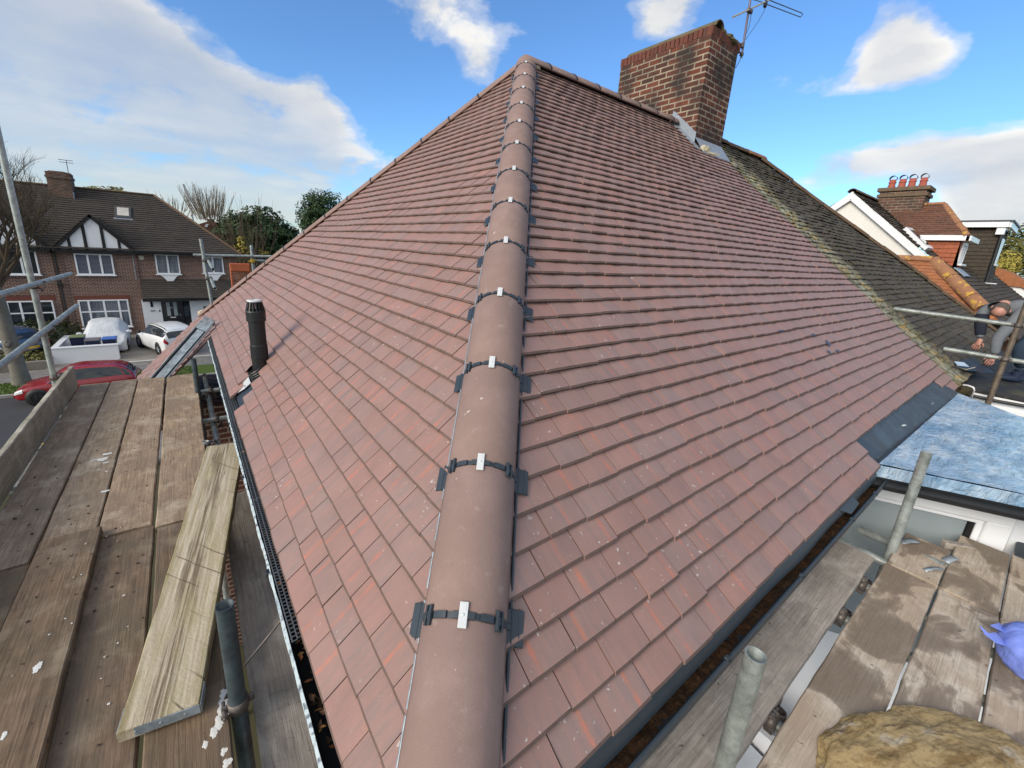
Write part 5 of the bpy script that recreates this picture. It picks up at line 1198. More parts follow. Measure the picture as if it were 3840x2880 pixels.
def bare(name, label, base, L, r0, depth, mat, seed, group=None, spread=.5, upw=.15, kids=(2, 3), trunk=None, shrink=.72, cat='tree', wob=.12, crown=None):
    rr = random.Random(seed); t_ = thing(name, label, cat, base, group); base = V(base); mb = MB(); top = base
    if trunk:
        pts = [base+V((trunk[0]*i/8, trunk[1]*i/8, trunk[2]*i/8))+V((.05*mnoise.noise(V((i, seed, 0))), .05*mnoise.noise(V((i, 0, seed))), 0)) for i in range(9)]
        mb.tube(pts, [r0*(1.18 if i == 0 else 1)*(1-.25*i/8)*(1+.07*mnoise.noise(V((i*2.3, seed, 4)))) for i in range(9)], 16); top = pts[-1]; lp = random.Random(seed+1)
        for i in range(9): a_ = lp.uniform(0, 6.28); q = pts[lp.randint(2, 7)]; lump(mb, q+V((math.cos(a_)*r0*.8, math.sin(a_)*r0*.8, lp.uniform(-.2, .2))), (r0*.9, r0*.9, r0*1.2), i)
        mb.build('trunk', m['bark'], t_, t_); mb = MB()
        for i in range(trunk[3]):
            a_ = 2*PI*i/trunk[3]+rr.uniform(-.3, .3); branch_tree(mb, top-V((0, 0, rr.uniform(0, .8))), V((math.cos(a_)*.7, math.sin(a_)*.7, 1)), L, r0*.42, depth, rr, spread, upw, 6, wob, kids, shrink)
    else:
        branch_tree(mb, base, V((0, 0, 1)), L, r0, depth, rr, spread, upw, 7, wob, kids, shrink)
    mb.build('crown' if trunk else 'branches', m[mat], t_, t_, False); return t_
# street tree on the verge, cut by the left edge of the picture
tb = hz(85, 1440, GZ+.1); bare('street_tree', 'bare grey street tree on the verge, knobbly trunk behind the tall scaffold upright', tb, 1.8, .27, 6, 'twig', 8, None, .6, .10, (3, 4), (-.15, .1, 4.7, 8), .74)
# hedge between the two front gardens
def hedge(label, blobs, n, s0, s1, leaf, seed, cat='hedge', name='hedge'):
    mb = MB(); leaf_blobs(mb, [(V(c), V(e)) for c, e in blobs], n, s0, s1, random.Random(seed), .4); c = V(blobs[0][0]); return single(name, mb, m[leaf], label, cat, (c.x, c.y, GD))
hedge('dark clipped hedge between the white garden wall and the bay window', [((-6.5, 32.2, GD+.75), (.7, 2.2, .85)), ((-7.6, 32.6, GD+.8), (1.0, 1.4, .8)), ((-5.9, 33.6, GD+.6), (.5, .9, .7))], 5200, .05, .11, 'leaf_hedge', 3)
hedge('low yellowish green bush by the kerb wall, behind the street tree', [((-6.5, 28.4, GD+.35), (.7, .6, .42)), ((-7.5, 28.6, GD+.3), (.8, .6, .4))], 1500, .04, .09, 'leaf_bush', 4, 'bush', 'low_bush')
mb = MB(); mb.bx(-13, -6.0, 27.55, 27.75, GZ, GD+.38, .02); single('garden_wall', mb, plain('low_wall_stone', (.22, .2, .17), .9, .2, var=.3, scale=3), 'low weathered stone garden wall under the yellowish bush', 'wall', (-9, 27.6, GZ))
# white garden wall
wy = 28.2; a, b = hy(190, 1306, wy), hy(440, 1288, wy); b_b = hz(452, 1350, GD)
ww = thing('garden_wall', 'low white rendered garden wall folded round the wheelie bins', 'wall', (a.x, wy, GZ))
mb = MB(); mb.bx(a.x, b.x+.0, wy, wy+.2, GZ, a.z-.06); mb.bx(a.x, a.x+.2, wy+.2, wy+3.2, GZ, a.z-.06); mb.build('wall', m['white_paint'], ww, ww)
mb = MB(); mb.bx(a.x-.03, b.x+.03, wy-.03, wy+.23, a.z-.06, a.z, .01); mb.bx(a.x-.03, a.x+.23, wy+.23, wy+3.2, a.z-.06, a.z+.002, .01); mb.build('coping', m['upvc'], ww, ww)
def bin_(label, x, y, lid, body, hgt=1.0, rz=0):
    t_ = thing('wheelie_bin', label, 'bin', (x, y, GD), 'bins behind the white garden wall'); mb = MB()
    mb.add([(x-.2, y-.24, GD+.1), (x+.2, y-.24, GD+.1), (x+.2, y+.2, GD+.1), (x-.2, y+.2, GD+.1), (x-.27, y-.32, GD+hgt), (x+.27, y-.32, GD+hgt), (x+.27, y+.28, GD+hgt), (x-.27, y+.28, GD+hgt)], [(0, 1, 2, 3), (0, 1, 5, 4), (1, 2, 6, 5), (2, 3, 7, 6), (3, 0, 4, 7), (4, 5, 6, 7)]); mb.build('body', m[body] if isinstance(body, str) else body, t_, t_)
    mb = MB(); mb.box((x, y-.02, GD+hgt+.04), (.60, .68, .07), None, .025); mb.tube([V((x-.25, y+.36, GD+hgt)), V((x+.25, y+.36, GD+hgt))], .02, 8); mb.build('lid', lid, t_, t_)
    for sg in (-1, 1):
        mb = MB(); mb.lathe([(0, -.03), (.1, -.03), (.1, .03), (0, .03)], (x+sg*.2, y+.24, GD+.1), 14, (1, 0, 0)); mb.build('wheel', m['rubber'], t_, t_)
navy = plain('bin_navy', (.015, .02, .06), .5); olive = plain('bin_lid_green', (.16, .20, .10), .5); blue = plain('bin_lid_blue', (.05, .14, .45), .5); grey = plain('bin_lid_grey', (.14, .13, .15), .5)
bin_('dark wheelie bin with a dull green lid, tallest behind the white wall', a.x+.75, wy+1.6, olive, navy, 1.02); bin_('wheelie bin with a blue lid beside the covered car', b.x-.36, wy+.75, blue, navy, .99)
bin_('low wheelie bin with a grey lid next to the blue lid', b.x-1.0, wy+.75, grey, navy, .97)
# background trees and roofs beyond
def at(px, py, y): return hy(px, py, y)
def far_roof(label, pts, y, depth, mat, extra=None):
    t_ = thing('house', label, 'house', at(*pts[0], y)); q = [at(*p_, y) for p_ in pts]
    mb = MB(); mb.prism(q, (0, depth, 0)); mb.build('roof', m[mat], t_, t_)
    c_ = q[0]; x0, x1 = min(p_.x for p_ in q), max(p_.x for p_ in q); zb = min(p_.z for p_ in q); mb = MB(); mb.bx(x0+.3, x1-.3, y+.3, y+depth-.3, GZ, zb+.02); mb.build('wall', m['brick_far'], t_, t_)
    return t_, q
z8 = zoom(600, 700, 700/2212)
t_, q = far_roof('distant red brown roof with a small skylight behind the bare pollard', [z8(470, 440), z8(560, 412), z8(640, 415), z8(760, 440), z8(860, 640), z8(560, 640)], 62, 6, 'brown_tile')
MB().prism([at(*z8(528, 478), 61.9), at(*z8(560, 480), 61.9), at(*z8(578, 443), 61.9), at(*z8(545, 441), 61.9)], (0, .1, 0)).build('skylight', m['white_plate'], t_, t_)
t_, q = far_roof('sliver of a distant grey roof between two evergreen trees', [z8(1560, 520), z8(1640, 512), z8(1660, 560), z8(1560, 570)], 110, 6, 'dark_tile')
# big evergreen beside the road, in two masses
def blob_px(px, py, y, rx, rz, ry=None):
    c = at(px, py, y); s_ = (c-CAMP).dot(CF)/FPX; return (c, (rx*s_, (ry or rx*.8)*s_, rz*s_))
BL = [blob_px(*z8(1050, 560), 50, 95, 75), blob_px(*z8(1230, 480), 51, 80, 75), blob_px(*z8(900, 480), 50, 60, 60), blob_px(*z8(1380, 590), 51, 80, 75), blob_px(*z8(1500, 620), 51, 50, 50), blob_px(*z8(800, 600), 49, 55, 60), blob_px(*z8(1050, 400), 50, 40, 32), blob_px(*z8(1200, 660), 49, 100, 60)]
c = BL[0][0]; leafy('evergreen_tree', 'big rounded dark evergreen beyond the house across the road', (c.x, c.y, GZ), 4.5, BL, 20000, .10, .24, 'leaf_dark', None, 5, 'tree', .3)
BL = [blob_px(*z8(1900, 230), 60, 60, 60), blob_px(*z8(1780, 330), 60, 50, 70), blob_px(*z8(2030, 180), 60, 40, 45), blob_px(*z8(1760, 450), 60, 45, 50), blob_px(*z8(1900, 400), 60, 70, 70), blob_px(*z8(1850, 150), 60, 30, 28)]
c = BL[0][0]; leafy('evergreen_tree', 'smaller upright evergreen poking out over the far hip', (c.x, c.y, GZ), 7, BL, 9000, .10, .22, 'leaf_dark', None, 6, 'tree', .3)
c = at(*z8(1010, 900), 46); rr = random.Random(11)
t_ = thing('bare_shrub', 'tall bare brown shrub with yellow leaves low down, before the big evergreen', 'shrub', (c.x, c.y, GZ)); mb = MB(); b0_ = V((c.x, c.y, c.z-3.5))
for i in range(46):
    a_ = rr.uniform(0, 6.28); q_ = rr.random(); branch_tree(mb, b0_+V((math.cos(a_)*.5*q_, math.sin(a_)*.5*q_, 0)), V((math.cos(a_)*.42*q_, math.sin(a_)*.42*q_, 1)), rr.uniform(3.6, 5.2), .045, 2, rr, .22, .25, 5, .05, (2, 3), .55)
mb.build('branches', m['twig'], t_, t_, False)
mb = MB(); leaf_blobs(mb, [(V(at(*z8(970, 740), 45.6)), V((.7, .6, .9))), (V(at(*z8(1230, 780), 45.6)), V((.5, .5, .35))), (V(at(*z8(960, 640), 45.6)), V((.4, .4, .5)))], 420, .08, .17, rr); mb.build('leaves', m['leaf_yellow'], t_, t_, False)
def fan(label, px, py, y, L, nst, seed, mat='twig_pale', sp=.5, name='pollard_tree'):
    b_ = at(px, py, y); rr = random.Random(seed); t_ = thing(name, label, 'tree', (b_.x, b_.y, GZ)); mb = MB(); mb.tube([V((b_.x, b_.y, GZ)), V((b_.x+.1, b_.y, (GZ+b_.z)/2)), b_], [.5, .42, .4], 8); mb.build('trunk', m['twig'], t_, t_); mb = MB()
    for i in range(nst):
        a_ = rr.uniform(0, 6.28); q_ = rr.random()**.6; d_ = V((math.cos(a_)*sp*q_*1.3, math.sin(a_)*sp*q_, 1)); branch_tree(mb, b_+V((math.cos(a_)*1.6*q_, math.sin(a_)*q_, rr.uniform(-.3, .6))), d_, L*rr.uniform(.55, .8), .045, 2, rr, .2, .25, 5, .05, (2, 3), .6)
    mb.build('crown', m[mat], t_, t_, False)
fan('pale pollarded bare tree with a broom of upright twigs above the distant red roof', *z8(600, 385), 66, 2.6, 95, 4, sp=.5)
fan('thin bare tree just behind the hip of the house across the road', *z8(180, 330), 60, 1.5, 26, 9, 'twig_pale', .6, 'bare_tree')
for (px, py, lab, sd) in ((365, 712, 'pale yellow green treetop just above the far ridge, nearer the chimney', 3), (437, 716, 'pale yellow green treetop just above the far ridge, farther from the chimney', 4)):
    BL = [blob_px(px, py+8, 70, 38, 22), blob_px(px-18, py+16, 70, 24, 20), blob_px(px+22, py+16, 70, 22, 18), blob_px(px, py+45, 70, 40, 30)]; c = BL[0][0]
    leafy('willow_tree', lab, (c.x, c.y, GZ), 7, BL, 2600, .10, .25, 'leaf_pale', 'treetops above the far ridge', sd)
a, b = at(688, 690, 160), at(716, 778, 160); cr_ = thing('crane', 'faint far crane jib leaning above the bare pollard', 'crane', b)
mb = MB(); [mb.tube([b+V((dx, dy, 0)), a+V((dx*.4, dy*.4, 0))], .10, 5) for dx, dy in ((-.4, 0), (.4, 0), (0, .4))]; [mb.tube([b.lerp(a, i/14)+V((-.4, 0, 0)), b.lerp(a, (i+1)/14)+V((.35, 0, 0))], .05, 4) for i in range(14)]; mb.build('jib', plain('crane_grey', (.45, .47, .5), .6), cr_, cr_)
mb = MB(); mb.tube([V((b.x, b.y, GZ)), b], .35, 6); mb.build('mast', bpy.data.materials['crane_grey'], cr_, cr_)
# filler houses and trees farther along, low on the horizon
r = random.Random(77)
mb = MB()
for i in range(60):
    x = r.uniform(-110, 120); y = r.uniform(95, 170); leaf_blobs(mb, [(V((x, y, GZ+2.2)), V((r.uniform(4, 8), 3, r.uniform(2.2, 4.6))))], 420, .35, .8, r)
tag(mb.build('treeline', m['leaf_hedge'], None, None, False), 'low far off treeline behind the houses', 'treeline', kind='stuff')

# ================================================================== CARS
def catmull(ps, t):
    k = len(ps)-1; x = t*k; i = min(int(x), k-1); f = x-i
    p0, p1, p2, p3 = ps[max(i-1, 0)], ps[i], ps[i+1], ps[min(i+2, k)]
    return [.5*((2*b)+(-a+c)*f+(2*a-5*b+4*c-d)*f*f+(-a+3*b-3*c+d)*f*f*f) for a, b, c, d in zip(p0, p1, p2, p3)]
def car(name, label, loc, rz, S, scale, paint, cat='car', group=None, glass='glass_dark', cover=None, wheels=(.78, -.80), extras=None, wr=.31, rim='zinc'):
    """S: stations rear to front: x, sill z, shoulder z, roof z, half width, roof half width"""
    t_ = thing(name, label, cat, loc, group); t_.rotation_euler = (0, 0, rz); t_.scale = (scale,)*3
    def part(nm, mb, mat, parent=None):
        o = mb.build(nm, mat, parent or t_); return o
    def sec(u, v):   # v 0 sill .. 1 roof centre, side +Y
        x, zs, zb, zr, w_, wr_ = catmull(S, u)
        pts = [(w_*.86, zs), (w_*.985, zs+.06), (w_*1.0, zs+(zb-zs)*.55), (w_*.965, zb), (wr_*1.0+(w_*.93-wr_)*.22, zb+(zr-zb)*.62), (wr_*.94, zr-(zr-zb)*.06-.012), (wr_*.55, zr+.012), (0, zr+.025)]
        y, z = catmull(pts, v); return V((x, y, z))
    nu, nv = 46, 22
    mb = MB(); vs = []
    for i in range(nu+1):
        row = [sec(i/nu, j/nv) for j in range(nv+1)]
        vs += row+[V((p.x, -p.y, p.z)) for p in row[-2::-1]]
    k = 2*nv+1
    if cover:
        vs = [p*(1.02)+V((0, 0, -.04))+V((.02*mnoise.noise(p*4+V((9, 0, 0))), .03*mnoise.noise(p*3.3), .03*mnoise.noise(p*3+V((0, 5, 0))))) for p in vs]
    mb.add(vs, [(i*k+j, i*k+j+1, (i+1)*k+j+1, (i+1)*k+j) for i in range(nu) for j in range(k-1)], 0, True); mb.add(vs[:k], [tuple(range(k))]); mb.add(vs[-k:], [tuple(range(k))])
    body = part('body', mb, paint)
    def patch(nm, uA, uB, vA, vB, mat, both=True, off=.008, nn=8, trim=None, parent=None, sides=None):
        if both and not sides and nm in ('headlight', 'tail_light', 'side_window', 'quarter_window', 'roof_rail', 'sill_trim'):
            for q_ in (1, -1): patch(nm, uA, uB, vA, vB, mat, both, off, nn, trim, parent, (q_,))
            return
        mb = MB()
        for sg in (sides or (1, -1)):
            o_ = len(mb.v)
            for i in range(nn+1):
                for j in range(nn+1):
                    a, b = i/nn, j/nn; u0 = uA[0]+(uA[1]-uA[0])*b; u1 = uB[0]+(uB[1]-uB[0])*b; u = u0+(u1-u0)*a; v_ = vA+(vB-vA)*b
                    p = sec(u, v_); e_ = .004; nrm = (sec(min(1, u+e_), v_)-sec(max(0, u-e_), v_)).cross(sec(u, min(1, v_+e_))-sec(u, max(0, v_-e_))).normalized()
                    if nrm.dot(V((0, p.y, p.z-.5))) < 0: nrm = -nrm
                    q = p+nrm*off; mb.v.append(V((q.x, q.y*sg, q.z)))
            for i in range(nn):
                for j in range(nn): mb.f.append((o_+i*(nn+1)+j, o_+(i+1)*(nn+1)+j, o_+(i+1)*(nn+1)+j+1, o_+i*(nn+1)+j+1)); mb.m.append(0); mb.sm.append(True); mb.tv.append((0, 0, 0)); mb.uv.append(None)
        return part(nm, mb, mat, parent)
    if not cover and extras: extras(patch, part, sec)
    if wheels:
        for wx in wheels:
            for sg in (-1, 1):
                wy_ = sg*(catmull(S, .5)[4]-.085)
                mb = MB(); mb.lathe([(wr*.60, -.10), (wr*.93, -.105), (wr, -.07), (wr, .07), (wr*.93, .105), (wr*.60, .10)], (wx, wy_, wr), 28, (0, 1, 0)); ty = part('wheel', mb, m['rubber'])
                mb = MB(); mb.lathe([(wr*.62, .085), (wr*.56, .10), (wr*.52, .06), (0, .05)], (wx, wy_, wr), 24, (0, sg, 0)); part('rim', mb, m['rubber'], ty)
                mb = MB()
                for q in range(5):
                    a_ = 2*PI*q/5+.3; d_ = V((math.cos(a_), 0, math.sin(a_))); mb.box(V((wx, wy_+sg*.085, wr))+d_*wr*.30, (wr*.56, .03, .045), Matrix((d_, V((0, 1, 0)), d_.cross(V((0, 1, 0))))).transposed(), .008)
                part('rim_spokes', mb, m[rim] if not isinstance(rim, bpy.types.Material) else rim, ty)
                mb = MB(); mb.lathe([(0, 0), (wr*1.16, 0), (wr*1.18, -.01)], (wx, sg*(catmull(S, .5)[4]+.003), wr+.02), 28, (0, sg, 0)); part('wheel_arch', mb, m['black'])
    return t_
def paint(name, col, rough=.22):
    n = N(name, rough, .6); n.set('Base Color', col); n.set('Coat Weight', .6); n.set('Coat Roughness', .05); return n.mat
# red hatchback on the road
S = [(-1.98, .42, .66, .72, .70, .55), (-1.93, .30, .82, .98, .80, .58), (-1.70, .22, .90, 1.22, .86, .60), (-1.35, .2, .93, 1.40, .88, .61), (-.7, .19, .90, 1.46, .89, .63), (-.1, .19, .87, 1.47, .89, .63), (.35, .19, .85, 1.38, .89, .60), (.72, .19, .84, 1.14, .88, .60), (1.0, .2, .84, .90, .87, .66), (1.45, .22, .76, .81, .85, .62), (1.82, .26, .64, .68, .78, .55), (1.99, .34, .50, .53, .62, .42)]
lampm = plain('headlamp', (.6, .62, .64), .15, .6); redl = plain('tail_lamp', (.35, .015, .02), .2, .6)
def red_x(patch, part, sec):
    patch('side_window', (.23, .27), (.70, .60), .46, .68, m['glass_dark']); patch('quarter_window', (.145, .2), (.215, .255), .47, .64, m['glass_dark'])
    patch('windscreen', (.64, .60), (.72, .66), .70, 1.0, m['glass_dark']); patch('rear_window', (.10, .10), (.20, .19), .72, 1.0, m['glass_dark'])
    patch('headlight', (.86, .86), (.955, .93), .34, .47, lampm, off=.012); patch('tail_light', (.015, .02), (.10, .12), .36, .46, redl, off=.012)
    patch('grille', (.955, .955), (1.0, .995), .15, .32, m['black'], off=.01)
    patch('sill_trim', (.12, .12), (.9, .9), .02, .13, m['black'], off=.006)
    for sg in (-1, 1): part('mirror', MB().box((.62, sg*.98, .95), (.12, .2, .13), None, .04), pr_)
    part('door_handle', MB().box((-.62, -.905, .80), (.18, .03, .04), None, .01), pr_); part('aerial_whip', MB().tube([(-1.25, .2, 1.42), (-1.55, .2, 1.72)], .008, 5), m['black'])
    part('door_seam', MB().box((-.02, -.897, .60), (.008, .01, .5)).box((-.85, -.885, .66), (.008, .01, .4)), m['black'])
pr_ = paint('red_car_paint', (.25, .008, .013))
yc = 22.75; fxr = hy(42, 1500, yc-.85).x; rxr = hy(522, 1440, yc-.6).x; scl = (rxr-fxr)/3.97
car('parked_car', 'dark red hatchback parked on the far side of the road', ((fxr+rxr)/2, yc, GZ+.005), PI-.04, S, scl, pr_, 'car', None, wheels=(1.22, -1.25), extras=red_x, wr=.325, rim='rubber')
# white compact car in the drive, tail to us
S2 = [(-2.02, .40, .70, .78, .66, .50), (-1.97, .28, .88, 1.02, .80, .58), (-1.86, .22, .98, 1.28, .86, .62), (-1.6, .2, .99, 1.47, .885, .65), (-.9, .19, .96, 1.55, .89, .67), (-.2, .19, .92, 1.56, .89, .67), (.35, .19, .90, 1.46, .89, .64), (.8, .19, .88, 1.18, .88, .62), (1.1, .2, .88, .97, .87, .68), (1.5, .22, .80, .87, .85, .64), (1.86, .26, .66, .72, .78, .55), (2.02, .34, .52, .56, .62, .42)]
def white_x(patch, part, sec):
    patch('side_window', (.19, .22), (.70, .62), .46, .69, m['glass_dark']); patch('windscreen', (.64, .60), (.72, .66), .70, 1.0, m['glass_dark'])
    patch('rear_window', (.085, .085), (.20, .19), .60, 1.0, m['glass_dark'], off=.014)
    patch('tail_light', (.02, .025), (.13, .15), .36, .47, redl, off=.014); patch('roof_rail', (.24, .24), (.58, .58), .73, .755, m['black'], off=.02)
    patch('headlight', (.87, .87), (.95, .93), .34, .46, lampm, off=.012); patch('sill_trim', (.1, .1), (.9, .9), .0, .10, m['black'], off=.006)
    for sg in (-1, 1): part('mirror', MB().box((.72, sg*.98, 1.0), (.12, .2, .14), None, .04), m['black'])
    part('number_plate', MB().box((-2.03, 0, .66), (.02, .5, .11), Matrix.Rotation(.15, 3, 'Y'), .004), plain('plate_yellow', (.6, .45, .08), .5)); part('reflector', MB().box((-1.99, .58, .42), (.02, .2, .03), None, .006), redl)
rw, fw = hz(604, 1332, GD), hz(532, 1302, GD); hd4 = (fw-rw); ang = math.atan2(hd4.y, hd4.x); scl2 = hd4.length/2.52; hd4.normalize(); lat = V((hd4.y, -hd4.x, 0))
ctr = (rw+fw)/2+lat*.80*scl2
car('parked_car', 'white compact car parked in the drive, its tail and red lamp towards us', (ctr.x, ctr.y, GD), ang, S2, scl2, paint('white_car_paint', (.76, .78, .80)), 'car', None, wheels=(1.26, -1.26), extras=white_x, wr=.33)
# covered car
ncv = N('car_cover_cloth', .6, .3); v = ncv.co(); ncv.set('Base Color', ncv.mix(ncv.noise(v, 2, 4), (.48, .51, .55), (.66, .69, .72))); ncv.bump(ncv.noise(ncv.co(scale=(1, 3, 1)), 5, 4, .6, .6), .6, .06)
S3 = [(q[0], max(.10, q[1]-.12), q[2], q[3], q[4], q[5]) for q in S]
cvL, cvR = hz(330, 1335, GD), hz(462, 1345, GD)
cc = thing('tmp_', None, None); bpy.data.objects.remove(cc)
cv = car('covered_car', 'car under a pale silver cover behind the white wall', (-4.28, 31.6, GD), -PI/2+.05, S3, 1.05, ncv.mat, 'car', None, cover=True, wheels=(1.22, -1.25), wr=.3)
mb = MB(); [mb.box((.72, sg*.98, .93), (.16, .24, .18), None, .06) for sg in (-1, 1)]; mb.build('cover_mirror_bulge', ncv.mat, cv)
# blue car behind the street tree
pb_ = paint('blue_car_paint', (.03, .06, .13)); pr_ = pb_
def blue_x(patch, part, sec): red_x(patch, part, sec); part('number_plate', MB().box((-2.0, 0, .55), (.02, .52, .12), None, .004), plain('plate_yellow_dark', (.62, .42, .05), .5))
q0 = hz(118, 1345, GD); car('parked_car', 'dark blue car with a yellow rear plate half hidden by the street tree', (q0.x-1.35, q0.y+1.55, GD), PI-.75, S, 1.02, pb_, 'car', None, wheels=(1.22, -1.25), extras=blue_x, wr=.32)

# ================================================================== HOUSES TO THE RIGHT
g = zoom(3000, 600, 1/1.843); k_ = zoom(3440, 620, 400/1327)
GXR = 16.2
rh = thing('gabled_house', 'next house along with a white gable end, red hung dormer and four chimney pots', 'house', (GXR, 0, GZ))
def rq(name, mb, mat, parent=None): return mb.build(name, mat, parent or rh, rh)
sl = HH/AY; ya = hx(*g(385, 205), GXR); RY, RZ = AY+.0, HH+.16   # ridge
zb_ = hx(*g(935, 690), GXR); yb_ = RY-(RZ-zb_.z)/sl
# gable wall, bargeboards, mouldings
mb = MB(); hw = RY-yb_
mb.prism([V((GXR+.10, yb_+.02, zb_.z-.05)), V((GXR+.10, 2*RY-yb_, zb_.z-.05)), V((GXR+.10, RY, RZ-.05))], (.2, 0, 0)); rq('gable_wall', mb, m['cream_render'])
mb = MB()
for sg in (-1, 1):
    d_ = V((0, -sg*hw, RZ-zb_.z)); L_ = d_.length; d_.normalize(); n_ = V((0, sg*(RZ-zb_.z), hw)).normalized(); c0 = V((GXR, RY+sg*hw, zb_.z))
    Mx = Matrix((d_, V((1, 0, 0)), d_.cross(V((1, 0, 0))))).transposed()
    mb.box(c0+d_*(L_/2)-n_*.10, (L_+.02, .05, .18), Mx, .008); mb.box(c0+d_*(L_/2)-n_*.05+V((.08, 0, 0)), (L_, .16, .03), Mx)
mb.prism([V((GXR-.027, RY-.22, RZ-.22)), V((GXR-.027, RY+.22, RZ-.22)), V((GXR-.027, RY, RZ-.005))], (.09, 0, 0))
rq('bargeboard', mb, m['white_paint'])
# main slope towards us, old dark tiles, from the gable on to the right of the picture
S_ = V((0, AY, HH)).normalized(); N_ = V((0, -HH, AY)).normalized(); O_ = V((0, RY-RZ/sl, 0)); smr = (RZ/S_.z)
hxl = lambda s: (GXR-.06) if s*S_.z > zb_.z else GXR-.06-(zb_.z-s*S_.z)*.75
mb = MB(); slope_tiles(mb, O_, V((1, 0, 0)), S_, N_, -4, int(smr/.15), hxl, lambda s: 34.0, smr, False, False, None, 51, 3.5, .28, .15, .02)
rq('roof', mb, m['grey_tile'])
mb = MB(); mb.add([V((GXR, RY, RZ-.03)), V((34, RY, RZ-.03)), V((34, 9, -.3)), V((GXR, 9, -.3))], [(0, 1, 2, 3)]); rq('far_roof_slope', mb, m['dark_tile'])
# lower hipped slope under the gable, orange tiles and hip
hb = V((GXR-.06, yb_, zb_.z)); hl_ = hx(*g(1232, 990), GXR-.06-(zb_.z-.45)*.75); hd5 = (hl_-hb).normalized()
W_ = V((-.75, 0, -1)).normalized(); Nw = V((-1, 0, .75)).normalized()
mb = MB(); O2 = V((GXR-.08, 0, zb_.z)); slope_tiles(mb, O2+W_*1.7, V((0, 1, 0)), -W_, Nw, 0, 16, lambda s: yb_+hd5.y/abs(hd5.z)*(1.7-s)*abs(W_.z), lambda s: 7.0, 1.7, True, False, None, 52, 3, .19, .105, .01)
rq('hipped_end', mb, m['orange_tile'])
r = random.Random(8); L_ = (hl_-hb).length+.15; kk = 5; hn5 = hd5.cross(V((0, 1, -.2))); hn5 = hn5 if hn5.z > 0 else -hn5
for i in range(kk): rq('hip_tile', cap_tile(hb+hd5*(L_*(i+1)/kk), -hd5, hn5, L_/kk*.98, .15, .10+r.uniform(-.01, .01)), m['lichen_ridge'])
for i in range(9): rq('verge_tile', cap_tile(V((GXR-.1, yb_+.42*i, zb_.z+.02)), (0, 1, 0), (-.5, 0, 1), .41, .11, .07), m['lichen_ridge'])
for i in range(12): rq('ridge_tile', cap_tile(V((GXR-.04+.45*i, RY, RZ)), (1, 0, 0), (0, 0, 1), .44, .13, .09), m['moss_ridge'])
mb = MB(); mb.bx(GXR-1.3, 34, .6, 8.4, GZ, -.2); rq('wall', mb, m['brick_wall'])
# roof light strip and pipe vent on that slope
def onO(px, py, o=.0): return hit(px, py, N_, N_.dot(O_)+o)
q = [onO(*g(*p_), .12) for p_ in ((735, 462), (775, 470), (925, 612), (885, 606))]
sk = rq('roof_window', MB().prism(q, N_*-.1), m['upvc']); cq = sum(q, V((0, 0, 0)))/4
rq('pane', MB().prism([cq+(p_-cq)*.7+N_*.01 for p_ in q], N_*-.02), m['glass_dark'], sk)
# dormer with a hipped brown roof and red hung cheeks
dx = 18.0
cTL, cTR, cBR, rTR, rLR = (hx(*k_(*q_), dx) for q_ in ((90, 930), (560, 940), (470, 1270), (280, 440), (620, 880)))
yF_ = cTR.y+.03; zE = cTR.z+.02; DW = 1.7; zR = rTR.z; yR = rTR.y
mb = MB(); yk = lambda z: z/sl+RY-RZ/sl
mb.prism([V((dx, yF_, cBR.z-.12)), V((dx, yF_, zE)), V((dx, yk(zE)+.05, zE)), V((dx, yk(cBR.z-.12), cBR.z-.12))], (.1, 0, 0)); 
dm = rq('dormer', mb, m['red_tile_hung'])
mb = MB(); slope_tiles(mb, V((dx, yF_, cBR.z-.1)), V((0, 1, 0)), V((0, 0, 1)), V((-1, 0, 0)), 0, 7, lambda s: 0, lambda s: yk(cBR.z-.1+s)-yF_+.1, zE-cBR.z+.1, False, False, None, 53, 2, .2, .125, .008); rq('hung_cheek', mb, m['red_tile_hung'], dm)
mb = MB(); mb.bx(dx, dx+DW, yF_, yF_+.1, cBR.z-.15, zE); rq('dormer_front', mb, m['red_tile_hung'], dm)
mb = MB(); mb.bx(dx-.14, dx-.10, yF_-.1, yk(zE)+.2, zE-.02, zE+.13, .005); mb.bx(dx-.1, dx+DW+.1, yF_-.20, yF_-.16, zE-.02, zE+.12, .005); rq('dormer_fascia', mb, m['upvc'], dm)
xr_ = dx+DW/2; Ld = V((DW/2+.12, 0, zR-zE-.1)); sd_ = Ld.normalized(); nd_ = V((-(zR-zE-.1), 0, DW/2+.12)).normalized()
mb = MB(); slope_tiles(mb, V((dx-.12, 0, zE+.11)), V((0, 1, 0)), sd_, nd_, 0, int(Ld.length/.09), lambda s: yF_-.12+(yR-yF_+.12)*s/Ld.length, lambda s: RY+.2, Ld.length, True, False, None, 54, 2.5, .19, .09, .012); rq('dormer_roof', mb, m['brown_tile'], dm)
mb = MB(); mb.add([V((dx-.12, yF_-.12, zE+.10)), V((dx+DW+.12, yF_-.12, zE+.10)), V((xr_, yR, zR))], [(0, 1, 2)]); mb.add([V((xr_, yR, zR)), V((xr_, RY, zR)), V((dx+DW+.12, RY, zE+.1)), V((dx+DW+.12, yF_-.12, zE+.1))], [(0, 1, 2, 3)]); rq('dormer_roof_back', mb, m['dark_tile'], dm)
c0, c1_ = V((dx-.12, yF_-.12, zE+.12)), V((xr_, yR, zR)); dd_ = (c1_-c0).normalized(); nn_ = dd_.cross(V((0, 1, 0)).cross(dd_)); nn_ = V((-.4, -.4, 1))
for i in range(8): rq('hip_tile', cap_tile(c0+dd_*((c1_-c0).length*i/8), dd_, nn_, (c1_-c0).length/8*.97, .09, .05+r.uniform(-.01, .012)), m['lichen_ridge'], dm)
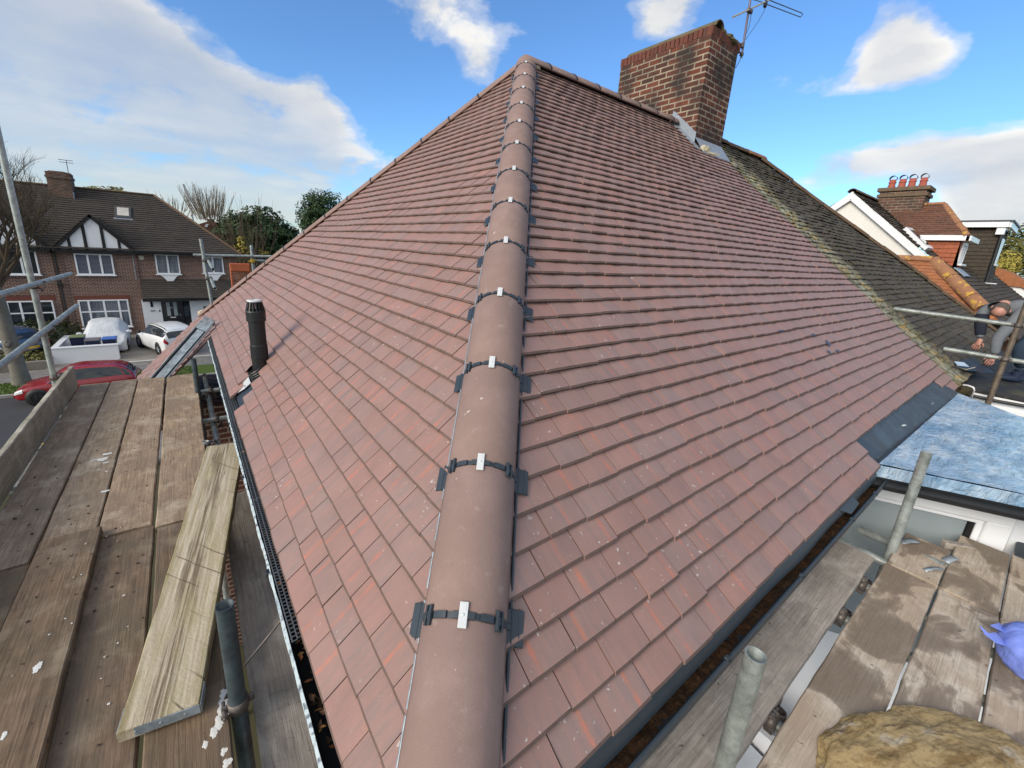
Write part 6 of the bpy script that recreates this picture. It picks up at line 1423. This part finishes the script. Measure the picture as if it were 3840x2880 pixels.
for i in range(4): rq('ridge_tile', cap_tile(V((xr_, yR+.38*i, zR)), (0, 1, 0), (0, 0, 1), .37, .10, .06), m['lichen_ridge'] if i < 2 else m['moss_ridge'], dm)
mb = MB(); wx0, wx1 = dx+.45, dx+1.3; z0_, z1_ = cBR.z+.12, zE-.03
mb.bx(wx0, wx1, yF_-.05, yF_, z0_, z0_+.08, .01); mb.bx(wx0, wx1, yF_-.05, yF_, z1_-.08, z1_, .01); mb.bx(wx0, wx0+.08, yF_-.05, yF_, z0_, z1_, .01); mb.bx(wx1-.08, wx1, yF_-.05, yF_, z0_, z1_, .01); mb.bx((wx0+wx1)/2-.04, (wx0+wx1)/2+.04, yF_-.045, yF_, z0_, z1_, .01); mb.bx(wx0-.06, wx1+.06, yF_-.14, yF_, z0_-.06, z0_, .01)
wn = rq('dormer_window', mb, m['upvc'], dm)
rq('dormer_glass', MB().bx(wx0+.06, wx1-.06, yF_-.025, yF_-.01, z0_+.06, z1_-.06), m['glass_net'], dm)
rq('dormer_flashing', MB().box((dx+.4, yF_-.2, cBR.z-.12), (1.2, .35, .02), Matrix.Rotation(math.atan(sl), 3, 'X')), m['lead'], dm)
# chimney with four pots in a row
xc = 18.6; c0, c1_, c2, c3 = (hx(*p_, xc) for p_ in (g(540, 270), k_(80, 440), k_(110, 260), g(555, 190)))
cy0_, cy1_, cz = c1_.y, hx(*g(545, 250), xc).y, (c2.z+c3.z)/2
ck = rq('chimney', MB().bx(xc, xc+.8, cy0_, cy1_, 1.5, cz-.12), m['brick_far'])
mb = MB(); mb.bx(xc-.05, xc+.85, cy0_-.05, cy1_+.05, cz-.30, cz-.2, .01); mb.bx(xc-.07, xc+.87, cy0_-.07, cy1_+.07, cz-.12, cz, .01); rq('chimney_crown', mb, plain('old_chimney_crown', (.15, .11, .075), .9, .1, var=.4, scale=6), ck)
pot = plain('red_clay_pot', (.36, .10, .075), .8, .2, var=.2, scale=8)
pzs = hx(*g(610, 110), xc).z-cz
for px in (610, 680, 748, 825):
    b_ = hx(*g(px, 178), xc+.4); b_ = V((xc+.4, hx(*g(px, 178), xc).y+.0, cz)); h_ = pzs*.80
    po = rq('chimney_pot', MB().lathe([(.105, 0), (.10, .06), (.085, h_*.55), (.085, h_*.6), (.10, h_*.66), (.10, h_*.74), (.085, h_*.78), (.082, h_), (.065, h_), (.06, h_-.1)], b_, 20), pot, ck)
    mb = MB(); arc = [b_+V((0, math.cos(PI*i/10)*.095, h_+.02+math.sin(PI*i/10)*.10)) for i in range(11)]
    for i in range(10): mb.quad(arc[i]+V((-.10, 0, 0)), arc[i+1]+V((-.10, 0, 0)), arc[i+1]+V((.10, 0, 0)), arc[i]+V((.10, 0, 0)))
    for sg in (-1, 1): mb.bx(b_.x-.02, b_.x+.02, b_.y+sg*.09-.006, b_.y+sg*.09+.006, cz+h_-.02, cz+h_+.03)
    rq('pot_hood', mb, m['tube_dark'], ck)
# flat roofed second dormer in dark hung tiles
d2 = thing('flat_roof_dormer', 'flat roofed dormer hung with dark tiles behind the red hung dormer, white edge on top', 'dormer', (22, 1.5, 1.2))
x2 = 22.0; TL, TR, BR, e0_, e1_ = (hx(*k_(*q_), x2) for q_ in ((660, 760), (1020, 770), (850, 1460), (580, 690), (1140, 700)))
yF2 = (TR.y+BR.y)/2; zT = TR.z
mb = MB(); mb.prism([V((x2, yF2, BR.z-.1)), V((x2, yF2, zT)), V((x2, yk(zT)+.5, zT)), V((x2, yk(BR.z-.1)+.5, BR.z-.1))], (2.6, 0, 0)); mb.build('wall', m['grey_tile'], d2, d2)
mb = MB(); slope_tiles(mb, V((x2-.01, yF2, BR.z-.1)), V((0, 1, 0)), V((0, 0, 1)), V((-1, 0, 0)), 0, 16, lambda s: 0, lambda s: yk(BR.z+s)-yF2+.3, zT-BR.z+.1, False, False, None, 57, 2.5, .2, .125, .012); mb.build('hung_tiles', m['grey_tile'], d2, d2)
mb = MB(); mb.bx(x2-.25, x2-.2, e1_.y-.05, e0_.y+1.2, zT-.02, zT+.17, .01); mb.bx(x2-.2, x2+2.8, e1_.y-.1, e1_.y-.05, zT-.02, zT+.17, .01); mb.bx(x2-.2, x2+.05, e1_.y, yF2+.1, zT-.25, zT-.02, .01); mb.build('fascia', m['upvc'], d2, d2)
mb = MB(); mb.bx(x2-.28, x2+2.9, e1_.y-.14, e0_.y+1.2, zT+.17, zT+.21); mb.build('roof', m['slate_plastic'], d2, d2)
mb = MB(); p0_, p1_ = hx(*k_(1060, 830), x2-.1), hx(*k_(850, 1465), x2-.1); mb.tube([p0_+V((0, 0, .1)), p0_, p1_], .05, 8); mb.build('drain_pipe', m['black'], d2, d2)
mb = MB(); q0_, q1_ = hx(*k_(1060, 900), x2+.4), hx(*k_(960, 1220), x2+.4); mb.bx(x2+.4, x2+1.5, yF2-.06, yF2, q1_.z, q0_.z, .01); mb.bx(x2+.35, x2+1.55, yF2-.12, yF2, q1_.z-.08, q1_.z-.02, .01); mb.build('window', m['upvc'], d2, d2)
MB().box(hx(*k_(905, 1470), x2-.2), (.3, .3, .04), None, .01).build('lead_slate', m['white_plate'], d2, d2)
# the next red roof and trees behind, at the right edge
fr_ = thing('house', 'red tiled roof of a farther house at the right edge, white boards under its eaves', 'house', (30, -1.5, GZ))
q = [hx(*k_(*p_), 30) for p_ in ((985, 1270), (1150, 1330), (1600, 1600), (1600, 1700), (1300, 1520), (1110, 1500), (960, 1360))]
mb = MB(); mb.prism(q, (4, 0, 0)); mb.build('roof', m['orange_tile'], fr_, fr_)
mb = MB(); a_, b_ = hx(*k_(1110, 1500), 30.1), hx(*k_(1600, 1560), 30.1); mb.prism([a_, b_, b_+V((0, 0, -.9)), a_+V((0, 0, -.9))], (3.5, 0, 0)); mb.build('fascia', m['upvc'], fr_, fr_)
mb = MB(); mb.bx(30.3, 36, b_.y, a_.y-.1, GZ, a_.z-.6); mb.build('wall', m['brick_far'], fr_, fr_)
cs = hx(*k_(1180, 900), 60)
BL = [blob_x for blob_x in ((hx(*k_(1200, 1130), 55), V((2.2, 2.6, 2.0))), (hx(*k_(1280, 1000), 56), V((2., 2.2, 2.0))), (hx(*k_(1120, 1230), 54), V((1.6, 1.5, 1.3))))]
leafy('bushy_tree', 'dull green bushy tree behind the flat roofed dormer at the right edge', (BL[0][0].x, BL[0][0].y, GZ), 5, BL, 5200, .08, .2, 'leaf_bush', None, 21)
bb = hx(*k_(1150, 1180), 62); bare('bare_tree', 'bare pale tree rising above the flat roofed dormer', (bb.x, bb.y, GZ), 2.0, .35, 5, 'twig_pale', 22, None, .5, .2, (2, 3), (0, 0, bb.z-GZ-1.2, 7), .72)
bb = hx(*k_(1110, 1240), 46); 
leafy('conifer_shrub', 'small yellow green conifer beside the farther red roof', (bb.x, bb.y, GZ), 3, [(bb, V((.7, .7, 1.0)))], 1500, .05, .12, 'leaf_yellow', None, 23, 'shrub', .12)

# ================================================================== SCAFFOLD AND ROOFER ON THE NEIGHBOUR'S SIDE
GN = "scaffold tubes on the neighbour's side"
xN = 7.45; t = zoom(3340, 1040, 500/1659)
a, b = hx(*t(42, 392), xN), hx(*t(1540, 592), xN); tube_obj('guard_rail', 'upper rail of the two beside the bending roofer, ending over the lichen strip', a, a+(b-a)*1.9, m['tube_pale'], GN)
a, b = hx(*t(660, 888), xN), hx(*t(1400, 1012), xN); tube_obj('guard_rail', 'lower rail of the two beside the bending roofer', a, a+(b-a)*2.4, m['tube_pale'], GN)
f_, h_ = hx(*t(1215, 1555), xN-.06), hx(*t(1590, 300), xN-.06)
f_ = V((f_.x, f_.y, GZ)); tube_obj('scaffold_standard', 'rusty upright tube clamped to both rails in front of the bending roofer', f_, (f_.x, f_.y-.0, h_.z+.9), m['tube_rust'], GN, couplers=((hx(*t(1550, 590), xN).z-GZ, (1, 0, 0), 'coupler'), (hx(*t(1400, 1010), xN).z-GZ, (1, 0, 0), 'coupler')))
# felt tray, paper and loose bits by the gutter
def pz(a, b, z): return hz(*t(a, b), z)
ZN = -.04
tr = thing('felt_sheet', 'black curled felt sheet lying at the foot of the old roof', 'felt sheet', pz(950, 1150, .05))
mb = MB(); A0, B0, C0, D0 = pz(670, 1050, .16), pz(940, 1150, .12), pz(1290, 1200, .05), pz(1040, 1010, .20)
grid_patch(mb, A0, B0, C0, D0, 14, 14, lambda p: .02*mnoise.noise(p*5)); mb.build('sheet', m['felt'], tr, tr)
mb = MB(); mb.tube([A0, A0.lerp(B0, .5)+V((0, 0, -.01)), B0], .008, 6); mb.tube([B0+V((0, 0, .004)), pz(1050, 1120, .14)], .006, 6); mb.build('edge', plain('pale_batten_edge', (.55, .5, .36), .8), tr, tr)
q = [pz(790, 1048, .20), pz(910, 1060, .20), pz(975, 1112, .19), pz(830, 1098, .19)]
single('paper_sheet', MB().prism(q, (0, 0, .004)), plain('pale_blue_paper', (.52, .66, .80), .7), 'pale blue sheet of paper on the black felt', 'paper', q[0])
cb_ = [pz(*p_) for p_ in ((905, 1340, .06), (960, 1345, .07), (1030, 1370, .07), (1040, 1400, .04), (1005, 1490, -.1))]
single('white_cable', MB().tube(cb_, .009, 6), m['upvc'], 'white cable end looping out of the gutter corner between the flat roofs', 'cable', cb_[0])
ob = MB(); lump(ob, pz(880, 1400, -.05), (.28, .2, .16), 3); single('debris_lump', ob, plain('mossy_debris', (.06, .05, .03), .95, .1, var=.6, scale=12), 'dark mossy clod in the gutter corner between the two flat roofs', 'debris', pz(880, 1400, -.05))

# the roofer, bending forward over the roof edge with both hands down
px_ = 8.75
def B(a, b, x): return hx(*t(a, b), x)
man = thing('person', 'balding roofer in grey top and dark jeans bending over the roof edge', 'person', (px_+.1, -.45, ZN))
def skin_mesh(name, nodes, links, mat, sub=2, parent=None):
    """nodes {key: (pos, radius)}: one continuous skin"""
    keys = list(nodes); me = bpy.data.meshes.new(name); me.from_pydata([V(nodes[k][0])-V(man.location) for k in keys], [(keys.index(a), keys.index(b)) for a, b in links], [])
    o = bpy.data.objects.new(name, me); COL.objects.link(o); o.parent = parent or man
    sm = o.modifiers.new('skin', 'SKIN'); sm.use_smooth_shade = True
    for i, k in enumerate(keys):
        r_ = nodes[k][1]; me.skin_vertices[0].data[i].radius = (r_, r_) if isinstance(r_, (int, float)) else r_; me.skin_vertices[0].data[i].use_root = (i == 0)
    s2 = o.modifiers.new('sub', 'SUBSURF'); s2.levels = sub; s2.render_levels = sub; me.materials.append(mat); return o
skin = N('skin', .5, .4); skin.set('Base Color', skin.mix(skin.noise(skin.co(), 9, 4), (.42, .20, .15), (.55, .29, .225))); skinm = skin.mat
hair = plain('short_grey_hair', (.10, .085, .075), .9, .2, var=.4, scale=60, bump=.6, bscale=200)
grey = N('grey_sweatshirt', .9, .15); v = grey.co(); grey.set('Base Color', grey.mix(grey.noise(v, 5, 4), (.13, .145, .165), (.20, .215, .235))); grey.bump(grey.noise(v, 16, 4, .6, .8), .5, .02); navy_ = plain('navy_sleeve', (.02, .023, .035), .9, .15, var=.4, scale=8, bump=.4, bscale=20); denim = plain('dark_denim', (.035, .055, .085), .9, .15, var=.35, scale=8, bump=.4, bscale=24)
hc = B(1365, 405, px_)                      # head centre
pel = V((px_+.40, -.62, .80)); chest = V((px_+.20, -.28, .98)); hd_ = V((-.84, .06, -.38)).normalized(); neck = hc-hd_*.19
shL, shR = B(1150, 400, px_+.14), B(1480, 330, px_+.10); shR = V((px_+.1, -.27, .98))
elL = B(1120, 600, px_-.02); haL = B(1110, 785, px_-.08)
elR = B(1330, 760, px_-.05); haR = B(1290, 985, px_-.10)
hipL, hipR = pel+V((.14, .10, -.04)), pel+V((-.12, -.08, -.04))
knL, knR = V((px_+.30, -.34, .44)), B(1600, 860, px_-.02); fkL, fkR = V((px_+.34, -.40, .05)), B(1590, 1150, px_+.02)
nodes = {'pel': (pel, (.17, .15)), 'waist': (pel.lerp(chest, .5)+V((0, 0, .05)), (.165, .15)), 'chest': (chest, (.18, .16)), 'neck': (neck, (.09, .085)),
         'shL': (shL, .085), 'elL': (elL, .062), 'wrL': (elL.lerp(haL, .88), .045), 'shR': (shR, .088), 'elR': (elR, .066), 'wrR': (elR.lerp(haR, .92), .047)}
body_ = skin_mesh('sweatshirt', nodes, [('pel', 'waist'), ('waist', 'chest'), ('chest', 'neck'), ('chest', 'shL'), ('shL', 'elL'), ('elL', 'wrL'), ('chest', 'shR'), ('shR', 'elR'), ('elR', 'wrR')], grey.mat)
skin_mesh('sleeve', {'a': (shL.lerp(elL, .25), .088), 'b': (elL, .068), 'c': (elL.lerp(haL, .80), .052)}, [('a', 'b'), ('b', 'c')], navy_)
skin_mesh('jeans', {'pel': (pel+V((0, 0, -.02)), (.175, .155)), 'hL': (hipL, .115), 'kL': (knL, .085), 'fL': (fkL+V((0, 0, .06)), .065), 'hR': (hipR, .115), 'kR': (knR, .085), 'fR': (fkR+V((0, 0, .06)), .066)}, [('pel', 'hL'), ('hL', 'kL'), ('kL', 'fL'), ('pel', 'hR'), ('hR', 'kR'), ('kR', 'fR')], denim)
# head: crown towards us, face turned down
face = (V((-.45, .18, -.9))-hd_*V((-.45, .18, -.9)).dot(hd_)).normalized(); side = hd_.cross(face)
HM = Matrix((side, face, hd_)).transposed()
bm = bmesh.new(); bmesh.ops.create_uvsphere(bm, u_segments=28, v_segments=20, radius=1)
mb = MB(); vs = []
for v in bm.verts:
    x, y, z = v.co; jaw = max(0, -z); f = 1-.22*jaw*jaw
    p = V((x*.083*f*(1-.08*jaw), (y*.100+(.012*jaw if y > 0 else 0))*f, z*.118)); 
    if y > .55: p.y += .022*math.exp(-((x/.16)**2+((z+.12)/.2)**2)) - .010*math.exp(-(((abs(x)-.38)/.16)**2+((z-.06)/.13)**2)) - .005*math.exp(-((x/.3)**2+((z+.5)/.05)**2)) + .006*math.exp(-((x/.5)**2+((z-.22)/.08)**2))
    vs.append(hc+HM @ p)
mb.add(vs, [[v.index for v in f.verts] for f in bm.faces], 0, True); bm.free()
for sg in (-1, 1):   # ears
    c = hc+HM @ V((sg*.083, -.008, -.015)); bm = bmesh.new(); bmesh.ops.create_icosphere(bm, subdivisions=2, radius=1)
    mb.add([c+HM @ V((v.co.x*.014+sg*.006*max(0, v.co.z), v.co.y*.022, v.co.z*.034)) for v in bm.verts], [[v.index for v in f.verts] for f in bm.faces], 0, True); bm.free()
mb.tube([neck+(hc-neck)*.1, hc-hd_*.06], [.068, .06], 14, False)
hdo = mb.build('head', skinm, man, man)
mb = MB()   # horseshoe of short hair round the bald crown
bm = bmesh.new(); bmesh.ops.create_uvsphere(bm, u_segments=40, v_segments=26, radius=1)
idx = {}; fs = []
for f in bm.faces:
    c = f.calc_center_median()
    if -.55 < c.z < .62-.10*mnoise.noise(c*4) and c.y < .35-.35*abs(c.z) and not (abs(c.x) > .8 and c.z < -.2 and c.y > -.3): fs.append([v.index for v in f.verts])
mb.add([hc+HM @ V((v.co.x*.087*(1-.2*max(0, -v.co.z)**2), v.co.y*.104, v.co.z*.121)) for v in bm.verts], fs, 0, True); bm.free()
mb.build('hair', hair, man, man, False)
mb = MB()
for sg in (-1, 1):
    c = hc+HM @ V((sg*.032, .088, .004)); mb.lathe([(0, .012), (.007, .010), (.011, .004), (.012, 0)], c, 12, face)
mb.build('eyes', plain('eye', (.12, .1, .09), .2, .6), man, man)
mb = MB(); mb.tube([hc+HM @ V((x_, .094-.25*x_*x_*10, -.060)) for x_ in (-.024, -.012, 0, .012, .024)], [.003, .005, .0055, .005, .003], 8); mb.build('mouth', plain('lips', (.36, .13, .11), .5), man, man)
def hand(W_, D_, up_, sg, seed):
    """palm and five separate curled fingers; W_ wrist, D_ pointing direction, up_ back of hand"""
    rr = random.Random(seed); D_ = V(D_).normalized(); up_ = (V(up_)-D_*V(up_).dot(D_)).normalized(); S_ = D_.cross(up_)*sg
    nd = {'w': (W_-D_*.03, .030), 'p': (W_+D_*.045, (.042, .022)), 'k': (W_+D_*.085, (.042, .018))}; ln = [('w', 'p'), ('p', 'k')]
    o1 = skin_mesh('hand', nd, ln, skinm)
    fing = [(-.034, .070, .0085), (-.011, .082, .009), (.011, .078, .009), (.033, .060, .008)]
    for i, (s_, L_, r_) in enumerate(fing):
        b_ = W_+D_*.080+S_*s_; q1 = b_+D_*L_*.42-up_*L_*.10; q2 = q1+D_*L_*.26-up_*L_*.24; q3 = q2+D_*L_*.08-up_*L_*.24
        skin_mesh('finger', {'a': (b_-D_*.02, r_*1.1), 'b': (q1, r_), 'c': (q2, r_*.92), 'd': (q3, r_*.75)}, [('a', 'b'), ('b', 'c'), ('c', 'd')], skinm, 1, o1)
    b_ = W_+D_*.025-S_*.034; q1 = b_+D_*.03-S_*.026-up_*.01; q2 = q1+D_*.028-S_*.006-up_*.012
    skin_mesh('thumb', {'a': (b_, .012), 'b': (q1, .0105), 'c': (q2, .0085)}, [('a', 'b'), ('b', 'c')], skinm, 1, o1)
hand(haL, V((-.15, .15, -1)), (-1, -.2, .1), 1, 1); hand(haR, V((-.25, .25, -1)), (-1, -.25, .2), -1, 2)
for fk in (fkL, fkR):
    mb = MB(); bm = bmesh.new(); bmesh.ops.create_uvsphere(bm, u_segments=20, v_segments=12, radius=1)
    fd_ = V((-.5, .85, 0)).normalized(); FM = Matrix((fd_, V((-fd_.y, fd_.x, 0)), V((0, 0, 1)))).transposed()
    mb.add([V((fk.x, fk.y, ZN))+FM @ V((v.co.x*.145+.05, v.co.y*.055*(1+.15*v.co.x), max(.004, .045+v.co.z*(.06 if v.co.x < 0 else .045)))) for v in bm.verts], [[v.index for v in f.verts] for f in bm.faces], 0, True); bm.free()
    mb.tube([V((fk.x, fk.y, ZN+.05)), V((fk.x, fk.y, ZN+.14))], [.05, .052], 14); mb.build('shoe', plain('navy_shoe', (.02, .03, .06), .6, .3) if 'navy_shoe' not in bpy.data.materials else bpy.data.materials['navy_shoe'], man, man)

# ================================================================== LIGHT, SKY, RENDER
SUN_DIR = V((-.93, -.12, .50)).normalized()
el, az = math.asin(SUN_DIR.z), math.atan2(SUN_DIR.x, SUN_DIR.y)
su = bpy.data.lights.new('sun', 'SUN'); su.energy = 2.1; su.angle = math.radians(34); su.color = (1, .90, .76)
so = bpy.data.objects.new('sun', su); COL.objects.link(so); so.rotation_euler = SUN_DIR.to_track_quat('Z', 'Y').to_euler()
w = bpy.data.worlds.new('World'); sc.world = w; w.use_nodes = True; nt = w.node_tree
class WN(N):
    def __init__(s, nt): s.nt = nt
n = WN(nt); bg = nt.nodes['Background']
sky = n.n('ShaderNodeTexSky'); sky.sky_type = 'NISHITA'; sky.sun_disc = False; sky.sun_elevation = el; sky.sun_rotation = az; sky.ozone_density = 2.2; sky.air_density = 1.0; sky.dust_density = .6
tc = n.n('ShaderNodeTexCoord').outputs['Generated']; s3 = n.sep(tc)
zz = n.math('ADD', n.math('MAXIMUM', s3[2], 0.0), .13)
cb = n.n('ShaderNodeCombineXYZ'); n.L(n.math('DIVIDE', s3[0], zz), cb.inputs[0]); n.L(n.math('DIVIDE', s3[1], zz), cb.inputs[1])
p = cb.outputs[0]
n1 = n.noise(n.co(vec=p, loc=(3.1, 1.7, 0)), 1.15, 6, .52, .2)
# the same clouds looked up a little towards the light, for lit tops and grey undersides
p2 = n.co(vec=p, loc=(3.1-.10, 1.7-.0, 0), scale=(.955, .955, 1))
n2 = n.noise(p2, 1.15, 6, .52, .2)
wisp = n.noise(n.co(vec=tc, scale=(1, 1, 1.9)), 5.2, 9, .60, .15)
def bump_at(px, py, k, a):
    d = ray(px, py).normalized(); vm = n.n('ShaderNodeVectorMath', operation='DOT_PRODUCT'); n.L(tc, vm.inputs[0]); vm.inputs[1].default_value = d
    return n.math('MULTIPLY', n.math('EXPONENT', n.math('MULTIPLY', n.math('SUBTRACT', vm.outputs['Value'], 1.0), k)), a)
tot = None
CL = [(150, 190, 130, .34), (330, 190, 160, .34), (520, 330, 150, .30), (760, 420, 160, .26), (1000, 430, 200, .26), (1190, 400, 420, .34), (1060, 540, 400, .22),
      (150, 450, 70, .17), (600, 560, 60, .20), (1050, 680, 60, .22), (300, 700, 60, .16), (1400, 700, 90, .16), (700, 760, 80, .16), (1800, 560, 90, .1),
      (1480, 30, 260, .34), (1650, 30, 320, .26), (1800, 225, 900, .26), (1180, 285, 1500, .16),
      (2520, 40, 420, .36), (2400, 120, 700, .18), (2930, 275, 900, .32), (3060, 330, 1100, .28), (3270, 110, 700, .24), (3400, 180, 700, .25), (3550, 200, 1000, .16), (3400, 310, 900, .2), (3230, 300, 900, .24), (3620, 290, 1100, .2),
      (3080, 640, 900, .24), (3230, 600, 900, .28), (3400, 560, 900, .30), (3560, 570, 900, .28), (3720, 590, 900, .28), (3840, 600, 900, .28), (3700, 735, 600, .32), (3840, 750, 500, .32), (3020, 690, 900, .18),
      (120, 20, 200, -.22), (700, 80, 90, -.26), (1150, 130, 120, -.24), (1500, 300, 110, -.2), (2150, 120, 220, -.24), (3080, 100, 600, -.2), (3300, 450, 330, -.22), (2900, 520, 300, -.2), (3750, 420, 300, -.22), (3100, 200, 700, -.1), (3780, 100, 250, -.2)]
for q in CL:
    b_ = bump_at(*q); tot = b_ if tot is None else n.math('ADD', tot, b_)
cov = n.math('ADD', n.math('ADD', n.math('MULTIPLY', n1, .55), n.math('SUBTRACT', n.math('MULTIPLY', wisp, .95), .175)), n.math('MINIMUM', n.math('ADD', tot, -.13), .27))
vm0 = n.n('ShaderNodeVectorMath', operation='DOT_PRODUCT'); n.L(tc, vm0.inputs[0]); vm0.inputs[1].default_value = CF
cov = n.math('ADD', cov, n.ramp(vm0.outputs['Value'], [(.05, .30), (.42, 0)]))   # unseen cloud added outside the view to neutralise the blue ambient light
mask = n.ramp(cov, [(.56, 0), (.65, .32), (.80, 1)], 'EASE')
up_ = n.math('SUBTRACT', n2, n1)
lit = n.ramp(n.math('ADD', n.math('MULTIPLY', up_, -1.1), n.math('ADD', .05, n.math('MULTIPLY', wisp, .95))), [(.38, 0), (.66, 1)])
dens = n.ramp(cov, [(.74, 0), (.96, 1)])
cl = n.mix(lit, (3.2, 3.4, 3.65), (5.6, 5.4, 5.0))
cl = n.mix(n.math('MULTIPLY', dens, .7), cl, (3.35, 3.45, 3.65))
gs_ = None
for q in [(100, 360, 60, .8), (420, 520, 60, .8), (800, 620, 70, .8), (1200, 720, 90, .8), (200, 620, 60, .6), (700, 800, 90, .5), (3500, 690, 500, .5), (3150, 700, 500, .5)]:
    b_ = bump_at(*q); gs_ = b_ if gs_ is None else n.math('ADD', gs_, b_)
grey_ = n.math('MULTIPLY', n.ramp(gs_, [(.25, 0), (.95, 1)]), n.math('SUBTRACT', 1.0, n.math('MULTIPLY', lit, .35)))
cl = n.mix(n.math('MULTIPLY', grey_, .85), cl, (3.15, 3.15, 3.05))   # the thin grey sheet under the bright crests
low = n.ramp(s3[2], [(-.02, 1), (.20, 0)])
cl = n.mix(n.math('MULTIPLY', low, .35), cl, (4.0, 3.9, 3.6))
skyc = n.mix(1.0, sky.outputs[0], (.60, .87, 1.13), 'MULTIPLY')
col = n.mix(n.math('MULTIPLY', mask, n.math('SUBTRACT', .95, n.math('MULTIPLY', grey_, .34))), skyc, cl)
n.L(col, bg.inputs['Color']); bg.inputs['Strength'].default_value = .11
sc.view_settings.view_transform = 'Standard'; sc.view_settings.look = 'None'; sc.view_settings.exposure = .8; sc.view_settings.gamma = 1
sc.render.engine = 'CYCLES'; sc.cycles.use_denoising = True; sc.cycles.max_bounces = 6
sc.cycles.caustics_reflective = False; sc.cycles.caustics_refractive = False
